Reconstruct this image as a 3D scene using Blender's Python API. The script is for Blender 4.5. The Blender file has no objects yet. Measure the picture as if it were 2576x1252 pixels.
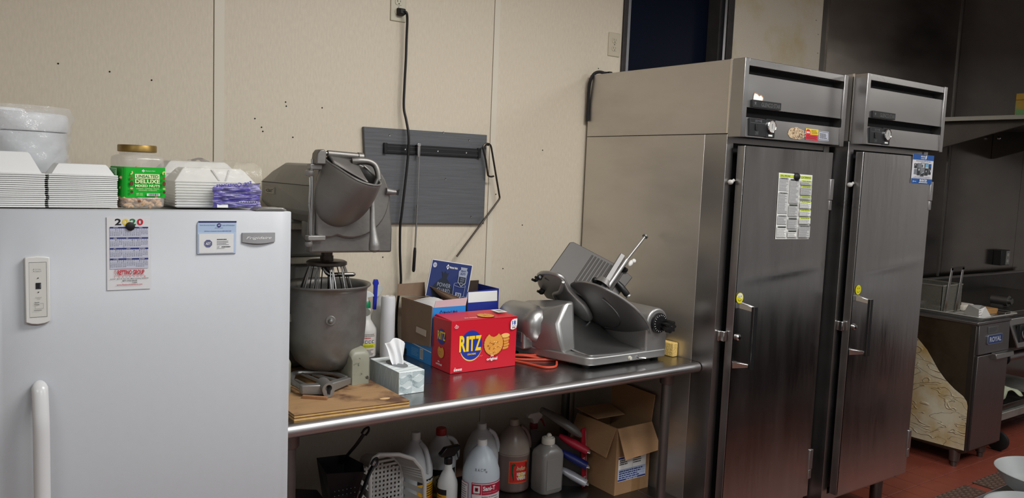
import bpy, bmesh, math, random
from mathutils import Vector, Matrix
random.seed(7)
S = bpy.context.scene
COL = S.collection

# ---------------------------------------------------------------- camera, world, light, exposure
cam_d = bpy.data.cameras.new('camera'); cam = bpy.data.objects.new('camera', cam_d); COL.objects.link(cam)
_y, _p, _r = math.radians(35.6109), math.radians(5.3649), math.radians(2.2823)
_F = Vector((math.sin(_y)*math.cos(_p), math.cos(_y)*math.cos(_p), -math.sin(_p)))
_R0 = Vector((math.cos(_y), -math.sin(_y), 0)); _U0 = _R0.cross(_F)
_R = _R0*math.cos(_r) + _U0*math.sin(_r); _U = -_R0*math.sin(_r) + _U0*math.cos(_r)
M = Matrix((( _R.x, _U.x, -_F.x, 0.0), (_R.y, _U.y, -_F.y, -2.9978), (_R.z, _U.z, -_F.z, 1.6355), (0, 0, 0, 1)))
cam.matrix_world = M
cam_d.sensor_fit = 'HORIZONTAL'; cam_d.sensor_width = 36.0; cam_d.lens = 2017.1/2576*36.0
cam_d.clip_start = 0.02; cam_d.clip_end = 60
S.camera = cam
W = bpy.data.worlds.new('world'); S.world = W; W.use_nodes = True
W.node_tree.nodes['Background'].inputs[0].default_value = (0.006, 0.008, 0.014, 1)   # night outside the window
W.node_tree.nodes['Background'].inputs[1].default_value = 1.0
def area(name, loc, sx, sy, power, col, rot=(0, 0, 0)):
    l = bpy.data.lights.new(name, 'AREA'); l.shape = 'RECTANGLE'; l.size = sx; l.size_y = sy
    l.energy = power; l.color = col
    o = bpy.data.objects.new(name, l); o.location = loc; o.rotation_euler = rot; COL.objects.link(o); return o
CZ = 4.0; LZ = 2.97      # ceiling and hanging lamp heights
area('unseen_overhead_light', (1.8, -2.0, LZ), 1.2, 0.6, 55, (1.0, 0.98, 0.96))
area('unseen_overhead_light', (-1.3, -3.2, LZ), 1.2, 0.6, 27, (0.90, 0.96, 1.0))
area('unseen_overhead_light', (1.0, -3.9, LZ), 1.2, 0.6, 40, (0.92, 0.97, 1.0))  # unseen lamp added behind the camera to raise the ambient light
area('unseen_overhead_light', (4.3, -3.5, LZ), 1.2, 0.6, 56, (0.95, 0.97, 0.98))  # unseen lamp added to brighten the right side of the room
area('unseen_overhead_light', (7.0, -2.9, LZ), 1.2, 0.6, 34, (1.0, 0.97, 0.92))  # unseen lamp added to light the right wall that the steel reflects
S.view_settings.view_transform = 'Standard'; S.view_settings.look = 'None'
S.view_settings.exposure = 0.15; S.view_settings.gamma = 1.0; S.view_settings.use_curve_mapping = False

# ---------------------------------------------------------------- materials
MATS = {}
def lin(c): return tuple(((x/255)/12.92 if x/255 <= 0.04045 else ((x/255+0.055)/1.055)**2.4) for x in c)
def mat(name, rgb, rough=0.5, metal=0.0, noise=0.0, nscale=20, bump=0.0, bscale=60, stretch=(1, 1, 1), alpha=1.0,
        trans=0.0, rvar=0.0, col2=None, c2scale=3.0, c2lo=0.45, c2hi=0.65, coat=0.0, emit=None, ior=1.45, spec=None, c2stretch=(1,1,1), aniso=0.0):
    if name in MATS: return MATS[name]
    m = bpy.data.materials.new(name); m.use_nodes = True; nt = m.node_tree; N = nt.nodes; L = nt.links
    b = N['Principled BSDF']; c = lin(rgb)
    b.inputs['Base Color'].default_value = (*c, 1); b.inputs['Roughness'].default_value = rough
    b.inputs['Metallic'].default_value = metal; b.inputs['IOR'].default_value = ior
    if coat: b.inputs['Coat Weight'].default_value = coat; b.inputs['Coat Roughness'].default_value = 0.08
    if trans: b.inputs['Transmission Weight'].default_value = trans
    if alpha < 1: b.inputs['Alpha'].default_value = alpha
    if spec is not None: b.inputs['Specular IOR Level'].default_value = spec
    if aniso: b.inputs['Anisotropic'].default_value = aniso
    if emit: b.inputs['Emission Color'].default_value = (*c, 1); b.inputs['Emission Strength'].default_value = emit
    tc = None
    def coords(st):
        nonlocal tc
        if tc is None: tc = N.new('ShaderNodeTexCoord')
        mp = N.new('ShaderNodeMapping'); mp.inputs['Scale'].default_value = st
        L.new(tc.outputs['Object'], mp.inputs['Vector']); return mp.outputs['Vector']
    def nz(scale, st, det=4, rg=0.55):
        n = N.new('ShaderNodeTexNoise'); n.inputs['Scale'].default_value = scale
        n.inputs['Detail'].default_value = det; n.inputs['Roughness'].default_value = rg
        L.new(coords(st), n.inputs['Vector']); return n.outputs['Fac']
    colout = None
    if col2 is not None:
        f = nz(c2scale, c2stretch, 5, 0.6)
        mr = N.new('ShaderNodeMapRange'); mr.inputs['From Min'].default_value = c2lo; mr.inputs['From Max'].default_value = c2hi
        L.new(f, mr.inputs['Value'])
        mx = N.new('ShaderNodeMix'); mx.data_type = 'RGBA'
        mx.inputs['A'].default_value = (*c, 1); mx.inputs['B'].default_value = (*lin(col2), 1)
        L.new(mr.outputs[0], mx.inputs['Factor']); colout = mx.outputs['Result']
    if noise:
        f = nz(nscale, stretch)
        mr = N.new('ShaderNodeMapRange'); mr.inputs['To Min'].default_value = 1-noise; mr.inputs['To Max'].default_value = 1+noise
        mr.inputs['From Min'].default_value = 0.25; mr.inputs['From Max'].default_value = 0.75
        L.new(f, mr.inputs['Value'])
        mx = N.new('ShaderNodeMix'); mx.data_type = 'RGBA'; mx.blend_type = 'MULTIPLY'; mx.inputs['Factor'].default_value = 1
        if colout: L.new(colout, mx.inputs['A'])
        else: mx.inputs['A'].default_value = (*c, 1)
        L.new(mr.outputs[0], mx.inputs['B']); colout = mx.outputs['Result']
    if colout: L.new(colout, b.inputs['Base Color'])
    if rvar:
        f = nz(nscale*0.4, stretch)
        mr = N.new('ShaderNodeMapRange'); mr.inputs['From Min'].default_value = 0.3; mr.inputs['From Max'].default_value = 0.7
        mr.inputs['To Min'].default_value = max(0.02, rough-rvar); mr.inputs['To Max'].default_value = min(1, rough+rvar)
        L.new(f, mr.inputs['Value']); L.new(mr.outputs[0], b.inputs['Roughness'])
    if bump:
        bp = N.new('ShaderNodeBump'); bp.inputs['Strength'].default_value = bump; bp.inputs['Distance'].default_value = 0.01
        L.new(nz(bscale, stretch), bp.inputs['Height']); L.new(bp.outputs['Normal'], b.inputs['Normal'])
    MATS[name] = m; return m

wall_m = mat('cream_wall_laminate', (208, 197, 177), 0.5, noise=0.07, nscale=160, stretch=(1, 1, 0.25), bump=0.04, bscale=500)
strip_m = mat('cream_divider_strip', (211, 203, 186), 0.4)
ceil_m = mat('white_ceiling_tile', (205, 203, 196), 0.8, noise=0.05, nscale=90)
rear_m = mat('rear_wall_paint', (164, 164, 164), 0.6, noise=0.06, nscale=3)
grout_m = mat('dark_grout', (70, 48, 42), 0.8, noise=0.15)
tile_m = mat('red_quarry_tile', (126, 62, 47), 0.45, noise=0.14, nscale=9, bump=0.08, bscale=90, col2=(92, 46, 38), c2scale=2.2)
steel_m = mat('brushed_steel', (168, 166, 165), 0.30, 1.0, noise=0.03, nscale=5, stretch=(1, 1, 4), rvar=0.03)
side_m = mat('fridge_side_steel', (204, 200, 195), 0.45, 1.0, noise=0.04, nscale=3, stretch=(1, 1, 3), rvar=0.04, col2=(196, 192, 187), c2scale=2.0, c2stretch=(1, 1, 3))
door_m = mat('polished_door_steel', (184, 182, 181), 0.22, 1.0, noise=0.04, nscale=4, stretch=(6, 6, 1), bump=0.10, bscale=3.2, rvar=0.05)
table_m = mat('table_steel', (160, 158, 158), 0.27, 1.0, noise=0.04, nscale=6, stretch=(1, 2, 1), rvar=0.03)
rail_m = mat('rail_steel', (180, 178, 178), 0.38, 1.0, noise=0.05, nscale=14, rvar=0.06)
grey_steel_m = mat('dull_grey_steel', (120, 118, 115), 0.45, 1.0, noise=0.10, nscale=10)
dark_steel_m = mat('dark_greasy_steel', (96, 92, 88), 0.4, 1.0, noise=0.15, nscale=6)
hood_wall_m = mat('greasy_steel_wall', (164, 156, 148), 0.20, 1.0, noise=0.08, nscale=3, stretch=(1, 1, 3), rvar=0.05)
cast_m = mat('cast_aluminium', (152, 150, 147), 0.45, 0.8, noise=0.12, nscale=9, bump=0.05, bscale=90, rvar=0.08)
cast_dark_m = mat('worn_cast_aluminium', (132, 129, 125), 0.46, 0.8, noise=0.18, nscale=7, bump=0.05, bscale=70, rvar=0.08)
mixer_m = mat('grey_hammered_enamel', (126, 124, 118), 0.38, 0.25, noise=0.08, nscale=14, bump=0.03, bscale=180)
black_m = mat('black_plastic', (20, 20, 21), 0.4)
slot_m = mat('black_void', (10, 10, 10), 0.8)
white_m = mat('white_freezer_enamel', (184, 187, 191), 0.33, noise=0.012, nscale=40, bump=0.02, bscale=400)
white_pl_m = mat('white_plastic', (214, 214, 210), 0.4)
foam_m = mat('white_foam', (226, 226, 224), 0.62, bump=0.03, bscale=300)
paper_m = mat('white_paper', (222, 222, 218), 0.7)
chrome_m = mat('chrome', (200, 200, 200), 0.14, 1.0)
rubber_m = mat('black_rubber', (16, 15, 15), 0.55)
card_m = mat('brown_cardboard', (150, 116, 82), 0.75, noise=0.06, nscale=30, stretch=(1, 1, 8))
card_in_m = mat('grey_brown_cardboard', (128, 104, 84), 0.8, noise=0.05, nscale=25)
ink_black = mat('black_ink', (24, 24, 28), 0.6)
ink_grey = mat('grey_ink', (110, 112, 116), 0.6)
ink_white = mat('white_ink', (235, 235, 232), 0.6)
ink_red = mat('red_ink', (190, 30, 44), 0.6)
ink_blue = mat('navy_ink', (38, 46, 110), 0.6)
ink_yellow = mat('yellow_ink', (232, 200, 40), 0.6)
ink_green = mat('green_ink', (22, 120, 62), 0.6)

# ---------------------------------------------------------------- object helpers
def tag(o, label=None, cat=None, group=None, kind=None):
    if label: o['label'] = label
    if cat: o['category'] = cat
    if group: o['group'] = group
    if kind: o['kind'] = kind
    return o
def thing(name, label, cat, loc=(0, 0, 0), group=None):
    o = bpy.data.objects.new(name, None); o.empty_display_size = 0.05; o.location = loc; COL.objects.link(o)
    o['_loc'] = list(loc)
    return tag(o, label, cat, group)
def base_of(o):
    v = Vector((0, 0, 0))
    while o is not None: v += o.location; o = o.parent
    return v
def rotz(a): return Matrix.Rotation(a, 4, 'Z')

class MB:
    "collects shapes (world coordinates) and links them as ONE mesh object"
    def __init__(s): s.v = []; s.f = []; s.mi = []; s.cur = 0; s.xf = None
    def add(s, vs, fs, mi=None):
        b = len(s.v)
        for v in vs:
            v = Vector(v)
            s.v.append(s.xf @ v if s.xf is not None else v)
        for f in fs: s.f.append([b+i for i in f]); s.mi.append(s.cur if mi is None else mi)
        return s
    def box(s, a, b, mi=None):
        x0, y0, z0 = a; x1, y1, z1 = b
        if x0 > x1: x0, x1 = x1, x0
        if y0 > y1: y0, y1 = y1, y0
        if z0 > z1: z0, z1 = z1, z0
        v = [(x0, y0, z0), (x1, y0, z0), (x1, y1, z0), (x0, y1, z0), (x0, y0, z1), (x1, y0, z1), (x1, y1, z1), (x0, y1, z1)]
        return s.add(v, [(3, 2, 1, 0), (4, 5, 6, 7), (0, 1, 5, 4), (1, 2, 6, 5), (2, 3, 7, 6), (3, 0, 4, 7)], mi)
    def hexa(s, bot, top, mi=None):
        return s.add(list(bot)+list(top), [(3, 2, 1, 0), (4, 5, 6, 7), (0, 1, 5, 4), (1, 2, 6, 5), (2, 3, 7, 6), (3, 0, 4, 7)], mi)
    def loft(s, rings, cap0=True, cap1=True, closed=True, mi=None):
        n = len(rings[0]); vs = [p for r in rings for p in r]; fs = []
        for i in range(len(rings)-1):
            for j in range(n if closed else n-1):
                k = (j+1) % n; fs.append((i*n+j, i*n+k, (i+1)*n+k, (i+1)*n+j))
        if cap0: fs.append(tuple(range(n-1, -1, -1)))
        if cap1: fs.append(tuple((len(rings)-1)*n+j for j in range(n)))
        return s.add(vs, fs, mi)
    def frame(s, d):
        d = Vector(d).normalized(); a = Vector((0, 0, 1)) if abs(d.z) < 0.95 else Vector((1, 0, 0))
        u = d.cross(a).normalized(); return u, u.cross(d).normalized()*-1
    def cyl(s, p0, p1, r0, r1=None, n=16, caps=True, mi=None):
        p0 = Vector(p0); p1 = Vector(p1); r1 = r0 if r1 is None else r1
        u, w = s.frame(p1-p0); ring = []
        for p, r in ((p0, r0), (p1, r1)):
            ring.append([p+u*r*math.cos(2*math.pi*i/n)+w*r*math.sin(2*math.pi*i/n) for i in range(n)])
        return s.loft(ring[::-1], caps, caps, mi=mi)
    def tube(s, pts, r, n=8, caps=True, smooth=0, mi=None, flat=1.0):
        pts = [Vector(p) for p in pts]
        if smooth:
            q = []
            for i in range(len(pts)-1):
                a = pts[max(i-1, 0)]; b = pts[i]; c = pts[i+1]; d = pts[min(i+2, len(pts)-1)]
                for k in range(smooth):
                    t = k/smooth
                    q.append(0.5*((2*b)+(c-a)*t+(2*a-5*b+4*c-d)*t*t+(3*b-a-3*c+d)*t**3))
            pts = q+[pts[-1]]
        rs = r if isinstance(r, (list, tuple)) else None
        rings = []; u = None
        for i, p in enumerate(pts):
            d = (pts[min(i+1, len(pts)-1)]-pts[max(i-1, 0)]).normalized()
            if u is None: u, w = s.frame(d)
            else:
                u = (u-d*u.dot(d)).normalized(); w = d.cross(u)
            if rs:
                t = i/(len(pts)-1)*(len(rs)-1); k = min(int(t), len(rs)-2); rr = rs[k]+(rs[k+1]-rs[k])*(t-k)
            else: rr = r
            w = d.cross(u)
            rings.append([p+u*rr*math.cos(2*math.pi*j/n)+w*rr*flat*math.sin(2*math.pi*j/n) for j in range(n)])
        return s.loft(rings, caps, caps, mi=mi)
    def lathe(s, prof, c=(0, 0, 0), n=32, mat4=None, a0=0.0, a1=2*math.pi, mi=None, cap0=False, cap1=False):
        "profile of (radius, height) about a vertical axis at c"
        full = abs(a1-a0-2*math.pi) < 1e-6; rings = []
        for r, z in prof:
            ring = []
            for i in range(n if full else n+1):
                a = a0+(a1-a0)*i/n; p = Vector((r*math.cos(a), r*math.sin(a), z))
                if mat4 is not None: p = mat4 @ p
                ring.append(p+Vector(c))
            rings.append(ring)
        return s.loft(rings, cap0, cap1, closed=full, mi=mi)
    def prism(s, pts, o, r, u, depth, mi=None):
        "polygon in the plane (o; r, u), extruded back by depth along r x u reversed"
        o = Vector(o); r = Vector(r).normalized(); u = Vector(u).normalized(); n = r.cross(u)
        a = [o+r*x+u*y for x, y in pts]; b = [p-n*depth for p in a]; k = len(pts)
        return s.add(a+b, [tuple(range(k)), tuple(range(2*k-1, k-1, -1))]+[(i, k+i, k+(i+1) % k, (i+1) % k) for i in range(k)], mi)
    def grid(s, fn, nu, nv, mi=None):
        vs = [fn(i/nu, j/nv) for i in range(nu+1) for j in range(nv+1)]
        fs = [(i*(nv+1)+j, (i+1)*(nv+1)+j, (i+1)*(nv+1)+j+1, i*(nv+1)+j+1) for i in range(nu) for j in range(nv)]
        return s.add(vs, fs, mi)
    def ball(s, c, r, n=16, m=10, mi=None):
        rx, ry, rz = r if isinstance(r, (tuple, list)) else (r, r, r); c = Vector(c)
        rings = []
        for i in range(1, m):
            t = math.pi*i/m
            rings.append([c+Vector((rx*math.sin(t)*math.cos(2*math.pi*j/n), ry*math.sin(t)*math.sin(2*math.pi*j/n), -rz*math.cos(t))) for j in range(n)])
        return s.loft(rings, True, True, mi=mi)
    def build(s, name, mats, parent=None, bevel=0.0, seg=2, angle=40, smooth=True, kind=None, label=None, solid=0.0, sub=0, normals=True, recalc=True, offset=-1):
        base = base_of(parent)
        me = bpy.data.meshes.new(name)
        me.from_pydata([tuple(v-base) for v in s.v], [], s.f)
        if not isinstance(mats, (list, tuple)): mats = [mats]
        for m in mats: me.materials.append(m)
        me.polygons.foreach_set('material_index', [min(i, len(mats)-1) for i in s.mi])
        if recalc:
            bm = bmesh.new(); bm.from_mesh(me); bmesh.ops.recalc_face_normals(bm, faces=bm.faces); bm.to_mesh(me); bm.free()
        if smooth:
            me.polygons.foreach_set('use_smooth', [True]*len(me.polygons)); me.set_sharp_from_angle(angle=math.radians(angle))
        me.update()
        o = bpy.data.objects.new(name, me); COL.objects.link(o)
        if parent is not None: o.parent = parent
        if solid:
            md = o.modifiers.new('thickness', 'SOLIDIFY'); md.thickness = solid; md.offset = offset
        if sub:
            md = o.modifiers.new('round', 'SUBSURF'); md.levels = sub; md.render_levels = sub
        if bevel:
            md = o.modifiers.new('edge', 'BEVEL'); md.width = bevel; md.segments = seg; md.limit_method = 'ANGLE'; md.angle_limit = math.radians(35)
            md.harden_normals = False
        if kind: o['kind'] = kind
        if label: o['label'] = label
        return o

_tc = {}
def text_mesh(s, bold=0.0, shear=0.0):
    k = (s, bold, shear)
    if k not in _tc:
        cu = bpy.data.curves.new('t', 'FONT'); cu.body = s; cu.size = 1; cu.offset = bold; cu.shear = shear; cu.resolution_u = 3; cu.fill_mode = 'FRONT'
        ob = bpy.data.objects.new('t', cu); COL.objects.link(ob)
        me = bpy.data.meshes.new_from_object(ob)
        vs = [(v.co.x, v.co.y) for v in me.vertices]; fs = [tuple(p.vertices) for p in me.polygons]
        bpy.data.objects.remove(ob); bpy.data.meshes.remove(me); bpy.data.curves.remove(cu)
        _tc[k] = (vs, fs)
    return _tc[k]

class Print:
    "flat print laid on a face: origin o (its lower left), r to the right, u upwards; or any map (x, y, lift) -> point"
    def __init__(s, o=None, r=None, u=None, fn=None, lift=0.0004, step=0.00012):
        s.mb = MB(); s.mats = []; s.lv = lift; s.step = step if fn is None else 0.00035
        if fn is None:
            o = Vector(o); r = Vector(r).normalized(); u = Vector(u).normalized(); n = r.cross(u)
            fn = lambda x, y, d: o+r*x+u*y+n*d
        s.fn = fn
    def m(s, mt):
        if mt not in s.mats: s.mats.append(mt)
        return s.mats.index(mt)
    def poly(s, pts, mt, keep=False):
        s.mb.add([s.fn(x, y, s.lv) for x, y in pts], [tuple(range(len(pts)))], s.m(mt))
        if not keep: s.lv += s.step
        return s
    def rect(s, x0, y0, x1, y1, mt, nx=1, keep=False):
        vs = []; fs = []
        for i in range(nx+1):
            x = x0+(x1-x0)*i/nx; vs += [s.fn(x, y0, s.lv), s.fn(x, y1, s.lv)]
            if i: fs.append((2*i-2, 2*i, 2*i+1, 2*i-1))
        s.mb.add(vs, fs, s.m(mt))
        if not keep: s.lv += s.step
        return s
    def disc(s, cx, cy, rx, ry, mt, n=28):
        return s.poly([(cx+rx*math.cos(2*math.pi*i/n), cy+ry*math.sin(2*math.pi*i/n)) for i in range(n)], mt)
    def ring(s, cx, cy, rx, ry, w, mt, n=28, a0=0, a1=2*math.pi):
        vs = []; fs = []
        for i in range(n+1):
            a = a0+(a1-a0)*i/n
            vs += [s.fn(cx+(rx-w)*math.cos(a), cy+(ry-w)*math.sin(a), s.lv), s.fn(cx+rx*math.cos(a), cy+ry*math.sin(a), s.lv)]
            if i: fs.append((2*i-2, 2*i-1, 2*i+1, 2*i))
        s.mb.add(vs, fs, s.m(mt)); s.lv += s.step; return s
    def text(s, t, x0, y0, x1, y1, mt, bold=0.0, shear=0.0, flip=False, slope=0.0, keep=False):
        vs, fs = text_mesh(t, bold, shear)
        if not vs: return s
        a = min(v[0] for v in vs); b = max(v[0] for v in vs); c = min(v[1] for v in vs); d = max(v[1] for v in vs)
        W_ = max(b-a, 1e-6); H_ = max(d-c, 1e-6); out = []
        for vx, vy in vs:
            p = (vx-a)/W_
            if flip: p = 1-p
            out.append(s.fn(x0+(x1-x0)*p, y0+(y1-y0)*(vy-c)/H_+slope*p*(x1-x0), s.lv))
        s.mb.add(out, fs, s.m(mt))
        if not keep: s.lv += s.step
        return s
    def lines(s, x0, y0, x1, y1, n, mt, seed=1, h=0.4):
        "rows of unreadably small print: broken runs of word-length dashes"
        rnd = random.Random(seed); dy = (y1-y0)/n
        for i in range(n):
            y = y1-dy*(i+0.5); x = x0; end = x1-(x1-x0)*rnd.uniform(0, 0.3)
            while x < end:
                w = (x1-x0)*rnd.uniform(0.05, 0.16); e = min(x+w, end)
                s.rect(x, y-dy*h/2, e, y+dy*h/2, mt, keep=True); x = e+(x1-x0)*0.02
        s.lv += s.step; return s
    def build(s, name, parent, label=None):
        return s.mb.build(name, s.mats, parent, smooth=False, recalc=False, label=label)
# ---------------------------------------------------------------- the room
def struct(mb, name, m, parent=None, **k):
    o = mb.build(name, m, parent, smooth=False, **k)
    if parent is None: o['kind'] = 'structure'
    return o
XL, XR, YR = -2.6, 8.2, -5.0
fl = MB().box((XL, YR, -0.10), (XR, 0.0, -0.008)); floor = struct(fl, 'floor', grout_m)
# quarry tiles: individual where the floor shows, material-sized slab pieces elsewhere
TS = 0.152
x = 3.80; tile_me = {}
ti = 0
ix = 0
while ix < 17:
    for iy in range(10):
        x0 = 3.95+ix*TS; y0 = -1.58+iy*TS
        v = ti % 5
        if v not in tile_me:
            h = random.uniform(-0.0006, 0.0006)
            o = MB().box((0.002, 0.002, -0.012), (TS-0.002, TS-0.002, 0.0+h)).build('quarry_tile', tile_m, floor, bevel=0.0015, seg=1, smooth=False)
            tile_me[v] = o.data
        else:
            o = bpy.data.objects.new('quarry_tile', tile_me[v]); COL.objects.link(o); o.parent = floor
            md = o.modifiers.new('edge', 'BEVEL'); md.width = 0.0015; md.segments = 1
        o.location = (x0, y0, 0); ti += 1
    ix += 1
xe = 3.95+17*TS; ye = -1.58+10*TS
ft = MB()
def tiles_fill(x0, y0, x1, y1):
    ft.box((x0, y0, -0.012), (x1, y1, 0.0))
for (a, b, c, d) in ((XL, YR, 3.948, 0), (3.948, YR, XR, -1.582), (xe+0.002, -1.58, XR, 0), (3.948, ye+0.002, xe+0.002, 0)):
    tiles_fill(a, b, c, d)
def brick_floor_mat():
    m = bpy.data.materials.new('red_quarry_tile_field'); m.use_nodes = True; nt = m.node_tree; b = nt.nodes['Principled BSDF']
    tc = nt.nodes.new('ShaderNodeTexCoord'); br = nt.nodes.new('ShaderNodeTexBrick')
    br.offset = 0; br.inputs['Scale'].default_value = 1; br.inputs['Brick Width'].default_value = TS; br.inputs['Row Height'].default_value = TS
    br.inputs['Mortar Size'].default_value = 0.003
    br.inputs['Color1'].default_value = (*lin((112, 64, 52)), 1); br.inputs['Color2'].default_value = (*lin((100, 56, 46)), 1); br.inputs['Mortar'].default_value = (*lin((70, 48, 42)), 1)
    nt.links.new(tc.outputs['Object'], br.inputs['Vector']); nt.links.new(br.outputs['Color'], b.inputs['Base Color']); b.inputs['Roughness'].default_value = 0.45
    return m
o = ft.build('tile_field', brick_floor_mat(), floor, smooth=False, kind='stuff')
struct(MB().box((XL, YR, CZ), (XR, 0.02, CZ+0.1)), 'ceiling', ceil_m)
struct(MB().box((XL-0.1, YR, -0.1), (XL, 0.12, CZ+0.1)), 'wall_left', wall_m)
DY0, DY1 = -1.78, -1.02
rw = MB()
rw.box((XR, YR, -0.1), (XR+0.1, DY0, CZ+0.1)).box((XR, DY1, -0.1), (XR+0.1, 0.12, CZ+0.1))
struct(rw, 'wall_right', rear_m)
struct(MB().box((XL, YR-0.1, -0.1), (XR, YR, CZ+0.1)), 'wall_rear', rear_m)
# back wall: backing with the window opening, clad in panels
WX0, WX1, WZ0, WZ1 = 2.79, 3.53, 1.10, 2.86
wb = MB()
wb.box((XL, 0.012, -0.1), (WX0, 0.12, CZ+0.1)).box((WX1, 0.012, -0.1), (XR, 0.12, CZ+0.1))
wb.box((WX0, 0.012, -0.1), (WX1, 0.12, WZ0)).box((WX0, 0.012, WZ1), (WX1, 0.12, CZ+0.1))
wall_back = struct(wb, 'wall_back', slot_m)
edges = [XL, -1.586, -0.390, 0.806, 2.0022]
for a, b in zip(edges, edges[1:]):
    struct(MB().box((a+0.0012, 0.0, 0.0), (b-0.0012, 0.012, CZ)), 'wall_panel', wall_m, wall_back)
struct(MB().box((2.0034, 0.0, 0.0), (2.768, 0.012, CZ)), 'wall_panel', wall_m, wall_back)
struct(MB().box((2.768, 0.0, 0.0), (3.575, 0.012, WZ0)), 'wall_panel', wall_m, wall_back)
struct(MB().box((2.768, 0.0, WZ1), (3.575, 0.012, CZ)), 'wall_panel', wall_m, wall_back)
wall_stain_m = mat('grease_stained_panel', (206, 196, 178), 0.5, noise=0.05, nscale=120, col2=(190, 172, 128), c2scale=3.5, c2lo=0.5, c2hi=0.75)
struct(MB().box((3.575, 0.0, 0.0), (4.402, 0.012, CZ)), 'wall_panel', wall_stain_m, wall_back)
for xs, w in ((0.8075, 0.036), (2.0035, 0.030), (-0.3885, 0.036)):
    MB().box((xs, -0.0022, 0.0), (xs+w, 0.001, CZ)).build('divider_strip', strip_m, wall_back, bevel=0.001, smooth=False)
# greasy steel cladding behind the cook line
struct(MB().box((4.402, 0.004, 0), (4.47, 0.012, CZ)), 'corner_trim', dark_steel_m, wall_back)
struct(MB().box((4.47, -0.004, 0), (6.105, 0.012, CZ)), 'steel_panel', hood_wall_m, wall_back)
struct(MB().box((6.109, -0.004, 0), (7.30, 0.012, CZ)), 'steel_panel', hood_wall_m, wall_back)
struct(MB().box((7.304, -0.004, 0), (XR, 0.012, CZ)), 'steel_panel', hood_wall_m, wall_back)
MB().box((6.06, -0.010, 1.0), (6.075, -0.004, CZ)).build('seam_strip', grey_steel_m, wall_back, smooth=False)
# little nail holes
nh = MB()
for (X, Z) in ((0.32, 1.93), (0.47, 1.92), (0.60, 1.905), (1.07, 1.87), (1.073, 1.855), (0.98, 1.77), (0.955, 1.80), (1.10, 1.74), (0.985, 1.755),
               (1.215, 1.86), (2.045, 1.54), (2.20, 1.40), (1.49, 1.27), (1.87, 1.29), (2.30, 1.75), (2.10, 1.20), (2.62, 2.16), (4.34, 2.63), (4.37, 2.55), (4.38, 2.44)):
    nh.cyl((X, 0.0, Z), (X, -0.0012, Z), 0.0028, n=8)
nh.build('nail_hole', slot_m, wall_back, kind='stuff')
# window
win = thing('window_1', None, None, (3.16, 0, WZ0)); win['kind'] = 'structure'
frame_dark_m = mat('weathered_dark_frame', (44, 40, 40), 0.6, noise=0.3, nscale=25, bump=0.3, bscale=60)
alu_m = mat('aluminium_window_strip', (150, 150, 152), 0.35, 1.0, noise=0.08)
glass_m = mat('night_window_glass', (15, 20, 36), 0.35, spec=0.06)
for a, b in ((WX0-0.028, WX0), (WX1, WX1+0.05)):
    MB().box((a, -0.012, WZ0), (b, 0.012, WZ1)).build('frame', frame_dark_m, win, bevel=0.004, smooth=False)
MB().box((WX0-0.028, -0.012, WZ1-0.03), (WX1+0.05, 0.012, WZ1)).build('frame', frame_dark_m, win, smooth=False)
MB().box((WX0-0.028, -0.012, WZ0), (WX1+0.05, 0.012, WZ0+0.03)).build('frame', frame_dark_m, win, smooth=False)
for a, b in ((WX0, WX0+0.020), (WX1-0.024, WX1-0.006)):
    MB().box((a, -0.006, WZ0+0.03), (b, 0.030, WZ1-0.03)).build('metal_strip', alu_m, win, smooth=False)
reveal_m = mat('window_reveal', (52, 49, 48), 0.7, noise=0.2, nscale=14)
MB().box((WX0+0.020, 0.02, WZ0), (WX0+0.026, 0.118, WZ1)).build('reveal', reveal_m, win, smooth=False)
MB().box((WX1-0.036, 0.02, WZ0), (WX1-0.024, 0.118, WZ1)).build('reveal', reveal_m, win, smooth=False)
MB().box((WX0+0.02, 0.100, WZ0), (WX1-0.024, 0.106, WZ1)).build('pane', glass_m, win, smooth=False)
# unseen dark doorway added in the right wall, mirrored as a dark band
dr = thing('unseen_dark_doorway', None, None, (XR, DY0, 0)); dr['kind'] = 'structure'
MB().box((XR+0.05, DY0, 0), (XR+0.09, DY1, CZ)).build('leaf', mat('unseen_door_blue', (24, 27, 38), 0.6), dr, smooth=False)
for y_ in (DY0, DY1): MB().box((XR-0.012, y_-0.03, 0), (XR+0.05, y_+0.03, CZ)).build('jamb', frame_dark_m, dr, smooth=False)
# ---------------------------------------------------------------- freezer
fz = thing('upright_freezer', 'white upright freezer with a long handle, papers and a badge on its door', 'freezer', (0.44, -0.5, 0))
FX0, FX1, FY, FZT = 0.085, 0.787, -0.85, 1.5075
MB().box((FX0+0.004, -0.775, 0.04), (FX1-0.006, -0.10, 1.500)).build('cabinet', white_m, fz, bevel=0.006, seg=3)
MB().box((FX0+0.02, -0.776, 0.05), (FX1-0.02, -0.772, 1.49)).build('door_gasket', mat('grey_gasket', (120, 120, 120), 0.7), fz)
def freezer_door():
    # slightly contoured front: falls away near both vertical edges
    mb = MB(); n = 26; pts = []
    for i in range(n+1):
        t = i/n; x = FX0+(FX1-FX0)*t
        d = 0.020*max(0, 1-(x-FX0)/0.11)**2.2 + 0.002*max(0, 1-(FX1-x)/0.006)**2
        pts.append((x, FY+d))
    pts += [(FX1, -0.785), (FX0, -0.785)]
    rings = []
    for z, ins in ((0.11, 0.003), (0.113, 0.0), (1.5055, 0.0), (FZT, 0.002)):
        cx = (FX0+FX1)/2; ring = []
        for (px, py) in pts:
            ring.append((cx+(px-cx)*(1-ins*2/(FX1-FX0)), py+(ins if py < -0.80 else 0), z))
        rings.append(ring)
    mb.loft(rings); return mb
freezer_door().build('door', white_m, fz, angle=50)
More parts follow.
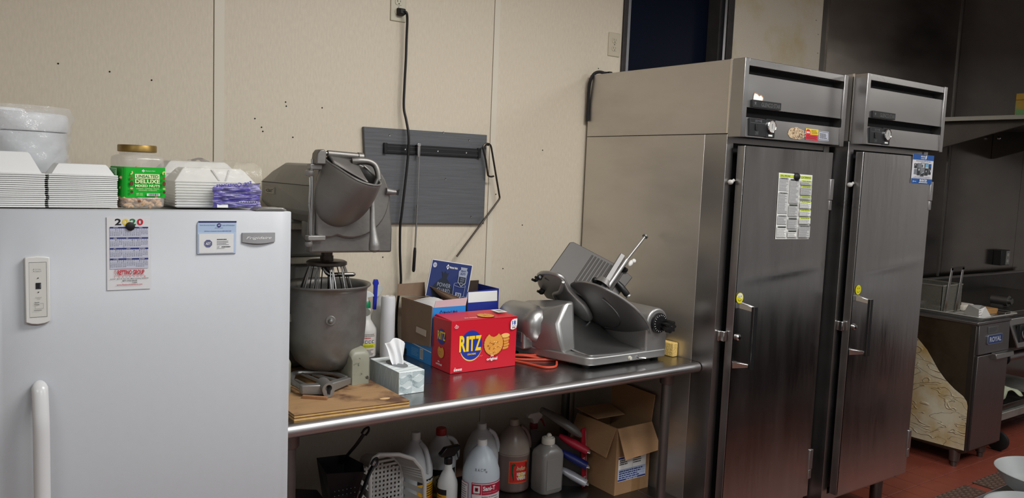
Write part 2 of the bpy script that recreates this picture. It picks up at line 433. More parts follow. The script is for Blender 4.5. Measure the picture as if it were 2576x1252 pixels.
# handle: long bowed white bar
hb = MB(); rings = []
for i in range(41):
    t = (1-math.cos(math.pi*i/40))/2; z = 1.108-0.62*t
    e = min(t, 1-t)*2; w = 0.0175*min(1, math.sqrt(max(0, 1-(1-min(1, e*13))**2))+0.06); lift = 0.012+0.034*min(1, (e*3.2)**0.6)
    ring = []
    for k in range(14):
        a = 2*math.pi*k/14; ring.append((0.181+w*math.cos(a), FY+0.006-lift+0.014*math.sin(a)*min(1, math.sqrt(max(0, 1-(1-min(1, e*13))**2))+0.06), z))
    rings.append(ring)
hb.loft(rings); hb.box((0.171, FY-0.02, 0.50), (0.191, FY+0.01, 0.53)); hb.box((0.171, FY-0.02, 1.06), (0.191, FY+0.01, 1.085))
hb.build('handle', mat('white_gloss_plastic', (205, 206, 206), 0.25), fz)
# control panel
CX0, CX1, CZ0, CZ1 = 0.1555, 0.2055, 1.243, 1.398
cp = MB().prism([(0, 0.004), (0.012, -0.0005), (0.025, -0.002), (0.038, -0.0005), (0.05, 0.004), (0.05, CZ1-CZ0), (0.038, CZ1-CZ0+0.002), (0.025, CZ1-CZ0+0.003), (0.012, CZ1-CZ0+0.002), (0, CZ1-CZ0)], (CX0, FY-0.009, CZ0), (1, 0, 0), (0, 0, 1), 0.014)
cpo = cp.build('control_panel', white_pl_m, fz, bevel=0.002)
MB().box((CX0+0.0085, FY-0.0096, CZ0+0.016), (CX1-0.0065, FY-0.0085, CZ1-0.010)).build('control_face', mat('panel_ivory', (205, 205, 198), 0.5), cpo, smooth=False)
P = Print((CX0, FY-0.0097, CZ0), (1, 0, 0), (0, 0, 1))
P.rect(0.0085, 0.016, 0.0435, 0.0166, ink_grey).rect(0.0432, 0.016, 0.0438, 0.145, ink_grey).rect(0.0085, 0.1445, 0.0435, 0.1452, ink_grey)
P.rect(0.021, 0.082, 0.0318, 0.0965, ink_black).poly([(0.0295, 0.084), (0.0308, 0.084), (0.0312, 0.094), (0.030, 0.0955)], ink_grey)
P.poly([(0.0235, 0.1065), (0.0275, 0.1065), (0.0265, 0.1095)], ink_black).poly([(0.0245, 0.0755), (0.0285, 0.0755), (0.026, 0.0725)], ink_black)
P.text('Hi Temp', 0.021, 0.127, 0.032, 0.1295, ink_grey).text('Power On', 0.021, 0.1225, 0.033, 0.125, ink_grey)
P.disc(0.0175, 0.1285, 0.0008, 0.0008, ink_black).disc(0.0175, 0.124, 0.0008, 0.0008, ink_black)
P.text('Control', 0.020, 0.061, 0.032, 0.0635, ink_grey).text('Temp', 0.023, 0.0575, 0.030, 0.0597, ink_grey)
P.text('Quick', 0.018, 0.049, 0.028, 0.052, ink_black, 0.02).text('Freeze', 0.018, 0.0445, 0.0275, 0.0472, ink_black, 0.02)
for a in ((0.019, 0.036, 0.036, 0.0365), (0.019, 0.036, 0.0194, 0.043), (0.0356, 0.036, 0.036, 0.0485), (0.029, 0.048, 0.036, 0.0485)): P.rect(*a, ink_grey)
P.lines(0.017, 0.031, 0.036, 0.034, 1, ink_grey, 5)
P.build('panel_lettering', cpo)
# badge
bd = MB(); rings = []
for i in range(13):
    t = i/12; x = 0.6525+0.0885*t; c = 0.0045*math.sin(math.pi*t)
    zt, zb = 1.4505+0.0005, 1.4245-0.004*math.sin(math.pi*t)
    rings.append([(x, FY+0.004, zb), (x, FY-0.004-c, zb+0.001), (x, FY-0.004-c, zt-0.001), (x, FY+0.004, zt)])
bd.loft(rings); bdo = bd.build('badge', mat('silver_badge', (158, 159, 161), 0.4, 0.25), fz)
P = Print(fn=lambda x, y, d: Vector((0.6525+x, FY-0.0042-0.0045*math.sin(math.pi*x/0.0885)-d, 1.42+y)))
P.text('Frigidaire', 0.010, 0.0115, 0.078, 0.0205, ink_white, 0.0, 0.35)
P.build('badge_lettering', bdo)
# top hinge of the door
hg = MB().prism([(0, 0), (0.012, 0.008), (0.07, 0.008), (0.085, 0.004), (0.085, 0)], (0.690, -0.79, 1.509), (1, 0, 0), (0, 0, 1), -0.055)
hg.box((0.735, -0.83, 1.5078), (0.775, -0.79, 1.512)); hg.cyl((0.765, -0.825, 1.509), (0.765, -0.825, 1.5165), 0.011)
hg.build('hinge', mat('hinge_metal', (150, 148, 144), 0.35, 0.9), fz, bevel=0.001)

# ---------------------------------------------------------------- reach-in refrigerators
def fridge(x0, yb, zoff, x1, label, dent_seed, dx0, dx1, dy, hinge_on):
    f = thing('reach_in_refrigerator', label, 'refrigerator', ((x0+x1)/2, -0.45, 0), 'steel reach-in refrigerators')
    zt, zs, zh, zb = 2.1186+zoff, 1.8267+zoff, 1.8143+zoff, 0.185
    yf = yb-0.0655; zl = 0.23
    # cabinet: lower body, with the corner wrap strip on its left side
    MB().box((x0, yb+0.115, zb), (x1, -0.02, zs-0.0012)).build('cabinet', side_m, f, bevel=0.0015)
    MB().box((x0-0.0006, yb, zb), (x0+0.04, yb+0.1135, zs-0.0012)).build('corner_wrap', steel_m, f, bevel=0.001)
    MB().box((x1-0.04, yb, zb), (x1, yb+0.115, zs-0.0012)).build('corner_wrap', steel_m, f, bevel=0.001)
    MB().box((x0+0.04, yb+0.004, zb), (x1-0.04, yb+0.115, zl-0.012)).build('sill_rail', steel_m, f)
    MB().box((x0+0.04, yb+0.004, 1.792+zoff), (x1-0.04, yb+0.115, zs-0.0012)).build('head_rail', steel_m, f)
    MB().box((x0+0.035, yb+0.03, zl), (x1-0.035, yb+0.12, zs-0.03)).build('gasket', rubber_m, f)
    # upper housing
    MB().box((x0, yb+0.006, zs+0.0012), (x1, -0.02, zt)).build('upper_housing', side_m, f, bevel=0.0015)
    MB().box((x0-0.002, yb-0.002, zs+0.002), (x0+0.003, yb+0.006, zt+0.001)).build('edge_trim', mat('bright_edge', (225, 220, 210), 0.2, 1.0), f)
    # projecting grille hood: open box with tilted panels
    h = MB()
    hx0, hx1 = x0, x1-0.002
    h.box((hx0, yf, zh), (hx0+0.026, yb, zt)).box((hx1-0.027, yf-0.004, zh-0.004), (hx1, yb, zt+0.002)).box((hx0+0.026, yf+0.001, zt-0.028), (hx1-0.027, yb, zt))
    h.build('hood_frame', steel_m, f, bevel=0.0015)
    MB().box((hx0+0.026, yb-0.02, zh), (hx1-0.027, yb, zt-0.028)).build('hood_recess', slot_m, f)
    MB().hexa(((hx0+0.027, yf+0.003, zt-0.188), (hx1-0.028, yf+0.003, zt-0.188), (hx1-0.028, yf+0.012, zt-0.188), (hx0+0.027, yf+0.012, zt-0.188)),
              ((hx0+0.027, yf+0.004, zt-0.060), (hx1-0.028, yf+0.004, zt-0.060), (hx1-0.028, yf+0.012, zt-0.060), (hx0+0.027, yf+0.012, zt-0.060))).build('grille_panel', steel_m, f, bevel=0.001)
    MB().hexa(((hx0+0.027, yf+0.001, zh+0.001), (hx1-0.028, yf+0.001, zh+0.001), (hx1-0.028, yf+0.01, zh+0.001), (hx0+0.027, yf+0.01, zh+0.001)),
              ((hx0+0.027, yf+0.006, zt-0.226), (hx1-0.028, yf+0.006, zt-0.226), (hx1-0.028, yf+0.015, zt-0.226), (hx0+0.027, yf+0.015, zt-0.226))).build('control_strip', steel_m, f, bevel=0.001)
    # nameplate
    np_ = MB().box((hx0+0.052, yf-0.006, zt-0.186), (hx0+0.232, yf+0.006, zt-0.157)).build('nameplate', mat('black_nameplate', (26, 27, 28), 0.45, noise=0.2), f, bevel=0.001)
    P = Print((hx0+0.052, yf-0.006, zt-0.186), (1, 0, 0), (0, 0, 1))
    P.text('GLENCO·STAR', 0.054, 0.006, 0.174, 0.022, mat('nameplate_silver', (110, 110, 110), 0.4, 0.6), 0.01)
    P.poly([(0.010, 0.008), (0.016, 0.013), (0.022, 0.008), (0.019, 0.015), (0.024, 0.020), (0.018, 0.0195), (0.016, 0.025), (0.014, 0.0195), (0.008, 0.020), (0.013, 0.015)], mat('nameplate_silver', (110, 110, 110), 0.4, 0.6))
    P.build('plate_lettering', np_)
    # switch and thermometer
    cz = zh+0.008
    sw = MB().box((hx0+0.046, yf-0.003, cz), (hx0+0.150, yf+0.006, cz+0.068)).build('switch_plate', mat('black_control_plate', (24, 25, 27), 0.4), f, bevel=0.001)
    MB().box((hx0+0.080, yf-0.007, cz+0.022), (hx0+0.093, yf-0.003, cz+0.046)).build('switch', black_m, sw, bevel=0.001)
    P = Print((hx0+0.046, yf-0.003, cz), (1, 0, 0), (0, 0, 1))
    P.text('X2', 0.032, 0.055, 0.045, 0.063, ink_grey).text('SYSTEM', 0.047, 0.057, 0.066, 0.062, ink_grey).text('E', 0.067, 0.055, 0.074, 0.063, ink_grey)
    for a in ((0.004, 0.050, 0.100, 0.0508), (0.036, 0.005, 0.054, 0.0056), (0.036, 0.005, 0.0366, 0.018), (0.0534, 0.005, 0.054, 0.018), (0.036, 0.018, 0.054, 0.0186)): P.rect(*a, ink_grey)
    P.text('ON', 0.040, 0.008, 0.050, 0.015, ink_grey)
    P.build('switch_lettering', sw)
    th = MB().box((hx0+0.150, yf-0.003, cz-0.002), (hx0+0.206, yf+0.006, cz+0.072)).build('thermometer', mat('black_control_plate', (24, 25, 27), 0.4), f, bevel=0.001)
    d = MB(); my = Matrix.Rotation(math.radians(90), 4, 'X')
    d.lathe([(0.027, 0.0), (0.027, 0.006), (0.024, 0.009), (0.022, 0.006)], (hx0+0.178, yf-0.003, cz+0.042), 28, my, cap0=True, cap1=True)
    d.build('dial_rim', chrome_m, th)
    P = Print((hx0+0.178, yf-0.0091, cz+0.042), (1, 0, 0), (0, 0, 1)); P.disc(0, 0, 0.0225, 0.0225, mat('dial_silver', (176, 174, 168), 0.4))
    for k in range(11):
        a = math.radians(220-k*26); c, s_ = math.cos(a), math.sin(a)
        P.poly([(0.016*c-0.0006*s_, 0.016*s_+0.0006*c), (0.0205*c-0.0006*s_, 0.0205*s_+0.0006*c), (0.0205*c+0.0006*s_, 0.0205*s_-0.0006*c), (0.016*c+0.0006*s_, 0.016*s_-0.0006*c)], ink_black, keep=True)
    P.lv += 0.0002; P.poly([(-0.0012, -0.010), (0.0012, -0.010), (0.004, 0.012), (-0.001, 0.011)], ink_grey)
    P.build('dial_face', th)
    MB().box((hx0+0.166, yf-0.0045, cz+0.003), (hx0+0.190, yf-0.003, cz+0.010)).build('dial_label', paper_m, th, smooth=False)
    # door
    zd0, zd1 = zl, 1.7826+zoff
    MB().box((dx0, dy+0.003, zd0), (dx1, dy+0.040, zd1)).build('door_pan', steel_m, f, bevel=0.002)
    def skin(u, v):
        x_ = dx0+0.0015+(dx1-dx0-0.003)*u; z_ = zd0+0.0015+(zd1-zd0-0.003)*v
        rnd = random.Random(dent_seed)
        d_ = 0.0
        for k in range(7):
            cu, cv, su, sv, a = rnd.uniform(0.1, 0.9), rnd.uniform(0.25, 0.95), rnd.uniform(0.05, 0.25), rnd.uniform(0.02, 0.07), rnd.uniform(-0.0016, 0.0016)
            d_ += a*math.exp(-((u-cu)/su)**2-((v-cv)/sv)**2)
        e = min(1, u*14, (1-u)*14, v*30, (1-v)*30)
        ripple = 0.00022*math.sin(v*300)*math.exp(-((v-0.74)/0.03)**2)
        d_ += 0.0030*math.exp(-((v-0.655-0.03*u)/0.014)**2)*(0.2+0.8*math.exp(-((u-0.6)/0.4)**2))*(-1)
        return (x_, dy-0.0004-(0.0016*math.sin(math.pi*u))*e+(d_+ripple)*e, z_)
    MB().grid(skin, 36, 120).build('door', door_m, f, angle=60, recalc=True)
    # handle: bar on two feet with a black grip face
    hx = dx0+0.032
    hd = MB()
    hd.hexa(((hx-0.008, dy, 1.130), (hx+0.008, dy, 1.130), (hx+0.036, dy-0.050, 1.120), (hx+0.018, dy-0.056, 1.120)),
            ((hx-0.008, dy, 1.155), (hx+0.008, dy, 1.155), (hx+0.036, dy-0.050, 1.140), (hx+0.018, dy-0.056, 1.140)))
    ho = hd.build('handle', chrome_m, f, bevel=0.0015)
    hd = MB()
    hd.hexa(((hx-0.026, dy, 0.885), (hx-0.002, dy, 0.885), (hx+0.020, dy-0.044, 0.895), (hx+0.010, dy-0.050, 0.895)),
            ((hx-0.026, dy, 0.912), (hx-0.002, dy, 0.912), (hx+0.020, dy-0.044, 0.908), (hx+0.010, dy-0.050, 0.908)))
    hd.build('handle_foot', chrome_m, ho, bevel=0.0015)
    MB().box((hx+0.013, dy-0.0585, 0.886), (hx+0.036, dy-0.046, 1.142)).build('grip', black_m, ho, bevel=0.001)
    for gx in (hx+0.0128, hx+0.0348):
        MB().box((gx, dy-0.0592, 0.888), (gx+0.0014, dy-0.0580, 1.140)).build('grip_edge', chrome_m, ho)
    lk = MB(); lk.lathe([(0.0135, 0), (0.0135, 0.006), (0.009, 0.011), (0.001, 0.012)], (hx-0.005, dy-0.001, 1.012), 20, my, cap0=True, cap1=True); lk.build('lock', chrome_m, f)
    # latch plate on the frame and strike on the door edge
    MB().box((x0+0.012, yb-0.012, 0.992), (dx0-0.002, yb+0.0, 1.034)).box((dx0-0.024, yb-0.030, 0.992), (dx0-0.002, yb-0.010, 1.034)).build('latch', chrome_m, f, bevel=0.003)
    lp = MB(); lp.ball((dx0-0.022, yb-0.012, 1.636+zoff), (0.0095, 0.013, 0.0105)); lp.cyl((dx0-0.024, yb-0.008, 1.63+zoff), (dx0-0.008, yb-0.020, 1.646+zoff), 0.006); lp.build('hinge_knob', mat('grey_white_knob', (176, 174, 170), 0.4), f)
    for z0_ in (1.530+zoff, 0.310):
        MB().box((dx1-0.012, dy-0.006, z0_+0.045), (dx1+0.014, dy+0.020, z0_+0.137)).box((dx1-0.008, dy-0.004, z0_), (dx1+0.012, dy+0.020, z0_+0.043)).build('hinge', rail_m, f, bevel=0.002)
    for lx in (x0+0.07, x1-0.07):
        for ly in (yb+0.08, -0.12):
            lg = MB(); lg.lathe([(0.021, 0.0), (0.024, 0.004), (0.024, 0.035), (0.030, 0.045), (0.030, 0.19)], (lx, ly, 0), 20, cap0=True, cap1=True); lg.build('leg', grey_steel_m, f)
    return f
fridge(2.5506, -0.8725, 0.0, 3.2445, 'steel reach-in refrigerator beside the table, menu sheet held on its door by a magnet', 3, 2.595, 3.189, -0.930, True)
fridge(3.2706, -0.9500, 0.0095, 3.9500, 'steel reach-in refrigerator nearer the fryer, blue and white flyer on its door', 11, 3.305, 3.8975, -1.005, True)

# ---------------------------------------------------------------- work table
tb = thing('work_table', 'long stainless steel work table with rolled front rail and undershelf', 'table', (1.66, -0.42, 0))
TX0, TX1, TZ = 0.795, 2.546, 0.888
t_ = MB().box((TX0, -0.795, TZ-0.006), (TX1, -0.025, TZ)); t_.build('tabletop', table_m, tb)
rl = MB(); prof = []
yc_, zc_, rr = -0.797, TZ-0.0205, 0.0205
rings = []
for xx in (TX0, TX1):
    rings.append([(xx, yc_+rr*math.cos(math.radians(a))*1.0, zc_+rr*math.sin(math.radians(a))) for a in range(88, 372, 15)])
rl.loft(rings, True, True, closed=True); rl.build('front_rail', rail_m, tb, angle=35)
MB().box((TX0, -0.79, TZ-0.04), (TX1, -0.74, TZ-0.007)).box((TX0, -0.10, TZ-0.04), (TX1, -0.03, TZ-0.007)).build('under_channel', grey_steel_m, tb)
for lx in (0.832, 2.436):
    for ly in (-0.735, -0.09):
        lg = MB(); lg.cyl((lx, ly, 0.03), (lx, ly, TZ-0.03), 0.0205, n=20); lg.cyl((lx, ly, 0.0), (lx, ly, 0.04), 0.024, 0.018, n=20)
        lg.lathe([(0.027, 0), (0.030, 0.004), (0.030, 0.045), (0.034, 0.05)], (lx, ly, TZ-0.09), 20)
        lg.build('leg', grey_steel_m, tb)
shelf_m = mat('undershelf_steel', (110, 108, 106), 0.36, 1.0, noise=0.1, nscale=8)
MB().box((TX0+0.02, -0.76, 0.262), (TX1-0.09, -0.06, 0.280)).build('undershelf', shelf_m, tb, bevel=0.003)
MB().box((TX1-0.088, -0.78, 0.262), (TX1-0.002, -0.06, 0.280)).build('undershelf', shelf_m, tb, bevel=0.003)
# ---------------------------------------------------------------- papers on the freezer door
def sheet(name, label, cat, o, r, u, w, h, m, th=0.0006, group=None, bend=0.0):
    t = thing(name, label, cat, o, group)
    o = Vector(o); r = Vector(r).normalized(); u = Vector(u).normalized(); n = r.cross(u)
    mb = MB()
    if bend:
        mb.grid(lambda a, b: o+r*(w*a)+u*(h*b)+n*(bend*(1-math.sin(math.pi*a))*(1-b)+th), 8, 8)
        po = mb.build('sheet', m, t, smooth=True, recalc=False, solid=th)
    else:
        mb.prism([(0, 0), (w, 0), (w, h), (0, h)], o+n*th, r, u, th); po = mb.build('sheet', m, t, smooth=False)
    return t, po
cal_paper = mat('calendar_white', (214, 214, 216), 0.6)
t, po = sheet('calendar', 'white year 2020 calendar sheet held on the freezer door by a round magnet', 'calendar', (0.3275, FY-0.0016, 1.3128), (1, 0, -0.004), (0, 0, 1), 0.0985, 0.180, cal_paper)
P = Print((0.3275, FY-0.0023, 1.3128), (1, 0, -0.004), (0, 0, 1))
for i, (ch, mt) in enumerate(zip('2020', (ink_black, ink_yellow, ink_green, ink_red))):
    x = 0.018+i*0.0165; P.text(ch, x, 0.1595, x+0.0142, 0.1755, mt, 0.03)
months = ('JANUARY', 'FEBRUARY', 'MARCH', 'APRIL', 'MAY', 'JUNE', 'JULY', 'AUGUST', 'SEPTEMBER', 'OCTOBER', 'NOVEMBER', 'DECEMBER')
starts = (3, 6, 0, 3, 5, 1, 3, 6, 2, 4, 0, 2); days = (31, 29, 31, 30, 31, 30, 31, 31, 30, 31, 30, 31)
cal_tint = mat('calendar_tint', (186, 190, 206), 0.6)
for q in range(4):
    y1 = 0.1555-q*0.0258
    P.rect(0.0065, y1-0.0262, 0.093, y1, cal_tint, keep=True)
P.lv += P.step
for q in range(4):
    y1 = 0.1555-q*0.0258; P.rect(0.0065, y1-0.0036, 0.093, y1, ink_blue)
    for c in range(3):
        k = q*3+c; x0 = 0.0072+c*0.0288
        P.text(months[k], x0+0.007, y1-0.0029, x0+0.007+0.0016*len(months[k]), y1-0.0007, ink_white, 0, 0.2, keep=True)
        for d in range(days[k]):
            cc = (starts[k]+d) % 7; rr_ = (starts[k]+d)//7
            P.text(str(d+1), x0+cc*0.0040, y1-0.0078-rr_*0.0034, x0+cc*0.0040+(0.0024 if d > 8 else 0.0012), y1-0.0058-rr_*0.0034, ink_black, keep=True)
        for j, ch in enumerate('SMTWTFS'): P.text(ch, x0+j*0.0040, y1-0.0052, x0+j*0.0040+0.0016, y1-0.0038, ink_black, keep=True)
P.lv += P.step
P.rect(0.0155, 0.0508, 0.0838, 0.0514, ink_red, keep=True).rect(0.0155, 0.0352, 0.0838, 0.0358, ink_red)
P.text('RETTINO GROUP', 0.0232, 0.0375, 0.0838, 0.0490, ink_red, 0.025)
for i, ch in enumerate('THE'): P.text(ch, 0.0165, 0.0372+i*0.0042, 0.0205, 0.0404+i*0.0042, ink_red)
for i, ch in enumerate('INSURANCE'): P.text(ch, 0.0160+i*0.0084, 0.0306, 0.0160+i*0.0084+(0.0036 if ch != 'I' else 0.0008), 0.0337, ink_red, keep=True)
P.text('210 RT. 50 P.O. Box 435  Mays Landing, NJ 08330', 0.0065, 0.0258, 0.093, 0.0287, ink_black, 0.01)
P.text('877-752-SAVE', 0.034, 0.0208, 0.067, 0.0243, ink_black, 0.01).text('7283', 0.056, 0.0160, 0.067, 0.0190, ink_black, 0.01)
P.text('www.RettinoInsurance.com', 0.0205, 0.0115, 0.079, 0.0148, ink_red, 0.015)
P.build('calendar_print', t)
mg = MB(); mg.lathe([(0.0105, 0), (0.0105, 0.004), (0.009, 0.0052)], (0.3795, FY-0.0022, 1.4695), 24, Matrix.Rotation(math.radians(90), 4, 'X'), cap0=True, cap1=True)
tag(mg.build('magnet', rubber_m), 'round black magnet pinning the calendar to the freezer door', 'magnet')
# card holder
t = thing('card_holder', 'pale blue magnetic holder with a white business card on the freezer door', 'card holder', (0.587, FY, 1.44))
hx, hz, hw, hh = 0.5378, 1.3960, 0.0985, 0.0862
MB().prism([(0, 0), (hw, 0), (hw+0.001, hh), (0.003, hh), (0, hh-0.008)], (hx, FY-0.0032, hz), (1, 0, 0.0), (0, 0, 1), 0.0030).build('backing', mat('pale_blue_card', (168, 188, 214), 0.35), t, bevel=0.0006)
P = Print((hx, FY-0.0033, hz), (1, 0, 0), (0, 0, 1))
P.rect(0.003, hh-0.0042, hw+0.001, hh-0.0002, mat('deep_navy', (30, 30, 84), 0.5))
P.text('One Security System', 0.0065, 0.0735, 0.0445, 0.0765, ink_blue).text('Lots of Protection', 0.063, 0.0735, 0.0945, 0.0765, ink_blue)
octa = lambda cx, cy, r: [(cx+r*math.cos(math.pi/8+k*math.pi/4), cy+r*math.sin(math.pi/8+k*math.pi/4)) for k in range(8)]
P.poly(octa(0.0545, 0.0750, 0.0056), ink_blue).text('ADT', 0.0512, 0.0732, 0.0580, 0.0768, ink_white, 0.02, 0.2)
P.text('800 ADT ASAP', 0.044, 0.0672, 0.0645, 0.0690, ink_blue).text('24-Hour Customer Service 800-238-7328', 0.0175, 0.0588, 0.0855, 0.0612, ink_blue, 0.01)
P.build('holder_print', t)
MB().box((hx+0.004, FY-0.0046, hz+0.0028), (hx+0.092, FY-0.0036, hz+0.0525)).build('business_card', paper_m, t, bevel=0.0004)
P = Print((hx, FY-0.0047, hz), (1, 0, 0), (0, 0, 1))
P.poly(octa(0.0268, 0.0275, 0.0113), ink_white).poly(octa(0.0268, 0.0275, 0.0108), ink_blue).text('ADT', 0.0205, 0.0243, 0.0333, 0.0310, ink_white, 0.02, 0.22)
P.lines(0.049, 0.0360, 0.076, 0.0402, 1, ink_black, 3, 0.5).lines(0.049, 0.0225, 0.080, 0.0352, 4, ink_grey, 4, 0.35)
P.text('Cell', 0.049, 0.0175, 0.0548, 0.0198, ink_black, 0.01).lines(0.0610, 0.0172, 0.087, 0.0200, 1, ink_black, 9, 0.7).lines(0.049, 0.0135, 0.075, 0.0158, 1, ink_grey, 6)
P.build('card_print', t)
clear_m = mat('clear_sleeve', (235, 240, 248), 0.08, alpha=0.12)
MB().box((hx+0.001, FY-0.0054, hz+0.0005), (hx+hw-0.001, FY-0.0051, hz+0.0565)).build('clear_sleeve', clear_m, t, smooth=False)

# ---------------------------------------------------------------- foam clamshells on top of the freezer
def clam_mesh():
    mb = MB()
    def half(x0, x1, y0, y1, h, ins):
        def ring(i, z, o=0): return [(x0+i, y0+i, z), (x1-i, y0+i, z), (x1-i, y1-i, z), (x0+i, y1-i, z)]
        mb.loft([ring(-0.0, 0.0), ring(0, 0.0036), ring(0.007, 0.0040), ring(ins, h-0.004), ring(ins+0.004, h)], cap0=False, cap1=True)
        mb.loft([ring(0.0, 0.0), ring(0.0085, 0.0), ring(ins+0.004, h-0.0035)], cap0=False, cap1=True)
    half(0.004, 0.1605, 0, 0.152, 0.030, 0.021)          # the flatter half, to the right
    half(-0.160, -0.004, -0.006, 0.152, 0.055, 0.030)    # the deeper half, to the left
    mb.box((-0.005, 0.006, 0.0004), (0.005, 0.146, 0.0018))
    return mb
c0 = clam_mesh().build('foam_clamshell', foam_m, None, bevel=0.0012, seg=1)
N_C = 17
for i in range(N_C):
    o = c0 if i == 0 else c0.copy()
    if i: COL.objects.link(o)
    o.location = (0.2165+random.uniform(-0.0012, 0.0012), -0.702+random.uniform(-0.001, 0.001), 1.5062+i*0.00500)
    o.rotation_euler = (0, 0, random.uniform(-0.006, 0.006))
    ORD = ('lowest', 'second', 'third', 'fourth', 'fifth', 'sixth', 'seventh', 'eighth', 'ninth', 'tenth', 'eleventh', 'twelfth', 'thirteenth', 'fourteenth', 'fifteenth', 'sixteenth')
    tag(o, 'topmost white open foam clamshell, its domes in full view, beside the nut jar' if i == N_C-1 else ('lowest white open foam clamshell, lying directly on the freezer top' if i == 0 else 'white open foam clamshell, %s from the bottom of the stack on the freezer' % ORD[i]),
        'container', 'open foam clamshells nested on the freezer')
# white tub in a clear bag
t = thing('bagged_tub', 'large white lidded tub wrapped in clear plastic behind the foam clamshells', 'tub', (0.172, -0.405, 1.5))
tb_c = (0.172, -0.405, 1.5005); tm = mat('tub_white', (206, 208, 210), 0.45)
m_ = MB(); m_.lathe([(0.0, 0), (0.113, 0), (0.118, 0.006), (0.123, 0.195)], tb_c, 48); m_.build('tub', tm, t)
m_ = MB(); m_.lathe([(0.124, 0.198), (0.127, 0.202), (0.1275, 0.238), (0.122, 0.246), (0.110, 0.2445), (0.0, 0.2440)], tb_c, 48); m_.build('lid', mat('lid_white', (216, 217, 218), 0.4), t)
m_ = MB(); m_.lathe([(0.0, 0.2445), (0.068, 0.2445), (0.074, 0.250), (0.070, 0.2575), (0.0, 0.2585)], (0.125, -0.395, 1.5005), 32); m_.build('lid_boss', mat('lid_white', (216, 217, 218), 0.4), t)
film_m = mat('clear_crumpled_film', (232, 235, 238), 0.12, alpha=0.24, bump=0.9, bscale=26)
film_m.node_tree.nodes['Principled BSDF'].inputs['Specular IOR Level'].default_value = 0.9
def bag(u, v):
    a = 2*math.pi*u; z = 0.002+0.262*v
    rr = 0.1265+0.008*v+0.006*math.sin(a*3+v*9)+0.0045*math.sin(a*7+v*21+1)+0.003*math.sin(a*13-v*33)
    if v > 0.92: rr *= 1-(v-0.92)*1.2
    return (tb_c[0]+max(rr, 0.1245 if v < .7 else 0.130)*math.cos(a), tb_c[1]+max(rr, 0.1245 if v < .7 else 0.130)*math.sin(a), tb_c[2]+z)
MB().grid(bag, 96, 22).build('plastic_bag', film_m, t, angle=180)
# nut jar
t = thing('nut_jar', 'square clear plastic jar of mixed nuts with gold lid and green label', 'jar', (0.4345, -0.645, 1.505))
def sq(r, z, c=0.3, cx=0.4345, cy=-0.6455, k=6):
    out = []; cr = r*c
    for qx, qy, a0 in ((1, 1, 0), (-1, 1, 90), (-1, -1, 180), (1, -1, 270)):
        for i in range(k+1):
            a = math.radians(a0+90*i/k); out.append((cx+qx*(r-cr)+cr*math.cos(a), cy+qy*(r-cr)+cr*math.sin(a), z))
    return out
JZ = 1.5055
pet_m = mat('clear_jar_plastic', (225, 222, 215), 0.06, alpha=0.26, spec=0.8)
jb = MB(); jb.loft([sq(0.047, JZ), sq(0.0525, JZ+0.004), sq(0.0535, JZ+0.020), sq(0.0535, JZ+0.026), sq(0.0515, JZ+0.028), sq(0.0515, JZ+0.108), sq(0.0535, JZ+0.112), sq(0.0535, JZ+0.124),
                    sq(0.0520, JZ+0.134), sq(0.047, JZ+0.139, 0.6), sq(0.043, JZ+0.141, 0.999), sq(0.043, JZ+0.150, 0.999)], True, False)
jb.build('jar_body', pet_m, t, angle=50)
lb = MB(); lb.lathe([(0.0455, 0.0), (0.0470, 0.0015), (0.0470, 0.016), (0.0455, 0.0185), (0.0435, 0.0178), (0.0, 0.0178)], (0.4345, -0.6455, JZ+0.1475), 48)
lb.build('lid', mat('gold_lid', (142, 116, 62), 0.42, 0.7), t)
lab = MB()
def jar_map(x, y, d):      # wraps x (0 = left of front face, width .1038) onto the front and left faces
    if x >= 0.010: return Vector((0.3832+x, -0.6455-0.0520-d, JZ+0.028+y))
    if x <= -0.004: return Vector((0.4345-0.0520-d, -0.6975+0.010-(x+0.004), JZ+0.028+y))
    a = (x+0.004)/0.014*math.pi/2; cx, cy = 0.3932, -0.6875
    return Vector((cx-(0.0105+d)*math.cos(a), cy-(0.0100+d)*math.sin(a), JZ+0.028+y))
gl = mat('green_label', (0, 168, 34), 0.42)
P = Print(fn=jar_map, lift=0.0002)
P.rect(-0.090, 0.0, 0.1035, 0.080, gl, nx=60)
cream = mat('label_cream', (222, 236, 178), 0.55)
P.poly([(0.0445, 0.0705), (0.0485, 0.0745), (0.0525, 0.0705), (0.0485, 0.0665)], ink_white).text("Member's Mark", 0.0540, 0.0690, 0.078, 0.0722, ink_white)
P.disc(0.0485, 0.0705, 0.0011, 0.0011, gl)
P.rect(0.0275, 0.0500, 0.0885, 0.0622, cream).text('UNSALTED', 0.0310, 0.0520, 0.0855, 0.0602, mat('dark_green', (20, 110, 40), 0.6), 0.02)
P.text('DELUXE', 0.0275, 0.0375, 0.0890, 0.0482, cream, 0.035).text('MIXED NUTS', 0.0275, 0.0278, 0.0890, 0.0345, cream, 0.03)
P.text('CASHEWS • ALMONDS • PECANS', 0.030, 0.0222, 0.087, 0.0250, cream).text('PISTACHIOS • HAZELNUTS', 0.036, 0.0178, 0.081, 0.0206, cream)
P.text('NET WT', 0.0300, 0.0095, 0.046, 0.0120, cream).text('34 OZ', 0.0300, 0.0055, 0.046, 0.0085, cream)
P.rect(0.0555, 0.0045, 0.0885, 0.0115, mat('label_pale', (205, 225, 205), 0.6))
for k, (a, b) in enumerate(((0.0605, 0.0625), (0.064, 0.068), (0.0695, 0.073), (0.0745, 0.0795), (0.081, 0.083), (0.0845, 0.0855))): P.rect(a, 0.0052, b, 0.0108, ink_grey, keep=True)
P.lv += P.step
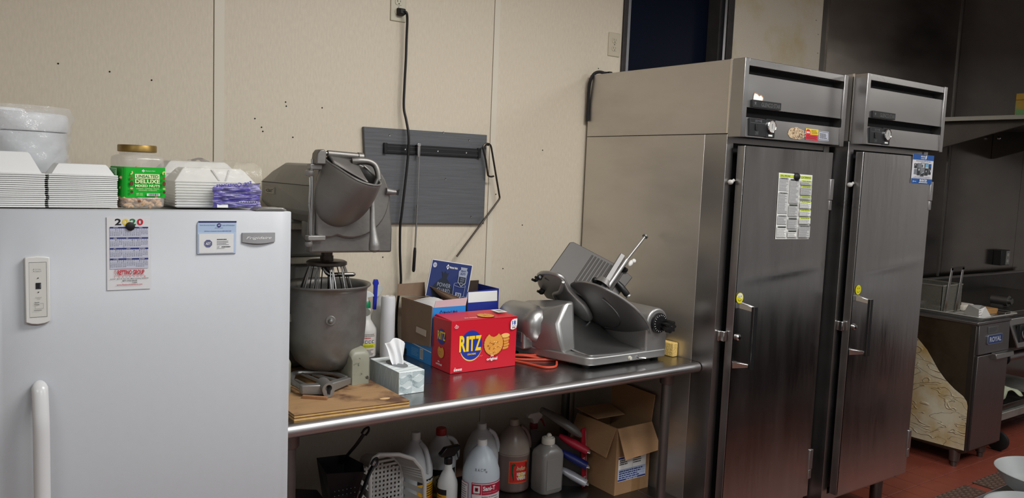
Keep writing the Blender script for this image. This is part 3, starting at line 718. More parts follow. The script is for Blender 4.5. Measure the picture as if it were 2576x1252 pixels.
nut_c = [mat('cashew', (226, 206, 130), 0.5), mat('almond', (140, 74, 30), 0.5), mat('pecan', (92, 48, 20), 0.5), mat('pistachio', (196, 190, 130), 0.5), mat('hazelnut', (78, 44, 24), 0.5)]
for sx in (0.0178, 0.0975):
    s_ = 1 if sx < 0.05 else -1
    P.ring(sx-0.001*s_, 0.0655, 0.0050, 0.0055, 0.0030, nut_c[0], 14, -1.9 if s_ > 0 else 1.9-math.pi*0.9, 0.9 if s_ > 0 else math.pi*0.9+1.2)
    P.disc(sx, 0.0515, 0.0032, 0.0042, nut_c[1], 12).disc(sx, 0.0375, 0.0042, 0.0072, nut_c[2], 12).rect(sx-0.0005, 0.032, sx+0.0005, 0.043, nut_c[1]).disc(sx, 0.0240, 0.0036, 0.0022, nut_c[3], 12).disc(sx, 0.0150, 0.0038, 0.0040, nut_c[4], 12)
P.rect(-0.068, 0.004, -0.012, 0.076, mat('label_pale_green', (150, 205, 155), 0.6)).lines(-0.066, 0.006, -0.014, 0.074, 16, mat('dark_green', (20, 110, 40), 0.6), 8)
P.build('label', t)
nm = mat('mixed_nut_skin', (206, 164, 118), 0.55, noise=0.15, nscale=60)
nm2 = mat('mixed_nut_brown', (132, 84, 48), 0.55, noise=0.15, nscale=60)
nb = MB(); rnd = random.Random(3)
for k in range(230):
    s_ = rnd.uniform(0.0070, 0.0108); z = JZ+0.006+rnd.random()**1.0*0.095
    px, py = rnd.uniform(-0.044, 0.044), rnd.uniform(-0.044, 0.044)
    if k < 120: py = -0.046+rnd.uniform(0, 0.004) if k % 2 else py; px = -0.046+rnd.uniform(0, .004) if k % 4 == 0 else px
    if k < 90: z = JZ+rnd.uniform(0.006, 0.03)
    q = Matrix.Translation((0.4345+px*0.93, -0.6455+py*0.93, z)) @ Matrix.Rotation(rnd.uniform(0, 6), 4, 'Z') @ Matrix.Rotation(rnd.uniform(-0.9, 0.9), 4, 'Y')
    nb.xf = q; nb.ball((0, 0, 0), (s_*1.45, s_*0.72, s_*0.6), 9, 6, mi=0 if rnd.random() < 0.75 else 1)
nb.xf = None
nb.build('mixed_nuts', [nm, nm2], t, kind='stuff')
t.rotation_euler = (0, 0, math.radians(8)); t.scale = (1.03, 1.03, 1.0)
# bag of foam clamshells
t = thing('bagged_clamshells', 'closed foam clamshells in a clear bag with purple print, right end of the freezer top', 'container pack', (0.63, -0.6, 1.505))
def closed_mesh(x0, x1, y0, y1, z0, hb_, ht, groove=True):
    mb = MB()
    def ring(i, z, j=None): j = i if j is None else j; return [(x0+i, y0+j, z), (x1-i, y0+j, z), (x1-i, y1-j, z), (x0+i, y1-j, z)]
    mb.loft([ring(0.004, z0), ring(0.0, z0+hb_-0.002), ring(-0.003, z0+hb_), ring(0.0, z0+hb_+0.003), ring(0.024, z0+hb_+ht-0.005), ring(0.031, z0+hb_+ht)]); return mb
fo = closed_mesh(0.525, 0.742, -0.672, -0.54, 1.506, 0.072, 0.039).build('foam_stack', foam_m, t, bevel=0.004, seg=2)
fr = MB()
for k in range(9):
    z = 1.510+k*0.0075; fr.box((0.5242, -0.6742, z), (0.7425, -0.54, z+0.0022))
fr.build('foam_rims', foam_m, fo)
gv = MB()
for (xa, xb) in ((0.628, 0.6425), (0.676, 0.6605)):
    gv.hexa(((xb-0.0022, -0.6728, 1.5830), (xb+0.0022, -0.6728, 1.5830), (xb+0.0022, -0.668, 1.5830), (xb-0.0022, -0.668, 1.5830)),
            ((xa-0.0022, -0.6525, 1.6130), (xa+0.0022, -0.6525, 1.6130), (xa+0.0022, -0.648, 1.6130), (xa-0.0022, -0.648, 1.6130)))
gv.build('lid_crease', mat('foam_shadow_crease', (196, 196, 196), 0.7), fo)
closed_mesh(0.52, 0.735, -0.535, -0.40, 1.506, 0.092, 0.036).build('foam_stack', foam_m, t, bevel=0.004, seg=2)
film2 = mat('clear_pack_film', (226, 222, 205), 0.14, alpha=0.20, bump=0.8, bscale=30, spec=0.8)
purple_film = mat('purple_printed_film', (176, 172, 214), 0.2, alpha=0.82, bump=0.8, bscale=45, spec=0.7, col2=(98, 86, 176), c2scale=26, c2stretch=(1, 1, 3), c2lo=0.40, c2hi=0.62)
purple_ink = mat('purple_ink', (58, 44, 150), 0.4)
def bagp(u, v):
    # a loose sleeve round both stacks: u round the section, v along x from left gather to right end
    a = 2*math.pi*u; x = 0.492+0.268*v
    hh_ = 0.066+0.001*math.sin(v*17); cy_ = -0.537; cz_ = 1.5715
    if v < 0.2: hh_ *= 0.86+0.14*v/0.2
    yy = math.copysign(abs(math.cos(a))**0.45, math.cos(a))*0.146; zz = math.copysign(abs(math.sin(a))**0.5, math.sin(a))*hh_
    w = 0.0022*math.sin(a*9+v*23)+0.002*math.sin(v*41+a*4)
    return (x, cy_+yy*(1+w*3), max(1.5062, cz_+zz+w))
MB().grid(bagp, 60, 30).build('plastic_bag', film2, t, angle=180)
def crumple(u, v):
    x = 0.620+0.132*u; z = 1.5075+0.062*v+0.010*u*v
    d = 0.004*math.sin(v*19+u*4)+0.003*math.sin(v*37-u*9)+0.002*math.sin(u*23+v*11)+0.0018*math.sin(v*71+u*17)
    return (x+0.002*math.sin(v*13), -0.6905+d-0.004*math.sin(math.pi*v), z)
MB().grid(crumple, 50, 60).build('printed_end', purple_film, t, angle=180)
P = Print(fn=lambda x, y, d: Vector((0.620+x, -0.6905-0.0065-d+0.003*math.sin(x*60), 1.5075+y)))
P.text('Containers', 0.008, 0.0580, 0.076, 0.0690, purple_ink, 0.02, 0.0, True, 0.05).text('Eng:', 0.082, 0.0640, 0.104, 0.0745, purple_ink, 0.03, 0.0, True, 0.15)
for (y, x0, x1, ph) in ((0.0530, 0.002, 0.125, 0), (0.0430, 0.0, 0.12, 2), (0.0300, 0.003, 0.128, 4), (0.0240, 0.0, 0.12, 1), (0.0130, 0.06, 0.126, 3)):
    n = 24
    for i in range(n):
        xa, xb = x0+(x1-x0)*i/n, x0+(x1-x0)*(i+1)/n
        f = lambda x: y-0.02*x/0.13*(0.3)+0.0016*math.sin(x*90+ph)
        P.poly([(xa, f(xa)), (xb, f(xb)), (xb, f(xb)+0.0015), (xa, f(xa)+0.0015)], purple_ink, keep=True)
for x0 in (0.001, 0.006): P.poly([(x0, 0.003), (x0+0.0018, 0.003), (x0+0.0012, 0.050), (x0, 0.048)], purple_ink, keep=True)
P.lv += P.step
P.rect(0.010, 0.001, 0.040, 0.010, ink_white)
for k in range(8):
    x0 = 0.068+k*0.007; P.poly([(x0, 0.020), (x0+0.0035, 0.0165), (x0+0.007, 0.020), (x0+0.0035, 0.0185)], ink_white, keep=True)
P.build('bag_print', t)
MB().grid(lambda u, v: (0.600+0.085*u, -0.50+0.02*v, 1.636+0.010*math.sin(math.pi*min(1, u*1.15))*(1-v)+0.004*math.sin(u*20)*v-0.018*max(0, u-0.4)), 16, 5).build('bag_flap', mat('smoky_purple_film', (120, 112, 140), 0.2, alpha=0.6), t, angle=180)
# strip of loose film lying over the freezer edge near the mixer
MB().grid(lambda u, v: (0.748+0.022*v+0.012*u, -0.66+0.05*u, 1.5085+0.05*(1-v)**1.6), 4, 10).build('loose_film', film2, t, angle=180)
# ---------------------------------------------------------------- things on the wall
plate_m = mat('almond_outlet_plate', (196, 190, 168), 0.4); plate2_m = mat('almond_outlet_plate_light', (190, 180, 158), 0.45)
def outlet(x0, x1, z0, z1, label, m, tilt=0.0):
    t = thing('wall_outlet', label, 'outlet', ((x0+x1)/2, -0.003, (z0+z1)/2))
    MB().box((x0, -0.006, z0), (x1, 0.0, z1)).build('cover_plate', m, t, bevel=0.003)
    cx = (x0+x1)/2
    for cz in (z0+(z1-z0)*0.33, z0+(z1-z0)*0.67):
        mb = MB(); pts = []
        for i in range(24):
            a = 2*math.pi*i/24; pts.append((0.017*math.cos(a), max(-0.0125, min(0.0125, 0.017*math.sin(a)))))
        r_ = mb.prism(pts, (cx, -0.0085, cz), (1, 0, 0), (0, 0, 1), 0.004).build('receptacle', m, t, bevel=0.0008)
        P = Print((cx, -0.0085, cz), (1, 0, 0), (0, 0, 1)); P.rect(-0.0075, -0.001, -0.0055, 0.008, slot_m).rect(0.0055, 0.0, 0.0072, 0.007, slot_m).disc(0, -0.007, 0.0024, 0.0024, slot_m, 10)
        P.build('slots', r_)
    mb = MB(); mb.lathe([(0.003, 0), (0.0028, 0.0012)], (cx, -0.006, (z0+z1)/2), 12, Matrix.Rotation(math.radians(90), 4, 'X'), cap1=True); mb.build('screw', chrome_m, t)
    return t
outlet(1.496, 1.5655, 2.231, 2.3455, 'almond duplex outlet high on the wall with a black plug in it', plate_m)
outlet(2.674, 2.749, 2.2275, 2.341, 'almond duplex outlet beside the dark window frame', plate2_m)
# black cord
t = thing('power_cord', 'black power cord hanging down the wall from the high outlet', 'cord', (1.535, -0.02, 2.264))
m_ = MB(); m_.hexa(((1.519, -0.009, 2.252), (1.551, -0.009, 2.252), (1.551, -0.009, 2.284), (1.519, -0.009, 2.284)), ((1.524, -0.036, 2.256), (1.549, -0.036, 2.256), (1.549, -0.036, 2.279), (1.524, -0.036, 2.279)))
m_.build('plug', rubber_m, t, bevel=0.004)
MB().tube([(1.540, -0.034, 2.267), (1.549, -0.040, 2.263), (1.5555, -0.036, 2.235), (1.5565, -0.032, 2.16), (1.556, -0.032, 2.079), (1.553, -0.032, 1.98), (1.5525, -0.032, 1.887), (1.5610, -0.040, 1.835), (1.566, -0.055, 1.77), (1.565, -0.055, 1.68),
           (1.553, -0.055, 1.546), (1.545, -0.052, 1.45), (1.5435, -0.045, 1.40), (1.5505, -0.035, 1.30), (1.5575, -0.032, 1.22), (1.560, -0.032, 1.16), (1.548, -0.032, 1.082), (1.544, -0.032, 0.98), (1.547, -0.04, 0.92), (1.553, -0.06, 0.8965)], 0.0052, 8, smooth=5).build('cable', rubber_m, t)
# grey board
t = thing('wall_board', 'grey painted wooden board screwed to the wall above the table', 'board', (1.68, -0.01, 1.6))
wood_grey = mat('grey_painted_wood', (90, 92, 95), 0.55, noise=0.12, nscale=60, stretch=(0.1, 1, 1.6), bump=0.15, bscale=80)
MB().hexa(((1.4105, -0.020, 1.4125), (1.9735, -0.020, 1.4065), (1.9735, -0.0023, 1.4065), (1.4105, -0.0023, 1.4125)), ((1.383, -0.020, 1.7985), (1.9735, -0.020, 1.8005), (1.9735, -0.0023, 1.8005), (1.383, -0.0023, 1.7985))).build('panel', wood_grey, t, bevel=0.002)
for (sx, sz) in ((1.497, 1.771), (1.880, 1.772), (1.904, 1.439), (1.470, 1.45), (1.75, 1.797), (1.768, 1.60)):
    mb = MB(); mb.lathe([(0.0045, 0), (0.004, 0.0012), (0.0015, 0.0006)], (sx, -0.020, sz), 12, Matrix.Rotation(math.radians(90), 4, 'X'), cap1=True); mb.build('screw', grey_steel_m, t)
# magnetic strip
t = thing('magnetic_strip', 'black magnetic knife strip mounted across the grey wall board', 'knife rack', (1.70, -0.026, 1.72))
bk = mat('strip_black', (22, 22, 23), 0.35)
q = Matrix.Translation((1.470, -0.020, 1.698)) @ Matrix.Rotation(-0.011*-1, 4, 'Y')
m_ = MB(); m_.box((1.470, -0.030, 1.6985), (1.9335, -0.0205, 1.7375)); m_.box((1.4685, -0.034, 1.6965), (1.482, -0.0205, 1.7395)); m_.box((1.922, -0.034, 1.6975), (1.9350, -0.0205, 1.7405))
so = m_.build('strip_body', bk, t, bevel=0.0015)
for z in (1.7085, 1.7265):
    MB().box((1.482, -0.0315, z-0.0015), (1.922, -0.0295, z+0.0015)).build('rib', mat('strip_dark_grey', (48, 48, 50), 0.4), so)
for x in (1.566, 1.720, 1.862):
    mb = MB(); mb.lathe([(0.004, 0), (0.0035, 0.0014), (0.001, 0.0008)], (x, -0.030, 1.718), 12, Matrix.Rotation(math.radians(90), 4, 'X'), cap1=True); mb.build('screw', chrome_m, so)
# telescoping pickup rod on the strip
t = thing('telescoping_rod', 'thin telescoping chrome rod with black grip hanging from the magnetic strip', 'rod', (1.62, -0.04, 1.7))
m_ = MB(); m_.hexa(((1.6155, -0.046, 1.688), (1.6215, -0.046, 1.688), (1.6215, -0.0345, 1.688), (1.6155, -0.0345, 1.688)), ((1.6135, -0.048, 1.745), (1.6265, -0.048, 1.745), (1.6265, -0.0345, 1.745), (1.6135, -0.0345, 1.745)))
m_.cyl((1.6195, -0.05, 1.7385), (1.6195, -0.033, 1.7385), 0.0085, n=14); m_.build('clip', chrome_m, t, bevel=0.001)
MB().cyl((1.6265, -0.043, 1.745), (1.6215, -0.043, 1.482), 0.0026, n=10).cyl((1.6215, -0.043, 1.482), (1.6165, -0.043, 1.309), 0.0040, n=10).cyl((1.6217, -0.043, 1.490), (1.6215, -0.043, 1.480), 0.0050, n=10).build('shaft', chrome_m, t)
MB().tube([(1.6165, -0.043, 1.311), (1.6160, -0.043, 1.295), (1.6128, -0.043, 1.216), (1.6125, -0.043, 1.2085)], [0.0048, 0.0065, 0.0068, 0.004], 12).build('grip', rubber_m, t)
# bent wire hook
t = thing('wire_hook', 'bent dark wire rod hooked over the right edge of the grey board', 'hook', (1.97, -0.045, 1.7))
MB().tube([(1.9985, -0.047, 1.6213), (1.985, -0.047, 1.6185), (1.971, -0.047, 1.6215), (1.9655, -0.047, 1.632), (1.953, -0.047, 1.69), (1.938, -0.047, 1.736), (1.940, -0.047, 1.752), (1.952, -0.047, 1.7605), (1.966, -0.047, 1.7605), (1.978, -0.047, 1.750),
           (1.990, -0.047, 1.705), (2.010, -0.047, 1.625), (2.0325, -0.047, 1.536), (2.0335, -0.047, 1.525), (2.024, -0.047, 1.509), (1.95, -0.047, 1.421), (1.820, -0.047, 1.268)], 0.0042, 8, smooth=3).build('wire', mat('dark_wire', (70, 64, 58), 0.35, 0.9), t)
m_ = MB(); m_.cyl((1.9645, -0.0205, 1.757), (1.9645, -0.055, 1.7545), 0.003, n=8); tag(m_.build('hook_nail', grey_steel_m), 'nail in the grey board that carries the bent wire hook', 'nail')
# ---------------------------------------------------------------- plywood base and the stand mixer on it
ply_top = mat('plywood_face', (160, 126, 88), 0.6, noise=0.10, nscale=10, stretch=(1, 6, 1), col2=(92, 62, 44), c2scale=7.5, c2lo=0.50, c2hi=0.66)
ply_a = mat('plywood_light_ply', (196, 158, 98), 0.7, noise=0.12, nscale=60)
ply_b = mat('plywood_dark_ply', (122, 84, 50), 0.75, noise=0.2, nscale=60)
t = thing('plywood_board', 'stained plywood board on the steel table under the mixer', 'board', (1.01, -0.42, TZ))
PX0, PX1, PY0, PY1 = 0.8305, 1.1985, -0.789, -0.03
for k, (z0, z1, m, e) in enumerate(((0, 0.006, ply_a, 0), (0.0062, 0.0098, ply_b, 0.0012), (0.010, 0.0148, ply_a, 0.0004), (0.015, 0.0168, ply_b, 0.0013), (0.017, 0.0205, ply_top, 0))):
    MB().hexa(((PX0+e, PY0+0.012+e, TZ+z0), (PX1-e, PY0-0.012+e, TZ+z0), (PX1-0.006-e, PY1, TZ+z0), (PX0+e, PY1, TZ+z0)),
              ((PX0+e, PY0+0.012+e, TZ+z1), (PX1-e, PY0-0.012+e, TZ+z1), (PX1-0.006-e, PY1, TZ+z1), (PX0+e, PY1, TZ+z1))).build('top_ply' if k == 4 else 'ply', m, t, bevel=0.0005, seg=1)
ZP = TZ+0.0206
tag(MB().ball((1.137, -0.750, ZP+0.0008), (0.018, 0.010, 0.0012), 14, 6).build('dried_splash', mat('dried_dough', (206, 170, 124), 0.6)), 'small dried pale blob on the plywood board', 'spill')

mx = thing('stand_mixer', 'grey bench stand mixer with bowl, wire whip and vegetable slicer attachment', 'mixer', (1.075, -0.33, ZP))
# head
def head_ring(y, s_, zt, zb):
    c = 1.075; w = 0.120*s_
    return [(c-w, y, zb+0.035), (c-w, y, 1.572), (c-w*0.62, y, zt), (c+w*0.62, y, zt), (c+w, y, 1.572), (c+w, y, zb+0.035), (c+w*0.72, y, zb), (c-w*0.72, y, zb)]
h = MB(); h.loft([head_ring(-0.062, 0.86, 1.600, 1.490), head_ring(-0.075, 1.0, 1.612, 1.470), head_ring(-0.20, 1.0, 1.643, 1.447), head_ring(-0.59, 1.0, 1.640, 1.447), head_ring(-0.605, 0.96, 1.630, 1.455)])
h.build('head', mixer_m, mx, bevel=0.008, seg=2, angle=25)
sm = MB()
for sx in (0.9545, 1.1955): sm.box((sx-0.0006, -0.59, 1.5708), (sx+0.0006, -0.08, 1.5728))
sm.build('head_seam', ink_black, mx)
np_ = MB().box((0.9525, -0.228, 1.5295), (0.9560, -0.128, 1.5545)).build('nameplate', mat('pale_nameplate', (168, 162, 150), 0.4, 0.3), mx, bevel=0.001)
P = Print((0.9525, -0.128, 1.5295), (0, -1, 0), (0, 0, 1)); P.rect(0.002, 0.0018, 0.098, 0.0232, ink_grey).rect(0.0045, 0.0035, 0.0955, 0.0215, mat('pale_nameplate', (168, 162, 150), 0.4, 0.3)).text('HOBART', 0.012, 0.006, 0.088, 0.019, ink_black, 0.03)
P.build('plate_lettering', np_)
# pedestal
band_m = mat('worn_cream_band', (176, 170, 152), 0.5, 0.2, noise=0.15, nscale=40, stretch=(3, 3, 0.3))
MB().box((0.985, -0.30, 1.412), (1.165, -0.055, 1.438)).build('pedestal_band', band_m, mx, bevel=0.004)
MB().box((0.988, -0.31, 1.436), (1.162, -0.055, 1.452)).build('pedestal_cap', mixer_m, mx, bevel=0.004)
MB().box((0.99, -0.27, 1.312), (1.152, -0.055, 1.414)).build('pedestal_upper', mixer_m, mx, bevel=0.012)
MB().box((0.99, -0.275, 1.287), (1.150, -0.055, 1.311)).build('pedestal_band', band_m, mx, bevel=0.005)
pc = MB(); pc.loft([[(1.02-0.11*k, -0.245-0.005*k, z), (1.125+0.03*k, -0.245-0.005*k, z), (1.125+0.03*k, -0.058, z), (1.02-0.11*k, -0.058, z)] for z, k in ((1.289, 0), (1.10, 0.1), (0.99, 1.0), (ZP, 1.6))])
pc.build('pedestal', mixer_m, mx, bevel=0.02, seg=3)
# drive: planetary housing and shaft
pl = MB(); pl.lathe([(0.0, 1.36), (0.058, 1.362), (0.075, 1.385), (0.085, 1.40), (0.085, 1.452)], (1.071, -0.42, 0), 32); pl.build('planetary', mixer_m, mx)
MB().cyl((1.071, -0.42, 1.315), (1.071, -0.42, 1.37), 0.0195, n=20).cyl((1.071, -0.42, 1.318), (1.071, -0.42, 1.333), 0.0225, n=20).build('drive_shaft', mat('dark_bronze', (74, 66, 60), 0.35, 0.9), mx)
# forked base
ft_m = mat('grey_green_enamel', (142, 142, 126), 0.42, noise=0.08, nscale=20, col2=(70, 66, 56), c2scale=24, c2lo=0.66, c2hi=0.70)
for sx in (1.141, 0.868):
    f = MB(); prof = []
    def foot_ring(y, hgt, w, r_=0.017):
        out = [(sx-w, y, ZP), (sx-w, y, ZP+hgt-r_)]
        for cx_, a0 in ((sx-w+r_, 180), (sx+w-r_, 90)):
            for i in range(5):
                a = math.radians(a0-90*i/4); out.append((cx_+r_*math.cos(a), y, ZP+hgt-r_+r_*math.sin(a)))
        return out+[(sx+w, y, ZP+hgt-r_), (sx+w, y, ZP)]
    f.loft([foot_ring(-0.558, 0.100, 0.030), foot_ring(-0.553, 0.112, 0.0335), foot_ring(-0.53, 0.120, 0.0345), foot_ring(-0.40, 0.128, 0.037), foot_ring(-0.22, 0.14, 0.045), foot_ring(-0.06, 0.15, 0.05)])
    f.build('foot', ft_m, mx, angle=50)
# bowl support arms
for s_ in (-1, 1):
    MB().tube([(1.075+s_*0.08, -0.22, 1.12), (1.075+s_*0.145, -0.27, 1.12), (1.075+s_*0.15, -0.40, 1.125), (1.075+s_*0.138, -0.44, 1.13)], 0.014, 10, smooth=4).build('bowl_arm', mixer_m, mx)
# bowl
bc = (1.075, -0.42, 0)
bw = MB(); prof = [(0.0, 0.939), (0.045, 0.9405), (0.080, 0.952), (0.106, 0.976), (0.121, 1.008), (0.129, 1.05), (0.1325, 1.10), (0.134, 1.215), (0.1365, 1.226), (0.144, 1.2305), (0.1475, 1.2345), (0.146, 1.239), (0.139, 1.2365), (0.131, 1.229), (0.1305, 1.215), (0.129, 1.10), (0.1255, 1.052), (0.1175, 1.01), (0.103, 0.98), (0.078, 0.956), (0.044, 0.945), (0, 0.9435)]
bw.lathe(prof, bc, 64); bo = bw.build('bowl', mat('tinned_bowl_steel', (140, 138, 134), 0.46, 0.75, noise=0.12, nscale=7, col2=(116, 112, 107), c2scale=5, rvar=0.08), mx, angle=60)
pn = MB(); Qp = Matrix.Rotation(math.radians(90), 4, 'X'); Qp = Matrix.Rotation(math.radians(-17), 4, 'Z') @ Qp
pn.lathe([(0.0165, 0.0), (0.0165, 0.003), (0.015, 0.0045), (0.009, 0.0045), (0.008, 0.009), (0.0055, 0.0165), (0.001, 0.018)], (1.0355, -0.5465, 1.132), 24, Qp, cap0=True, cap1=True); pn.build('bowl_pin', cast_m, bo)
cl_ = MB(); cl_.box((1.203, -0.40, 1.075), (1.222, -0.37, 1.125)); cl_.build('bowl_clamp', rubber_m, mx, bevel=0.004)
# whip
wh = MB(); wh.lathe([(0.0, 1.3145), (0.030, 1.318), (0.060, 1.3165), (0.068, 1.312), (0.0685, 1.3035), (0.064, 1.3005), (0.020, 1.3000), (0.018, 1.285), (0.008, 1.280), (0, 1.280)], (1.071, -0.42, 0), 40)
wo = wh.build('whip', mat('dark_cast_whip', (96, 90, 84), 0.4, 0.9), mx)
wire_m = mat('whip_wire', (150, 148, 146), 0.28, 1.0)
for k in range(14):
    a = math.pi*k/14+0.08+(0.07 if k % 2 else -0.05)
    ca, sa = math.cos(a), math.sin(a); off = 0.016*math.sin(k*2.1)
    pts = []
    for (r_, z) in ((0.058, 1.302), (0.068, 1.275), (0.084, 1.225), (0.093, 1.17), (0.090, 1.10), (0.072, 1.03), (0.040, 0.985), (0.0, 0.965+0.003*(k % 4))):
        pts.append((1.071+r_*ca-off*sa, -0.42+r_*sa+off*ca, z))
    for (r_, z) in ((0.040, 0.985), (0.072, 1.03), (0.090, 1.10), (0.093, 1.17), (0.084, 1.225), (0.068, 1.275), (0.058, 1.302)):
        pts.append((1.071-r_*ca-off*sa, -0.42-r_*sa+off*ca, z))
    MB().tube(pts, 0.0020, 6, smooth=2).build('wire', wire_m, wo)
MB().tube([(1.058, -0.432, 1.292), (1.064, -0.44, 1.278), (1.075, -0.448, 1.2705), (1.09, -0.450, 1.2695), (1.150, -0.455, 1.269), (1.1565, -0.455, 1.269)], [0.007, 0.0085, 0.009, 0.0078, 0.0075, 0.0045], 12, smooth=3).build('locking_pin', chrome_m, wo)

# vegetable slicer attachment on the hub at the front of the head
# housing box with a rounded upper right corner
pts = [(0.921, 1.3685), (1.2000, 1.3640), (1.2000, 1.44)]
for i in range(15):
    a = math.radians(-8+i*(98)/14); pts.append((1.050+0.142*math.cos(a), 1.528+0.140*math.sin(a)))
pts += [(0.995, 1.668), (0.956, 1.650), (0.940, 1.600), (0.927, 1.46)]
MB().prism(pts, (0, -0.648, 0), (1, 0, 0), (0, 0, 1), 0.042).build('slicer_housing', cast_dark_m, mx, bevel=0.006, seg=3)
# front cover disc, hinged on the left
pts = []
for i in range(25):
    a = math.radians(-112+i*(212)/24); pts.append((1.052+0.128*math.cos(a), 1.540+0.126*math.sin(a)))
pts += [(0.975, 1.660), (0.945, 1.655), (0.938, 1.60), (0.936, 1.50), (0.936, 1.425), (0.950, 1.4165), (0.985, 1.4165)]
MB().prism(pts, (0, -0.662, 0), (1, 0, 0), (0, 0, 1), 0.014).build('slicer_cover', cast_dark_m, mx, bevel=0.005, seg=3)
hg = MB(); hg.cyl((0.918, -0.664, 1.405), (0.918, -0.664, 1.655), 0.0045, n=10); hg.build('hinge_pin', chrome_m, mx)
MB().tube([(0.914, -0.662, 1.60), (0.914, -0.664, 1.57), (0.912, -0.664, 1.52), (0.9165, -0.664, 1.49), (0.916, -0.664, 1.45), (0.918, -0.664, 1.42)], 0.0045, 8, smooth=3).build('hinge_spring', chrome_m, mx)
MB().box((0.903, -0.678, 1.4085), (0.960, -0.650, 1.4245)).build('hinge_lug', cast_m, mx, bevel=0.003)
MB().box((0.906, -0.678, 1.6235), (0.962, -0.650, 1.6415)).build('hinge_lug', cast_m, mx, bevel=0.003)
kn = MB(); kn.lathe([(0.0, 0.0), (0.010, 0.001), (0.014, 0.008), (0.0135, 0.016), (0.009, 0.019), (0.006, 0.019)], (0.908, -0.668, 1.603), 18); kn.build('hinge_knob', cast_m, mx)
kn = MB(); kn.lathe([(0.0, 0.0), (0.009, 0.001), (0.012, 0.008), (0.011, 0.015)], (0.909, -0.668, 1.390), 18); kn.build('hinge_knob', cast_m, mx)
# ear and top shaft
ear = [(0.918, 1.640), (0.922, 1.672), (0.930, 1.684), (0.944, 1.686), (0.951, 1.676), (0.950, 1.640)]
MB().prism(ear, (0, -0.695, 0), (1, 0, 0), (0, 0, 1), 0.045).build('ear', cast_dark_m, mx, bevel=0.004)
MB().cyl((0.946, -0.68, 1.6745), (0.962, -0.68, 1.6742), 0.0045, n=10).build('pivot_rod', chrome_m, mx)
MB().cyl((0.959, -0.68, 1.6735), (1.066, -0.68, 1.6695), 0.0105, n=16).cyl((1.058, -0.68, 1.668), (1.074, -0.68, 1.6675), 0.0140, n=16).build('pivot_tube', cast_dark_m, mx)
# hopper: rim sloping down to the right, body flaring from the cover
rim = [(0.948, -0.676, 1.660), (0.958, -0.700, 1.646), (0.973, -0.728, 1.632), (0.990, -0.752, 1.616), (1.008, -0.775, 1.602), (1.028, -0.790, 1.5915), (1.047, -0.797, 1.5865), (1.067, -0.793, 1.584), (1.086, -0.780, 1.585), (1.100, -0.760, 1.589),
       (1.108, -0.735, 1.5955), (1.110, -0.712, 1.604), (1.106, -0.695, 1.614), (1.096, -0.682, 1.628), (1.082, -0.676, 1.640), (1.062, -0.674, 1.648), (1.035, -0.673, 1.655), (1.005, -0.673, 1.660), (0.975, -0.673, 1.664), (0.957, -0.673, 1.664)]
n_ = len(rim); rings = [[], [], [], []]
for i in range(n_):
    a = math.radians(120+i*360/n_) if True else 0
    rx = Vector(rim[i])
    ca = math.atan2(rx.z-1.560, rx.x-1.010)
    # matching point on the cover plane: an oval low behind the rim
    ang = math.radians(150)+2*math.pi*i/n_
    bp = Vector((1.006+0.080*math.cos(ang), -0.661, 1.530+0.080*math.sin(ang)))
    if rx.y > -0.685 and rx.z > 1.63: bp.z = max(bp.z, 1.60)
    q1 = rx.lerp(bp, 0.35); q2 = rx.lerp(bp, 0.72)
    bulge = 0.020*(1 if rx.y < -0.69 else 0)
    q1 += Vector((0, -bulge*0.3, -bulge*0.9)); q2 += Vector((0, -bulge*0.5, -bulge*0.8))
    rings[0].append(rx); rings[1].append(q1); rings[2].append(q2); rings[3].append(bp)
hp = MB(); hp.loft(rings, False, False); hp.build('slicer_hopper', cast_dark_m, mx, solid=0.0055, sub=2, angle=180, offset=-1)
MB().tube([Vector(p) for p in rim[:15]], 0.0032, 8, smooth=2).build('hopper_rim', cast_m, mx)
# pusher plate closing the left part of the hopper mouth, hung from the pivot tube
pp = MB()
def pplate(u, v):
    a = Vector((0.962+0.088*u, -0.684+0.0*u, 1.668-0.010*u*u))
    b = Vector((0.962+0.085*u, -0.712-0.072*u, 1.6455-0.052*u))
    p = a.lerp(b, v); return p+Vector((0, -0.010*math.sin(math.pi*v), -0.010*math.sin(math.pi*v)*u))
pp.grid(pplate, 14, 10); pp.build('pusher_plate', cast_dark_m, mx, solid=0.006, angle=180)
# throat seen inside the hopper
MB().prism([(0.975+0.0, 1.50), (1.085, 1.50), (1.100, 1.575), (1.085, 1.635), (1.0, 1.645), (0.965, 1.60)], (0, -0.6655, 0), (1, 0, 0), (0, 0, 1), 0.003).build('hopper_throat', mat('dark_cast', (60, 56, 54), 0.5, 0.8), mx)
# pusher lever: arched arm, then a long handle with a bulb
MB().tube([(1.030, -0.700, 1.654), (1.052, -0.704, 1.6555), (1.075, -0.706, 1.6555), (1.092, -0.709, 1.651), (1.103, -0.713, 1.642), (1.109, -0.718, 1.624), (1.1105, -0.722, 1.600)], [0.010, 0.012, 0.0105, 0.010, 0.0095, 0.0095, 0.0095], 14, smooth=4).build('pusher_arm', cast_dark_m, mx)
MB().tube([(1.1105, -0.722, 1.602), (1.100, -0.718, 1.575), (1.0955, -0.712, 1.545), (1.096, -0.715, 1.50), (1.0955, -0.72, 1.455), (1.097, -0.724, 1.425), (1.0985, -0.727, 1.400), (1.0995, -0.727, 1.383), (1.0998, -0.727, 1.3745)], [0.0095, 0.0092, 0.0085, 0.0085, 0.0095, 0.0125, 0.0172, 0.0180, 0.006], 16, smooth=4).build('lever_handle', cast_m, mx)
wn = MB(); wn.tube([(1.165, -0.664, 1.5635), (1.185, -0.664, 1.561), (1.200, -0.664, 1.5605)], [0.0115, 0.0095, 0.0075], 12); wn.build('latch_boss', cast_m, mx)
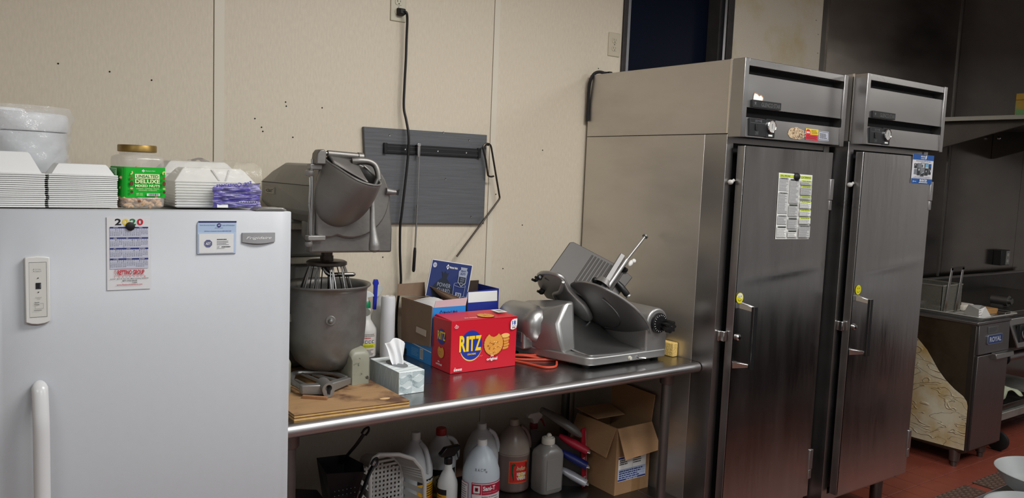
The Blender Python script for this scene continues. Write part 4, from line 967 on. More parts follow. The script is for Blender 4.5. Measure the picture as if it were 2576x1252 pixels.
MB().hexa(((1.199, -0.668, 1.554), (1.209, -0.668, 1.551), (1.209, -0.660, 1.551), (1.199, -0.660, 1.554)), ((1.203, -0.668, 1.5655), (1.213, -0.668, 1.5705), (1.213, -0.660, 1.5705), (1.203, -0.660, 1.5655))).build('wing_nut', rubber_m, mx)

# flat beater lying on the board
t = thing('flat_beater', 'cast aluminium flat beater lying on the plywood, keyhole collar facing forward', 'beater', (1.0, -0.53, ZP))
al = cast_m; zb = ZP+0.012
col = MB(); out = []; hole = []
for i in range(28):
    a = 2*math.pi*i/28+math.pi/2
    r_ = 0.0205; out.append((r_*math.cos(a), r_*math.sin(a)*1.0 if math.sin(a) > -0.5 else r_*math.sin(a)*1.35))
    hx_, hz_ = 0.0105*math.cos(a), 0.0105*math.sin(a)+0.003
    if math.sin(a) < -0.86: hx_, hz_ = math.copysign(0.0048, math.cos(a)), -0.019
    hole.append((hx_, hz_))
cc = Vector((0.985, -0.662, ZP+0.0285)); dv = Vector((0.10, 0.95, 0.03)).normalized(); rv = Vector((0.995, -0.10, 0)).normalized(); uv = rv.cross(dv)*-1 if rv.cross(dv).z < 0 else rv.cross(dv)
P3 = lambda x, z, d: cc+rv*x+uv*z+dv*d
rings = [[P3(x, z, 0.0) for x, z in hole], [P3(x, z, 0.0) for x, z in out], [P3(x*1.02, z*1.02, 0.02) for x, z in out], [P3(x*1.05, z*0.95, 0.07) for x, z in out]]
col.loft(rings, False, True); col.loft([[P3(x, z, 0.0) for x, z in hole], [P3(x, z, 0.05) for x, z in hole]], False, True)
co = col.build('collar', al, t, angle=35)
fr = MB()
def bar(pts, w, h_): 
    fr.tube([Vector(p) for p in pts], w, 8, smooth=3, flat=h_)
zt = ZP+0.024
MB().hexa(((0.915, -0.615, ZP+0.008), (0.985, -0.640, ZP+0.004), (0.985, -0.610, ZP+0.004), (0.915, -0.588, ZP+0.008)), ((0.915, -0.615, ZP+0.037), (0.985, -0.640, ZP+0.037), (0.985, -0.610, ZP+0.037), (0.915, -0.588, ZP+0.037))).build('cross_bar', al, t, bevel=0.003)
MB().hexa(((0.985, -0.640, ZP+0.004), (1.104, -0.566, ZP+0.008), (1.096, -0.540, ZP+0.008), (0.985, -0.610, ZP+0.004)), ((0.985, -0.640, ZP+0.037), (1.104, -0.566, ZP+0.029), (1.096, -0.540, ZP+0.029), (0.985, -0.610, ZP+0.037))).build('cross_bar', al, t, bevel=0.003)
for pts in ([(1.096, -0.545, zt), (1.080, -0.49, zt+0.003), (1.045, -0.455, zt+0.004), (0.985, -0.425, zt+0.004), (0.955, -0.43, zt+0.004), (0.932, -0.46, zt+0.004), (0.922, -0.51, zt), (0.921, -0.595, zt)],):
    MB().tube(pts, 0.008, 8, smooth=4).build('beater_rim', al, t)
for pts in ([(1.060, -0.572, zt), (1.043, -0.53, zt), (1.015, -0.455, zt)], [(1.025, -0.590, zt), (1.003, -0.54, zt), (0.985, -0.43, zt)], [(0.945, -0.605, zt), (0.918, -0.56, zt), (0.918, -0.52, zt), (0.955, -0.435, zt)], [(0.960, -0.612, zt), (0.945, -0.565, zt), (0.938, -0.50, zt)]):
    MB().tube(pts, 0.0060, 8, smooth=5).build('beater_rib', al, t)
# wood scraps: clothes-peg sized stick in front, short stick under the bowl
m_ = MB(); m_.xf = Matrix.Translation((0.944, -0.652, ZP+0.0065)) @ rotz(-0.72) ; m_.box((-0.040, -0.006, -0.0065), (0.040, 0.006, 0.003)); m_.xf = None
stick_m = mat('reddish_wood_stick', (150, 108, 74), 0.6, noise=0.15, nscale=30, stretch=(6, 1, 1))
tag(m_.build('wood_stick', stick_m, bevel=0.001), 'short reddish wooden stick wedged under the flat beater', 'stick')
m_ = MB(); m_.xf = Matrix.Translation((1.075, -0.375, ZP+0.0175)) @ rotz(-0.12); m_.box((-0.05, -0.035, -0.0175), (0.032, 0.035, 0.0175)); m_.xf = None
tag(m_.build('wood_block', mat('brown_wood_block', (128, 98, 70), 0.65, noise=0.15, nscale=30, stretch=(6, 1, 1)), bevel=0.003), 'brown wooden block on the plywood beneath the mixer bowl', 'block')
# ---------------------------------------------------------------- meat slicer
sl = thing('meat_slicer', 'cast aluminium meat slicer with ribbed carriage tray and black knobs', 'slicer', (2.22, -0.47, TZ))
e1, e2, e3 = Vector((0.6562, -0.5318, -0.5353)), Vector((0.683, 0.1172, 0.721)), Vector((-0.3207, -0.8387, 0.4401))
Q = Matrix(((e1.x, e2.x, e3.x, 2.2591), (e1.y, e2.y, e3.y, -0.55), (e1.z, e2.z, e3.z, 1.0766), (0, 0, 0, 1)))   # blade frame: e2 is the blade's axis
sl_m = mat('slicer_aluminium', (168, 167, 165), 0.38, 0.85, noise=0.07, nscale=6, rvar=0.07)
sl_d = mat('slicer_dark_aluminium', (128, 127, 126), 0.42, 0.85, noise=0.1, nscale=6)
def plan(pts, z0, z1): return MB().prism(pts, (0, 0, z1), (1, 0, 0), (0, 1, 0), z1-z0)
base = [(2.028, -0.672), (2.042, -0.692), (2.066, -0.701), (2.448, -0.703), (2.456, -0.695), (2.456, -0.235), (1.965, -0.235), (1.935, -0.262), (1.938, -0.36)]
plan(base, 0.902, 0.936).build('base', sl_m, sl, bevel=0.007, seg=3)
# right tower: upright with a half-round top running front to back
tw = []
X0, X1, zc, rr = 2.338, 2.456, 1.050, 0.059
for i in range(13):
    a = math.pi*i/12; tw.append(((X0+X1)/2+rr*math.cos(a), zc+rr*math.sin(a)))
tw = [(X1, 0.925)]+tw+[(X0, 0.925)]
MB().prism(tw, (0, -0.7005, 0), (1, 0, 0), (0, 0, 1), 0.44).build('tower', sl_m, sl, bevel=0.008, seg=3)
# back wall of the tray and sloped shell up to the blade
MB().hexa(((1.985, -0.40, 0.93), (2.345, -0.36, 0.93), (2.345, -0.24, 0.93), (1.975, -0.24, 0.93)), ((2.03, -0.42, 1.075), (2.345, -0.37, 1.055), (2.345, -0.25, 1.055), (1.985, -0.25, 1.10))).build('back_wall', sl_d, sl, bevel=0.02, seg=3)
MB().grid(lambda u, v: (2.055+0.285*u, -0.675+0.31*v-0.02*math.sin(math.pi*u), 0.9368+0.002+0.115*v**3.2), 14, 12).build('tray_curve', sl_d, sl, solid=0.004)
# left housing: ridge-edged pillar
lh = MB()
lh.loft([[(1.960, -0.46, 0.93), (2.012, -0.575, 0.93), (2.085, -0.56, 0.93), (2.12, -0.42, 0.93), (2.06, -0.26, 0.93), (1.955, -0.26, 0.93)],
         [(1.955, -0.46, 0.99), (2.000, -0.560, 0.99), (2.082, -0.555, 0.99), (2.11, -0.42, 0.99), (2.06, -0.26, 0.99), (1.95, -0.26, 0.99)],
         [(1.957, -0.46, 1.04), (2.000, -0.540, 1.045), (2.085, -0.545, 1.055), (2.105, -0.42, 1.05), (2.06, -0.26, 1.04), (1.952, -0.26, 1.03)],
         [(1.985, -0.46, 1.095), (2.052, -0.530, 1.130), (2.085, -0.535, 1.132), (2.10, -0.42, 1.12), (2.05, -0.27, 1.10), (1.985, -0.28, 1.09)]])
lh.build('left_housing', sl_m, sl, bevel=0.012, seg=3, angle=50)
mt = MB(); rings = []
for (y, r_) in ((-0.205, 0.03), (-0.215, 0.06), (-0.24, 0.076), (-0.30, 0.080), (-0.42, 0.078), (-0.46, 0.066), (-0.475, 0.035)):
    rings.append([(1.987+r_*math.cos(2*math.pi*i/28), y, 1.022+r_*math.sin(2*math.pi*i/28)) for i in range(28)])
mt.loft(rings); mt.build('motor_barrel', sl_m, sl, angle=60)
mb_ = MB().box((1.914, -0.43, 0.925), (2.0, -0.24, 1.02)); mb_.build('motor_skirt', sl_m, sl, bevel=0.012, seg=3)
np_ = MB().box((1.9105, -0.418, 0.956), (1.916, -0.285, 0.996)).build('nameplate', mat('nameplate_grey', (120, 118, 116), 0.4, 0.7), sl, bevel=0.001)
P = Print((1.9105, -0.285, 0.956), (0, -1, 0), (0, 0, 1)); P.rect(0.002, 0.002, 0.131, 0.038, ink_grey).rect(0.0032, 0.0032, 0.1298, 0.0368, mat('nameplate_grey', (120, 118, 116), 0.4, 0.7)).text('HOBART', 0.030, 0.0135, 0.122, 0.0265, ink_black, 0.0)
P.build('plate_lettering', np_)
# feet
for (fx, fy) in ((2.06, -0.655), (2.43, -0.66), (1.99, -0.27), (2.43, -0.27)):
    MB().cyl((fx, fy, TZ), (fx, fy, 0.904), 0.016, 0.019, n=16).build('foot', rubber_m, sl)
# switches on the front edge
fy = -0.7025
b_ = MB(); Qf = Matrix.Rotation(math.radians(90), 4, 'X')
b_.lathe([(0.0085, 0), (0.0085, 0.004), (0.0065, 0.005), (0.0065, 0.0095), (0.001, 0.0105)], (2.246, fy, 0.917), 18, Qf, cap0=True, cap1=True); b_.build('push_button', mat('button_cream', (196, 194, 180), 0.4), sl)
b_ = MB(); b_.lathe([(0.0085, 0), (0.0085, 0.003), (0.006, 0.004), (0.005, 0.009)], (2.290, fy, 0.917), 6, Qf, cap0=True, cap1=True); b_.tube([(2.290, fy-0.008, 0.917), (2.302, fy-0.020, 0.916), (2.312, fy-0.026, 0.915)], [0.0022, 0.0022, 0.003], 8); b_.build('toggle_switch', chrome_m, sl)
# thickness dial and star knob on the tower's end
dl = MB(); dl.lathe([(0.042, 0), (0.042, 0.010), (0.038, 0.016), (0.0, 0.016)], (2.400, -0.700, 1.048), 36, Qf); do = dl.build('dial', black_m, sl)
P = Print((2.400, -0.716, 1.048), (1, 0, 0), (0, 0, 1))
for k in range(20):
    a = 2*math.pi*k/20; c, s_ = math.cos(a), math.sin(a); P.poly([(0.031*c-0.0008*s_, 0.031*s_+0.0008*c), (0.036*c-0.0008*s_, 0.036*s_+0.0008*c), (0.036*c+0.0008*s_, 0.036*s_-0.0008*c), (0.031*c+0.0008*s_, 0.031*s_-0.0008*c)], ink_white, keep=True)
P.build('dial_marks', do)
sk = MB(); pts0 = []; pts1 = []
for i in range(42):
    a = 2*math.pi*i/42; r_ = 0.0235+0.0042*math.cos(7*a); pts0.append((r_*math.cos(a), r_*math.sin(a)))
rings = []
for (d, s_) in ((0.016, 0.75), (0.030, 0.85), (0.034, 1.0), (0.058, 1.0), (0.063, 0.9)):
    rings.append([(2.418+0.006*0+x*s_, -0.700-d, 1.040+z*s_) for x, z in pts0])
sk.loft(rings); sk.build('star_knob', black_m, sl, angle=30)
ks = MB(); ks.cyl((2.418, -0.7625, 1.040), (2.418, -0.7645, 1.040), 0.004, n=12); ks.build('knob_screw', chrome_m, sl)
# blade guard plate: shallow dished disc about e2
dk = MB(); dk.xf = Q @ Matrix.Diagonal((1.06, 1.0, 0.92, 1.0)) @ Matrix.Rotation(math.radians(-90), 4, 'X')
# lathe axis (local z) -> e2
dk.lathe([(0.0, -0.014), (0.10, -0.012), (0.150, -0.006), (0.172, -0.002), (0.183, 0.0), (0.186, 0.006), (0.184, 0.011), (0.170, 0.012), (0.0, 0.014)], (0, 0, 0), 64); dk.xf = None
dk.build('blade_guard', sl_d, sl, angle=50)
br = MB(); br.xf = Q
br.tube([(0.194*math.cos(math.radians(a))*1.01, 0.004, 0.172*math.sin(math.radians(a))) for a in range(-35, 172, 9)], 0.0035, 8); br.xf = None
br.build('guard_rim', sl_m, sl)
kd = MB(); kd.xf = Q
kd.tube([(0.135*math.cos(math.radians(a))-0.065, -0.012, 0.13*math.sin(math.radians(a))-0.03) for a in range(-40, 100, 10)], 0.003, 6); kd.xf = None
kd.build('blade_edge', mat('blade_steel', (170, 170, 172), 0.2, 1.0), sl)
# sharpener / knife cover arm at upper left
arm = [(-0.334, -0.033), (-0.330, -0.005), (-0.322, 0.014), (-0.300, 0.050), (-0.272, 0.078), (-0.250, 0.082), (-0.232, 0.075), (-0.188, 0.022), (-0.150, 0.005), (-0.101, -0.010), (-0.066, -0.040), (-0.043, -0.065), (-0.026, -0.095), (-0.035, -0.128), (-0.075, -0.158), (-0.109, -0.170), (-0.168, -0.152), (-0.200, -0.138), (-0.234, -0.172), (-0.274, -0.140), (-0.307, -0.100)]
am = MB(); am.xf = Q; k = len(arm)
am.add([(a, -0.036, c) for a, c in arm]+[(a, -0.014, c) for a, c in arm], [tuple(range(k)), tuple(range(2*k-1, k-1, -1))]+[(i, (i+1) % k, k+(i+1) % k, k+i) for i in range(k)]); am.xf = None
am.build('knife_cover', sl_m, sl, bevel=0.009, seg=3)
ar = MB(); ar.xf = Q; ar.tube([(-0.232, -0.037, 0.070), (-0.222, -0.040, 0.03), (-0.215, -0.042, -0.02), (-0.225, -0.041, -0.07), (-0.19, -0.040, -0.12)], [0.006, 0.009, 0.010, 0.009, 0.005], 10, smooth=4); ar.xf = None
ar.build('cover_ridge', sl_m, sl)
for (a, c, s_) in ((-0.318, -0.012, 1.0), (-0.272, -0.118, 1.1), (-0.322, -0.05, 0.7)):
    kb = MB(); kb.xf = Q; kb.ball((a, -0.044, c), 0.0125*s_, 10, 6); kb.cyl((a, -0.05, c), (a-0.016, -0.058, c+0.012), 0.0055, n=8); kb.xf = None
    kb.build('cover_knob', black_m, sl)
pn = MB(); pn.xf = Q; pn.cyl((-0.028, -0.030, -0.115), (-0.028, -0.050, -0.150), 0.004, n=8); pn.ball((-0.028, -0.052, -0.154), 0.005, 8, 6); pn.xf = None
pn.build('cover_latch', chrome_m, sl)
# carriage tray with ribs, running along e1 x e2
ct = MB(); ct.xf = Q
ct.add([(-0.300, -0.040, -0.004), (-0.010, 0.01, -0.004), (0.012, 0.20, -0.004), (-0.060, 0.2085, -0.004), (-0.282, 0.1775, -0.004), (-0.294, 0.166, -0.004)]+[(-0.300, -0.040, 0.004), (-0.010, 0.01, 0.004), (0.012, 0.20, 0.004), (-0.060, 0.2085, 0.004), (-0.282, 0.1775, 0.004), (-0.294, 0.166, 0.004)],
       [(0, 1, 2, 3, 4, 5), (11, 10, 9, 8, 7, 6)]+[(i, (i+1) % 6, 6+(i+1) % 6, 6+i) for i in range(6)]); ct.xf = None
sl_t = mat('slicer_tray_aluminium', (92, 90, 88), 0.6, 0.8, noise=0.06, nscale=6)
cto = ct.build('carriage_tray', sl_t, sl, bevel=0.003)
for k in range(11):
    a = -0.182+k*0.0148
    rb = MB(); rb.xf = Q; rb.tube([(a-0.004, 0.025, 0.004), (a, 0.176+0.0022*k, 0.004)], 0.0040, 8); rb.xf = None
    rb.build('rib', sl_t, cto)
# meat pusher: rail, rod with cap, wing nut
pr_ = MB(); pr_.xf = Q; pr_.box((-0.088, 0.06, 0.006), (-0.066, 0.252, 0.030)); pr_.xf = None; pr_.build('pusher_rail', sl_d, sl, bevel=0.002)
pr_ = MB(); pr_.xf = Q; pr_.cyl((-0.060, 0.07, 0.024), (-0.052, 0.240, 0.024), 0.011, n=14); pr_.cyl((-0.052, 0.235, 0.024), (-0.036, 0.388, 0.024), 0.0062, n=12); pr_.xf = None; po = pr_.build('pusher_rod', sl_m, sl)
pr_ = MB(); pr_.xf = Q; pr_.cyl((-0.036, 0.386, 0.024), (-0.0355, 0.392, 0.024), 0.0125, n=16); pr_.xf = None; pr_.build('rod_cap', sl_d, sl)
pr_ = MB(); pr_.xf = Q; pr_.ball((-0.030, 0.236, 0.030), (0.010, 0.018, 0.008), 12, 8); pr_.ball((-0.024, 0.252, 0.034), (0.010, 0.010, 0.006), 12, 8); pr_.xf = None; pr_.build('wing_nut', white_pl_m, sl)
pr_ = MB(); pr_.xf = Q; pr_.cyl((-0.040, 0.20, 0.02), (-0.028, 0.205, 0.012), 0.010, n=10); pr_.xf = None; pr_.build('clamp_knob', black_m, sl)
pr_ = MB(); pr_.xf = Q; pr_.lathe([(0.0, 0.03), (0.03, 0.03), (0.040, 0.0)], (0, 0, 0), 20, Matrix.Translation((-0.085, 0.075, 0.012)) @ Matrix.Rotation(math.radians(-90), 4, 'X')); pr_.xf = None; pr_.build('pusher_foot', sl_m, sl, angle=60)
hd = MB(); hd.xf = Q; hd.tube([(-0.034, 0.128, 0.02), (-0.012, 0.121, 0.022), (0.026, 0.107, 0.022), (0.031, 0.105, 0.022)], [0.011, 0.0135, 0.0135, 0.010], 14); hd.xf = None; hd.build('carriage_handle', black_m, sl)
hd = MB(); hd.xf = Q; hd.cyl((0.031, 0.105, 0.022), (0.037, 0.103, 0.022), 0.0125, n=14); hd.xf = None; hd.build('handle_ferrule', sl_m, sl)
kb = MB(); kb.xf = Q; kb.ball((-0.118, 0.082, 0.012), (0.014, 0.012, 0.012), 12, 8); kb.xf = None; kb.build('carriage_knob', black_m, sl)
# ---------------------------------------------------------------- things on the table
# tissue box
t = thing('tissue_box', 'pale blue wave-patterned tissue box with a tissue pulled up, on the table', 'tissue box', (1.272, -0.565, TZ))
tbm = mat('tissue_box_white', (222, 230, 230), 0.55)
bx0, bx1, by0, by1, bz = 1.2255, 1.3215, -0.674, -0.452, TZ+0.0005
MB().box((bx0, by0, bz), (bx1, by1, bz+0.0775)).build('carton', tbm, t, bevel=0.002)
wave_m = mat('pale_grey_wave', (104, 134, 142), 0.55); wave_l = mat('white_wave', (238, 242, 243), 0.55)
side_t = mat('tissue_side_grey', (176, 190, 196), 0.55)
P = Print((bx0, by0, bz), (1, 0, 0), (0, 0, 1))
def wave(P, x0, x1, y0, amp, wl, ph, w, m, ylo, yhi, n=14):
    pts = [(x0+(x1-x0)*i/n) for i in range(n+1)]
    f = lambda x: min(yhi, max(ylo, y0+amp*math.sin(x/wl*2*math.pi+ph)))
    for a, b in zip(pts, pts[1:]):
        if abs(f(a)-f(b)) < 1e-6 and f(a) in (ylo, yhi): continue
        P.poly([(a, f(a)-w), (b, f(b)-w), (b, f(b)+w*0.3), (a, f(a)+w*0.3)], m, keep=True)
for row in range(4):
    for k in range(8):
        wave(P, 0.002+0.0475*(row % 2), 0.0485+0.0475*(row % 2), 0.010+row*0.019+k*0.0026-0.006, 0.0055, 0.05, row*1.3+0.6, 0.0007, wave_m, 0.002, 0.075)
        wave(P, 0.0475*((row+1) % 2), 0.0475+0.0475*((row+1) % 2), 0.006+row*0.019+k*0.0030-0.004, 0.0075, 0.06, row*1.1+2.4, 0.0004, wave_m, 0.002, 0.075)
P.build('front_pattern', t)
P = Print((bx0, by1, bz), (0, -1, 0), (0, 0, 1)); P.rect(0.001, 0.001, 0.221, 0.0765, side_t)
for k in range(5):
    x = 0.02+k*0.043
    for (a, b, c, d) in ((x, 0.004, x+0.022, 0.072), (x+0.026, 0.072, x+0.034, 0.004)):
        P.poly([(a, b), (a+0.0012, b), (c+0.0012, d), (c, d)], wave_l, keep=True)
P.build('side_pattern', t)
P = Print((bx0, by0, bz+0.0775), (1, 0, 0), (0, 1, 0))
for k in range(7):
    y = 0.006+k*0.030
    P.poly([(0.002, y), (0.094, y+0.022), (0.094, y+0.0235), (0.002, y+0.0015)], wave_m, keep=True)
P.lv += P.step
P.disc(0.048, 0.110, 0.030, 0.062, mat('slot_shadow', (120, 124, 126), 0.7)).ring(0.048, 0.110, 0.031, 0.063, 0.0015, wave_l)
P.build('top_pattern', t)
ts = mat('tissue_paper', (228, 229, 230), 0.75)
def tissue(u, v):
    a = (u-0.5)*2
    wv = 0.013+0.024*v**0.55
    fold = 0.0065*math.sin(a*6.5+v*1.5)*(1-0.35*v)-0.010*a*a*(1-v)
    return (1.2735+a*wv-0.004*v+0.003*math.sin(v*5+a*2), -0.568+fold+0.016*v, bz+0.073+0.088*v*(1-0.09*a*a+0.055*math.sin(a*3.4+0.9)))
MB().grid(tissue, 30, 20).build('tissue', ts, t, solid=0.0006, angle=180)
def tissue2(u, v):
    a = (u-0.5)*2
    wv = 0.012+0.020*v**0.6
    return (1.281+a*wv+0.006*v, -0.560+0.006*math.sin(a*5+2+v)+0.020*v, bz+0.073+0.078*v*(1-0.10*a*a+0.05*math.sin(a*4)))
MB().grid(tissue2, 24, 14).build('tissue_fold', ts, t, solid=0.0006, angle=180)

# cracker carton
t = thing('cracker_box', 'large red carton of crackers standing on the table in front of the blue boxes', 'box', (1.671, -0.44, TZ))
red_m = mat('carton_red', (200, 24, 44), 0.38); dred_m = mat('carton_dark_red', (150, 16, 34), 0.4)
rx0, rx1, ry0, ry1, rz = 1.5225, 1.8205, -0.5105, -0.3730, TZ+0.0005
RH = 0.198
c_ = MB(); c_.hexa(((rx0, ry0, rz), (rx1, ry0+0.002, rz), (rx1, ry1, rz), (rx0, ry1, rz)), ((rx0, ry0, rz+RH), (rx1, ry0+0.002, rz+RH-0.003), (rx1, ry1, rz+RH-0.004), (rx0, ry1, rz+RH-0.004)))
c_.build('carton', red_m, t, bevel=0.0018)
MB().hexa(((rx0+0.001, ry0-0.0003, rz+RH-0.001), (rx1-0.001, ry0, rz+RH-0.004), (rx1-0.001, ry1+0.002, rz+RH-0.004), (rx0+0.012, ry1+0.002, rz+RH-0.004)), ((rx0+0.001, ry0-0.0003, rz+RH+0.0008), (rx1-0.001, ry0, rz+RH-0.002), (rx1-0.001, ry1+0.002, rz+RH+0.004), (rx0+0.012, ry1+0.002, rz+RH+0.004))).build('top_flap', red_m, t, bevel=0.0004)
cr_blue = mat('cracker_blue', (28, 52, 150), 0.4); cr_y = mat('cracker_yellow', (246, 206, 40), 0.4); cr_o = mat('cracker_gold', (222, 152, 64), 0.5); cr_d = mat('cracker_brown', (166, 96, 36), 0.5); cr_l = mat('cracker_light', (238, 184, 104), 0.5)
def cracker(P, cx, cy, r, bites=True):
    def outline(k):
        pts = []
        for i in range(72):
            a = 2*math.pi*i/72; rr_ = r*k*(1+0.018*math.cos(26*a))
            x, y = rr_*math.cos(a), rr_*math.sin(a)
            if bites:      # three bites along the top
                for bxx, byy, br_ in ((0.0, 1.10*r, 0.52*r), (-0.95*r, 0.98*r, 0.36*r), (0.98*r, 1.0*r, 0.34*r)):
                    d_ = math.hypot(x-bxx, y-byy)
                    if d_ < br_: x, y = bxx+(x-bxx)*br_/max(d_, 1e-5), byy+(y-byy)*br_/max(d_, 1e-5)
            pts.append((cx+x, cy+y))
        return pts
    P.poly([(x+r*0.06, y-r*0.05) for x, y in outline(1.0)], dred_m); P.poly(outline(1.0), cr_d); P.poly(outline(0.96), cr_o)
    rnd = random.Random(5)
    for k in range(26):
        a, q = rnd.uniform(0, 6.28), rnd.uniform(0, 0.8)*r
        y = q*math.sin(a)
        if y > 0.35*r and bites: continue
        P.disc(cx+q*math.cos(a), cy+y, r*rnd.uniform(0.04, 0.10), r*rnd.uniform(0.03, 0.07), cr_l if k % 3 else cr_d, 10)
    for hx_, hy_ in ((0, 0.08), (-0.38, 0.15), (0.38, 0.15), (0, -0.38), (-0.42, -0.25), (0.42, -0.25), (0, -0.72)): P.disc(cx+hx_*r, cy+hy_*r, r*0.055, r*0.045, cr_d, 10)
P = Print((rx0, ry0, rz), (1, 0.0067, 0), (0, 0, 1), lift=0.0009)
# round blue field with a gold rim, big yellow letters
P.disc(0.088, 0.098, 0.0500, 0.058, mat('pale_gold', (236, 190, 120), 0.45), 48).disc(0.089, 0.101, 0.0495, 0.056, cr_blue, 48)
for m_, o_, b_ in ((cr_blue, 0.0030, 0.05), (mat('letter_edge', (196, 128, 30), 0.4), 0.0012, 0.04), (cr_y, 0.0, 0.03)):
    x = 0.0355
    for ch, w_ in (('R', 0.029), ('I', 0.011), ('T', 0.0255), ('Z', 0.0275)):
        P.text(ch, x+o_*0.6, 0.0790+0.02*0-o_, x+w_+o_*0.6, 0.1360+(0.004 if ch == 'R' else 0.0)-o_, m_, b_, keep=True); x += w_+0.0016
    P.lv += P.step
P.text('CRACKERS', 0.072, 0.0640, 0.110, 0.0705, cr_y, 0.02)
for k in range(4):
    y = 0.078+k*0.0105; P.disc(0.238+0.003*(k % 2), y, 0.0225, 0.0085, cr_d, 30).disc(0.238+0.003*(k % 2), y+0.0022, 0.0222, 0.0078, cr_o, 30)
P.disc(0.243, 0.1235, 0.021, 0.010, cr_d, 30).disc(0.243, 0.1255, 0.0205, 0.0088, cr_l, 30)
cracker(P, 0.1895, 0.0975, 0.0450)
for (x, y) in ((0.128, 0.058), (0.136, 0.0590), (0.1215, 0.0555), (0.1315, 0.0565)): P.disc(x, y, 0.0014, 0.0009, cr_l, 8)
P.text('the', 0.1745, 0.0500, 0.1885, 0.0580, ink_white, 0.02).text('original', 0.1570, 0.0330, 0.2055, 0.0475, ink_white, 0.03)
P.poly([(0.2635, 0.150), (0.2635, 0.176), (0.268, 0.184), (0.278, 0.188), (0.294, 0.1885), (0.294, 0.165), (0.290, 0.152), (0.278, 0.147), (0.269, 0.147)], ink_white)
P.text('18', 0.2700, 0.1655, 0.2875, 0.1815, cr_blue, 0.03).text('STACKS', 0.2690, 0.1585, 0.2880, 0.1625, cr_blue, 0.01).rect(0.2705, 0.1515, 0.2865, 0.1565, mat('stack_orange', (206, 104, 60), 0.5))
P.ring(0.0175, 0.1765, 0.0085, 0.0055, 0.0012, ink_white).text('N', 0.0135, 0.1735, 0.0215, 0.1795, ink_white, 0.0, 0.3).rect(0.013, 0.1835, 0.0165, 0.1845, ink_white).rect(0.0145, 0.182, 0.0155, 0.1865, ink_white)
for k in range(4): P.poly([(0.0105+k*0.0092, 0.0105), (0.0180+k*0.0092, 0.0105), (0.0180+k*0.0092, 0.0185), (0.0105+k*0.0092, 0.0185)], ink_white, keep=True)
P.lv += P.step
for k, s_ in enumerate(('80', '1g', '130', '1g')): P.text(s_, 0.012+k*0.0092, 0.0125, 0.0165+k*0.0092, 0.0165, red_m)
P.text('PER', 0.0125, 0.0205, 0.0185, 0.0245, ink_white)
P.build('front_print', t)
P = Print((rx0, ry1, rz), (0, -1, 0), (0, 0, 1), lift=0.0009)
P.disc(0.068, 0.128, 0.030, 0.030, cr_blue, 36)
x = 0.040
for ch, w_ in (('R', 0.017), ('I', 0.006), ('T', 0.015), ('Z', 0.016)): P.text(ch, x, 0.116, x+w_, 0.148, cr_y, 0.03); x += w_+0.001
cracker(P, 0.068, 0.070, 0.024)
P.text('the', 0.054, 0.030, 0.066, 0.037, ink_white, 0.02).text('original', 0.040, 0.016, 0.084, 0.028, ink_white, 0.02)
P.build('side_print', t)
P = Print((rx0, ry0, rz+RH+0.0012), (1, 0, 0), (0, 1, 0.034), lift=0.0008)
P.text('the original', 0.070, 0.016, 0.125, 0.030, ink_white, 0.02)
cracker(P, 0.175, 0.040, 0.034, False)
P.rect(0.242, 0.050, 0.285, 0.105, ink_white).rect(0.252, 0.062, 0.278, 0.095, mat('panel_greyish', (160, 160, 160), 0.6))
P.build('top_print', t)

# light blue carton of bags, open, brown inside
t = thing('open_carton', 'open carton with light blue front panel and brown flap hanging down its left side', 'box', (1.597, -0.24, TZ))
lb_m = mat('carton_light_blue', (36, 132, 206), 0.42)
x0, x1, y0, y1, z0, zt = 1.5235, 1.672, -0.367, -0.118, TZ+0.0005, 1.114
th_ = 0.003
MB().box((x0, y0, z0), (x1, y0+th_, zt)).build('front_panel', [lb_m], t)
MB().box((x0, y0+th_, z0), (x0+th_, y1, zt)).build('left_panel', [lb_m], t)
MB().box((x1-th_, y0+th_, z0), (x1, y1, zt)).build('right_panel', [card_in_m], t)
MB().box((x0+th_, y1-th_, z0), (x1-th_, y1, zt)).build('back_panel', [card_in_m], t)
MB().box((x0+th_, y0+th_, z0), (x1-th_, y1-th_, z0+0.003)).build('bottom_panel', card_in_m, t)
pinkish = mat('carton_pink_white', (206, 188, 192), 0.5)
MB().hexa(((x0+0.006, y0, zt), (x1, y0, zt), (x1, y0+0.002, zt), (x0+0.006, y0+0.002, zt)), ((x0+0.010, y0-0.004, zt+0.026), (x1+0.004, y0-0.004, zt+0.031), (x1+0.004, y0-0.002, zt+0.031), (x0+0.010, y0-0.002, zt+0.026))).build('front_flap', pinkish, t)
MB().hexa(((x0, y0+0.01, zt+0.002), (x0+0.003, y0+0.01, zt), (x0+0.003, y1, zt), (x0, y1, zt+0.002)), ((x0-0.002, y0+0.01, zt+0.005), (x0+0.003, y0+0.01, zt+0.004), (x0+0.003, y1, zt+0.004), (x0-0.002, y1, zt+0.005))).build('flap_fold', card_in_m, t)
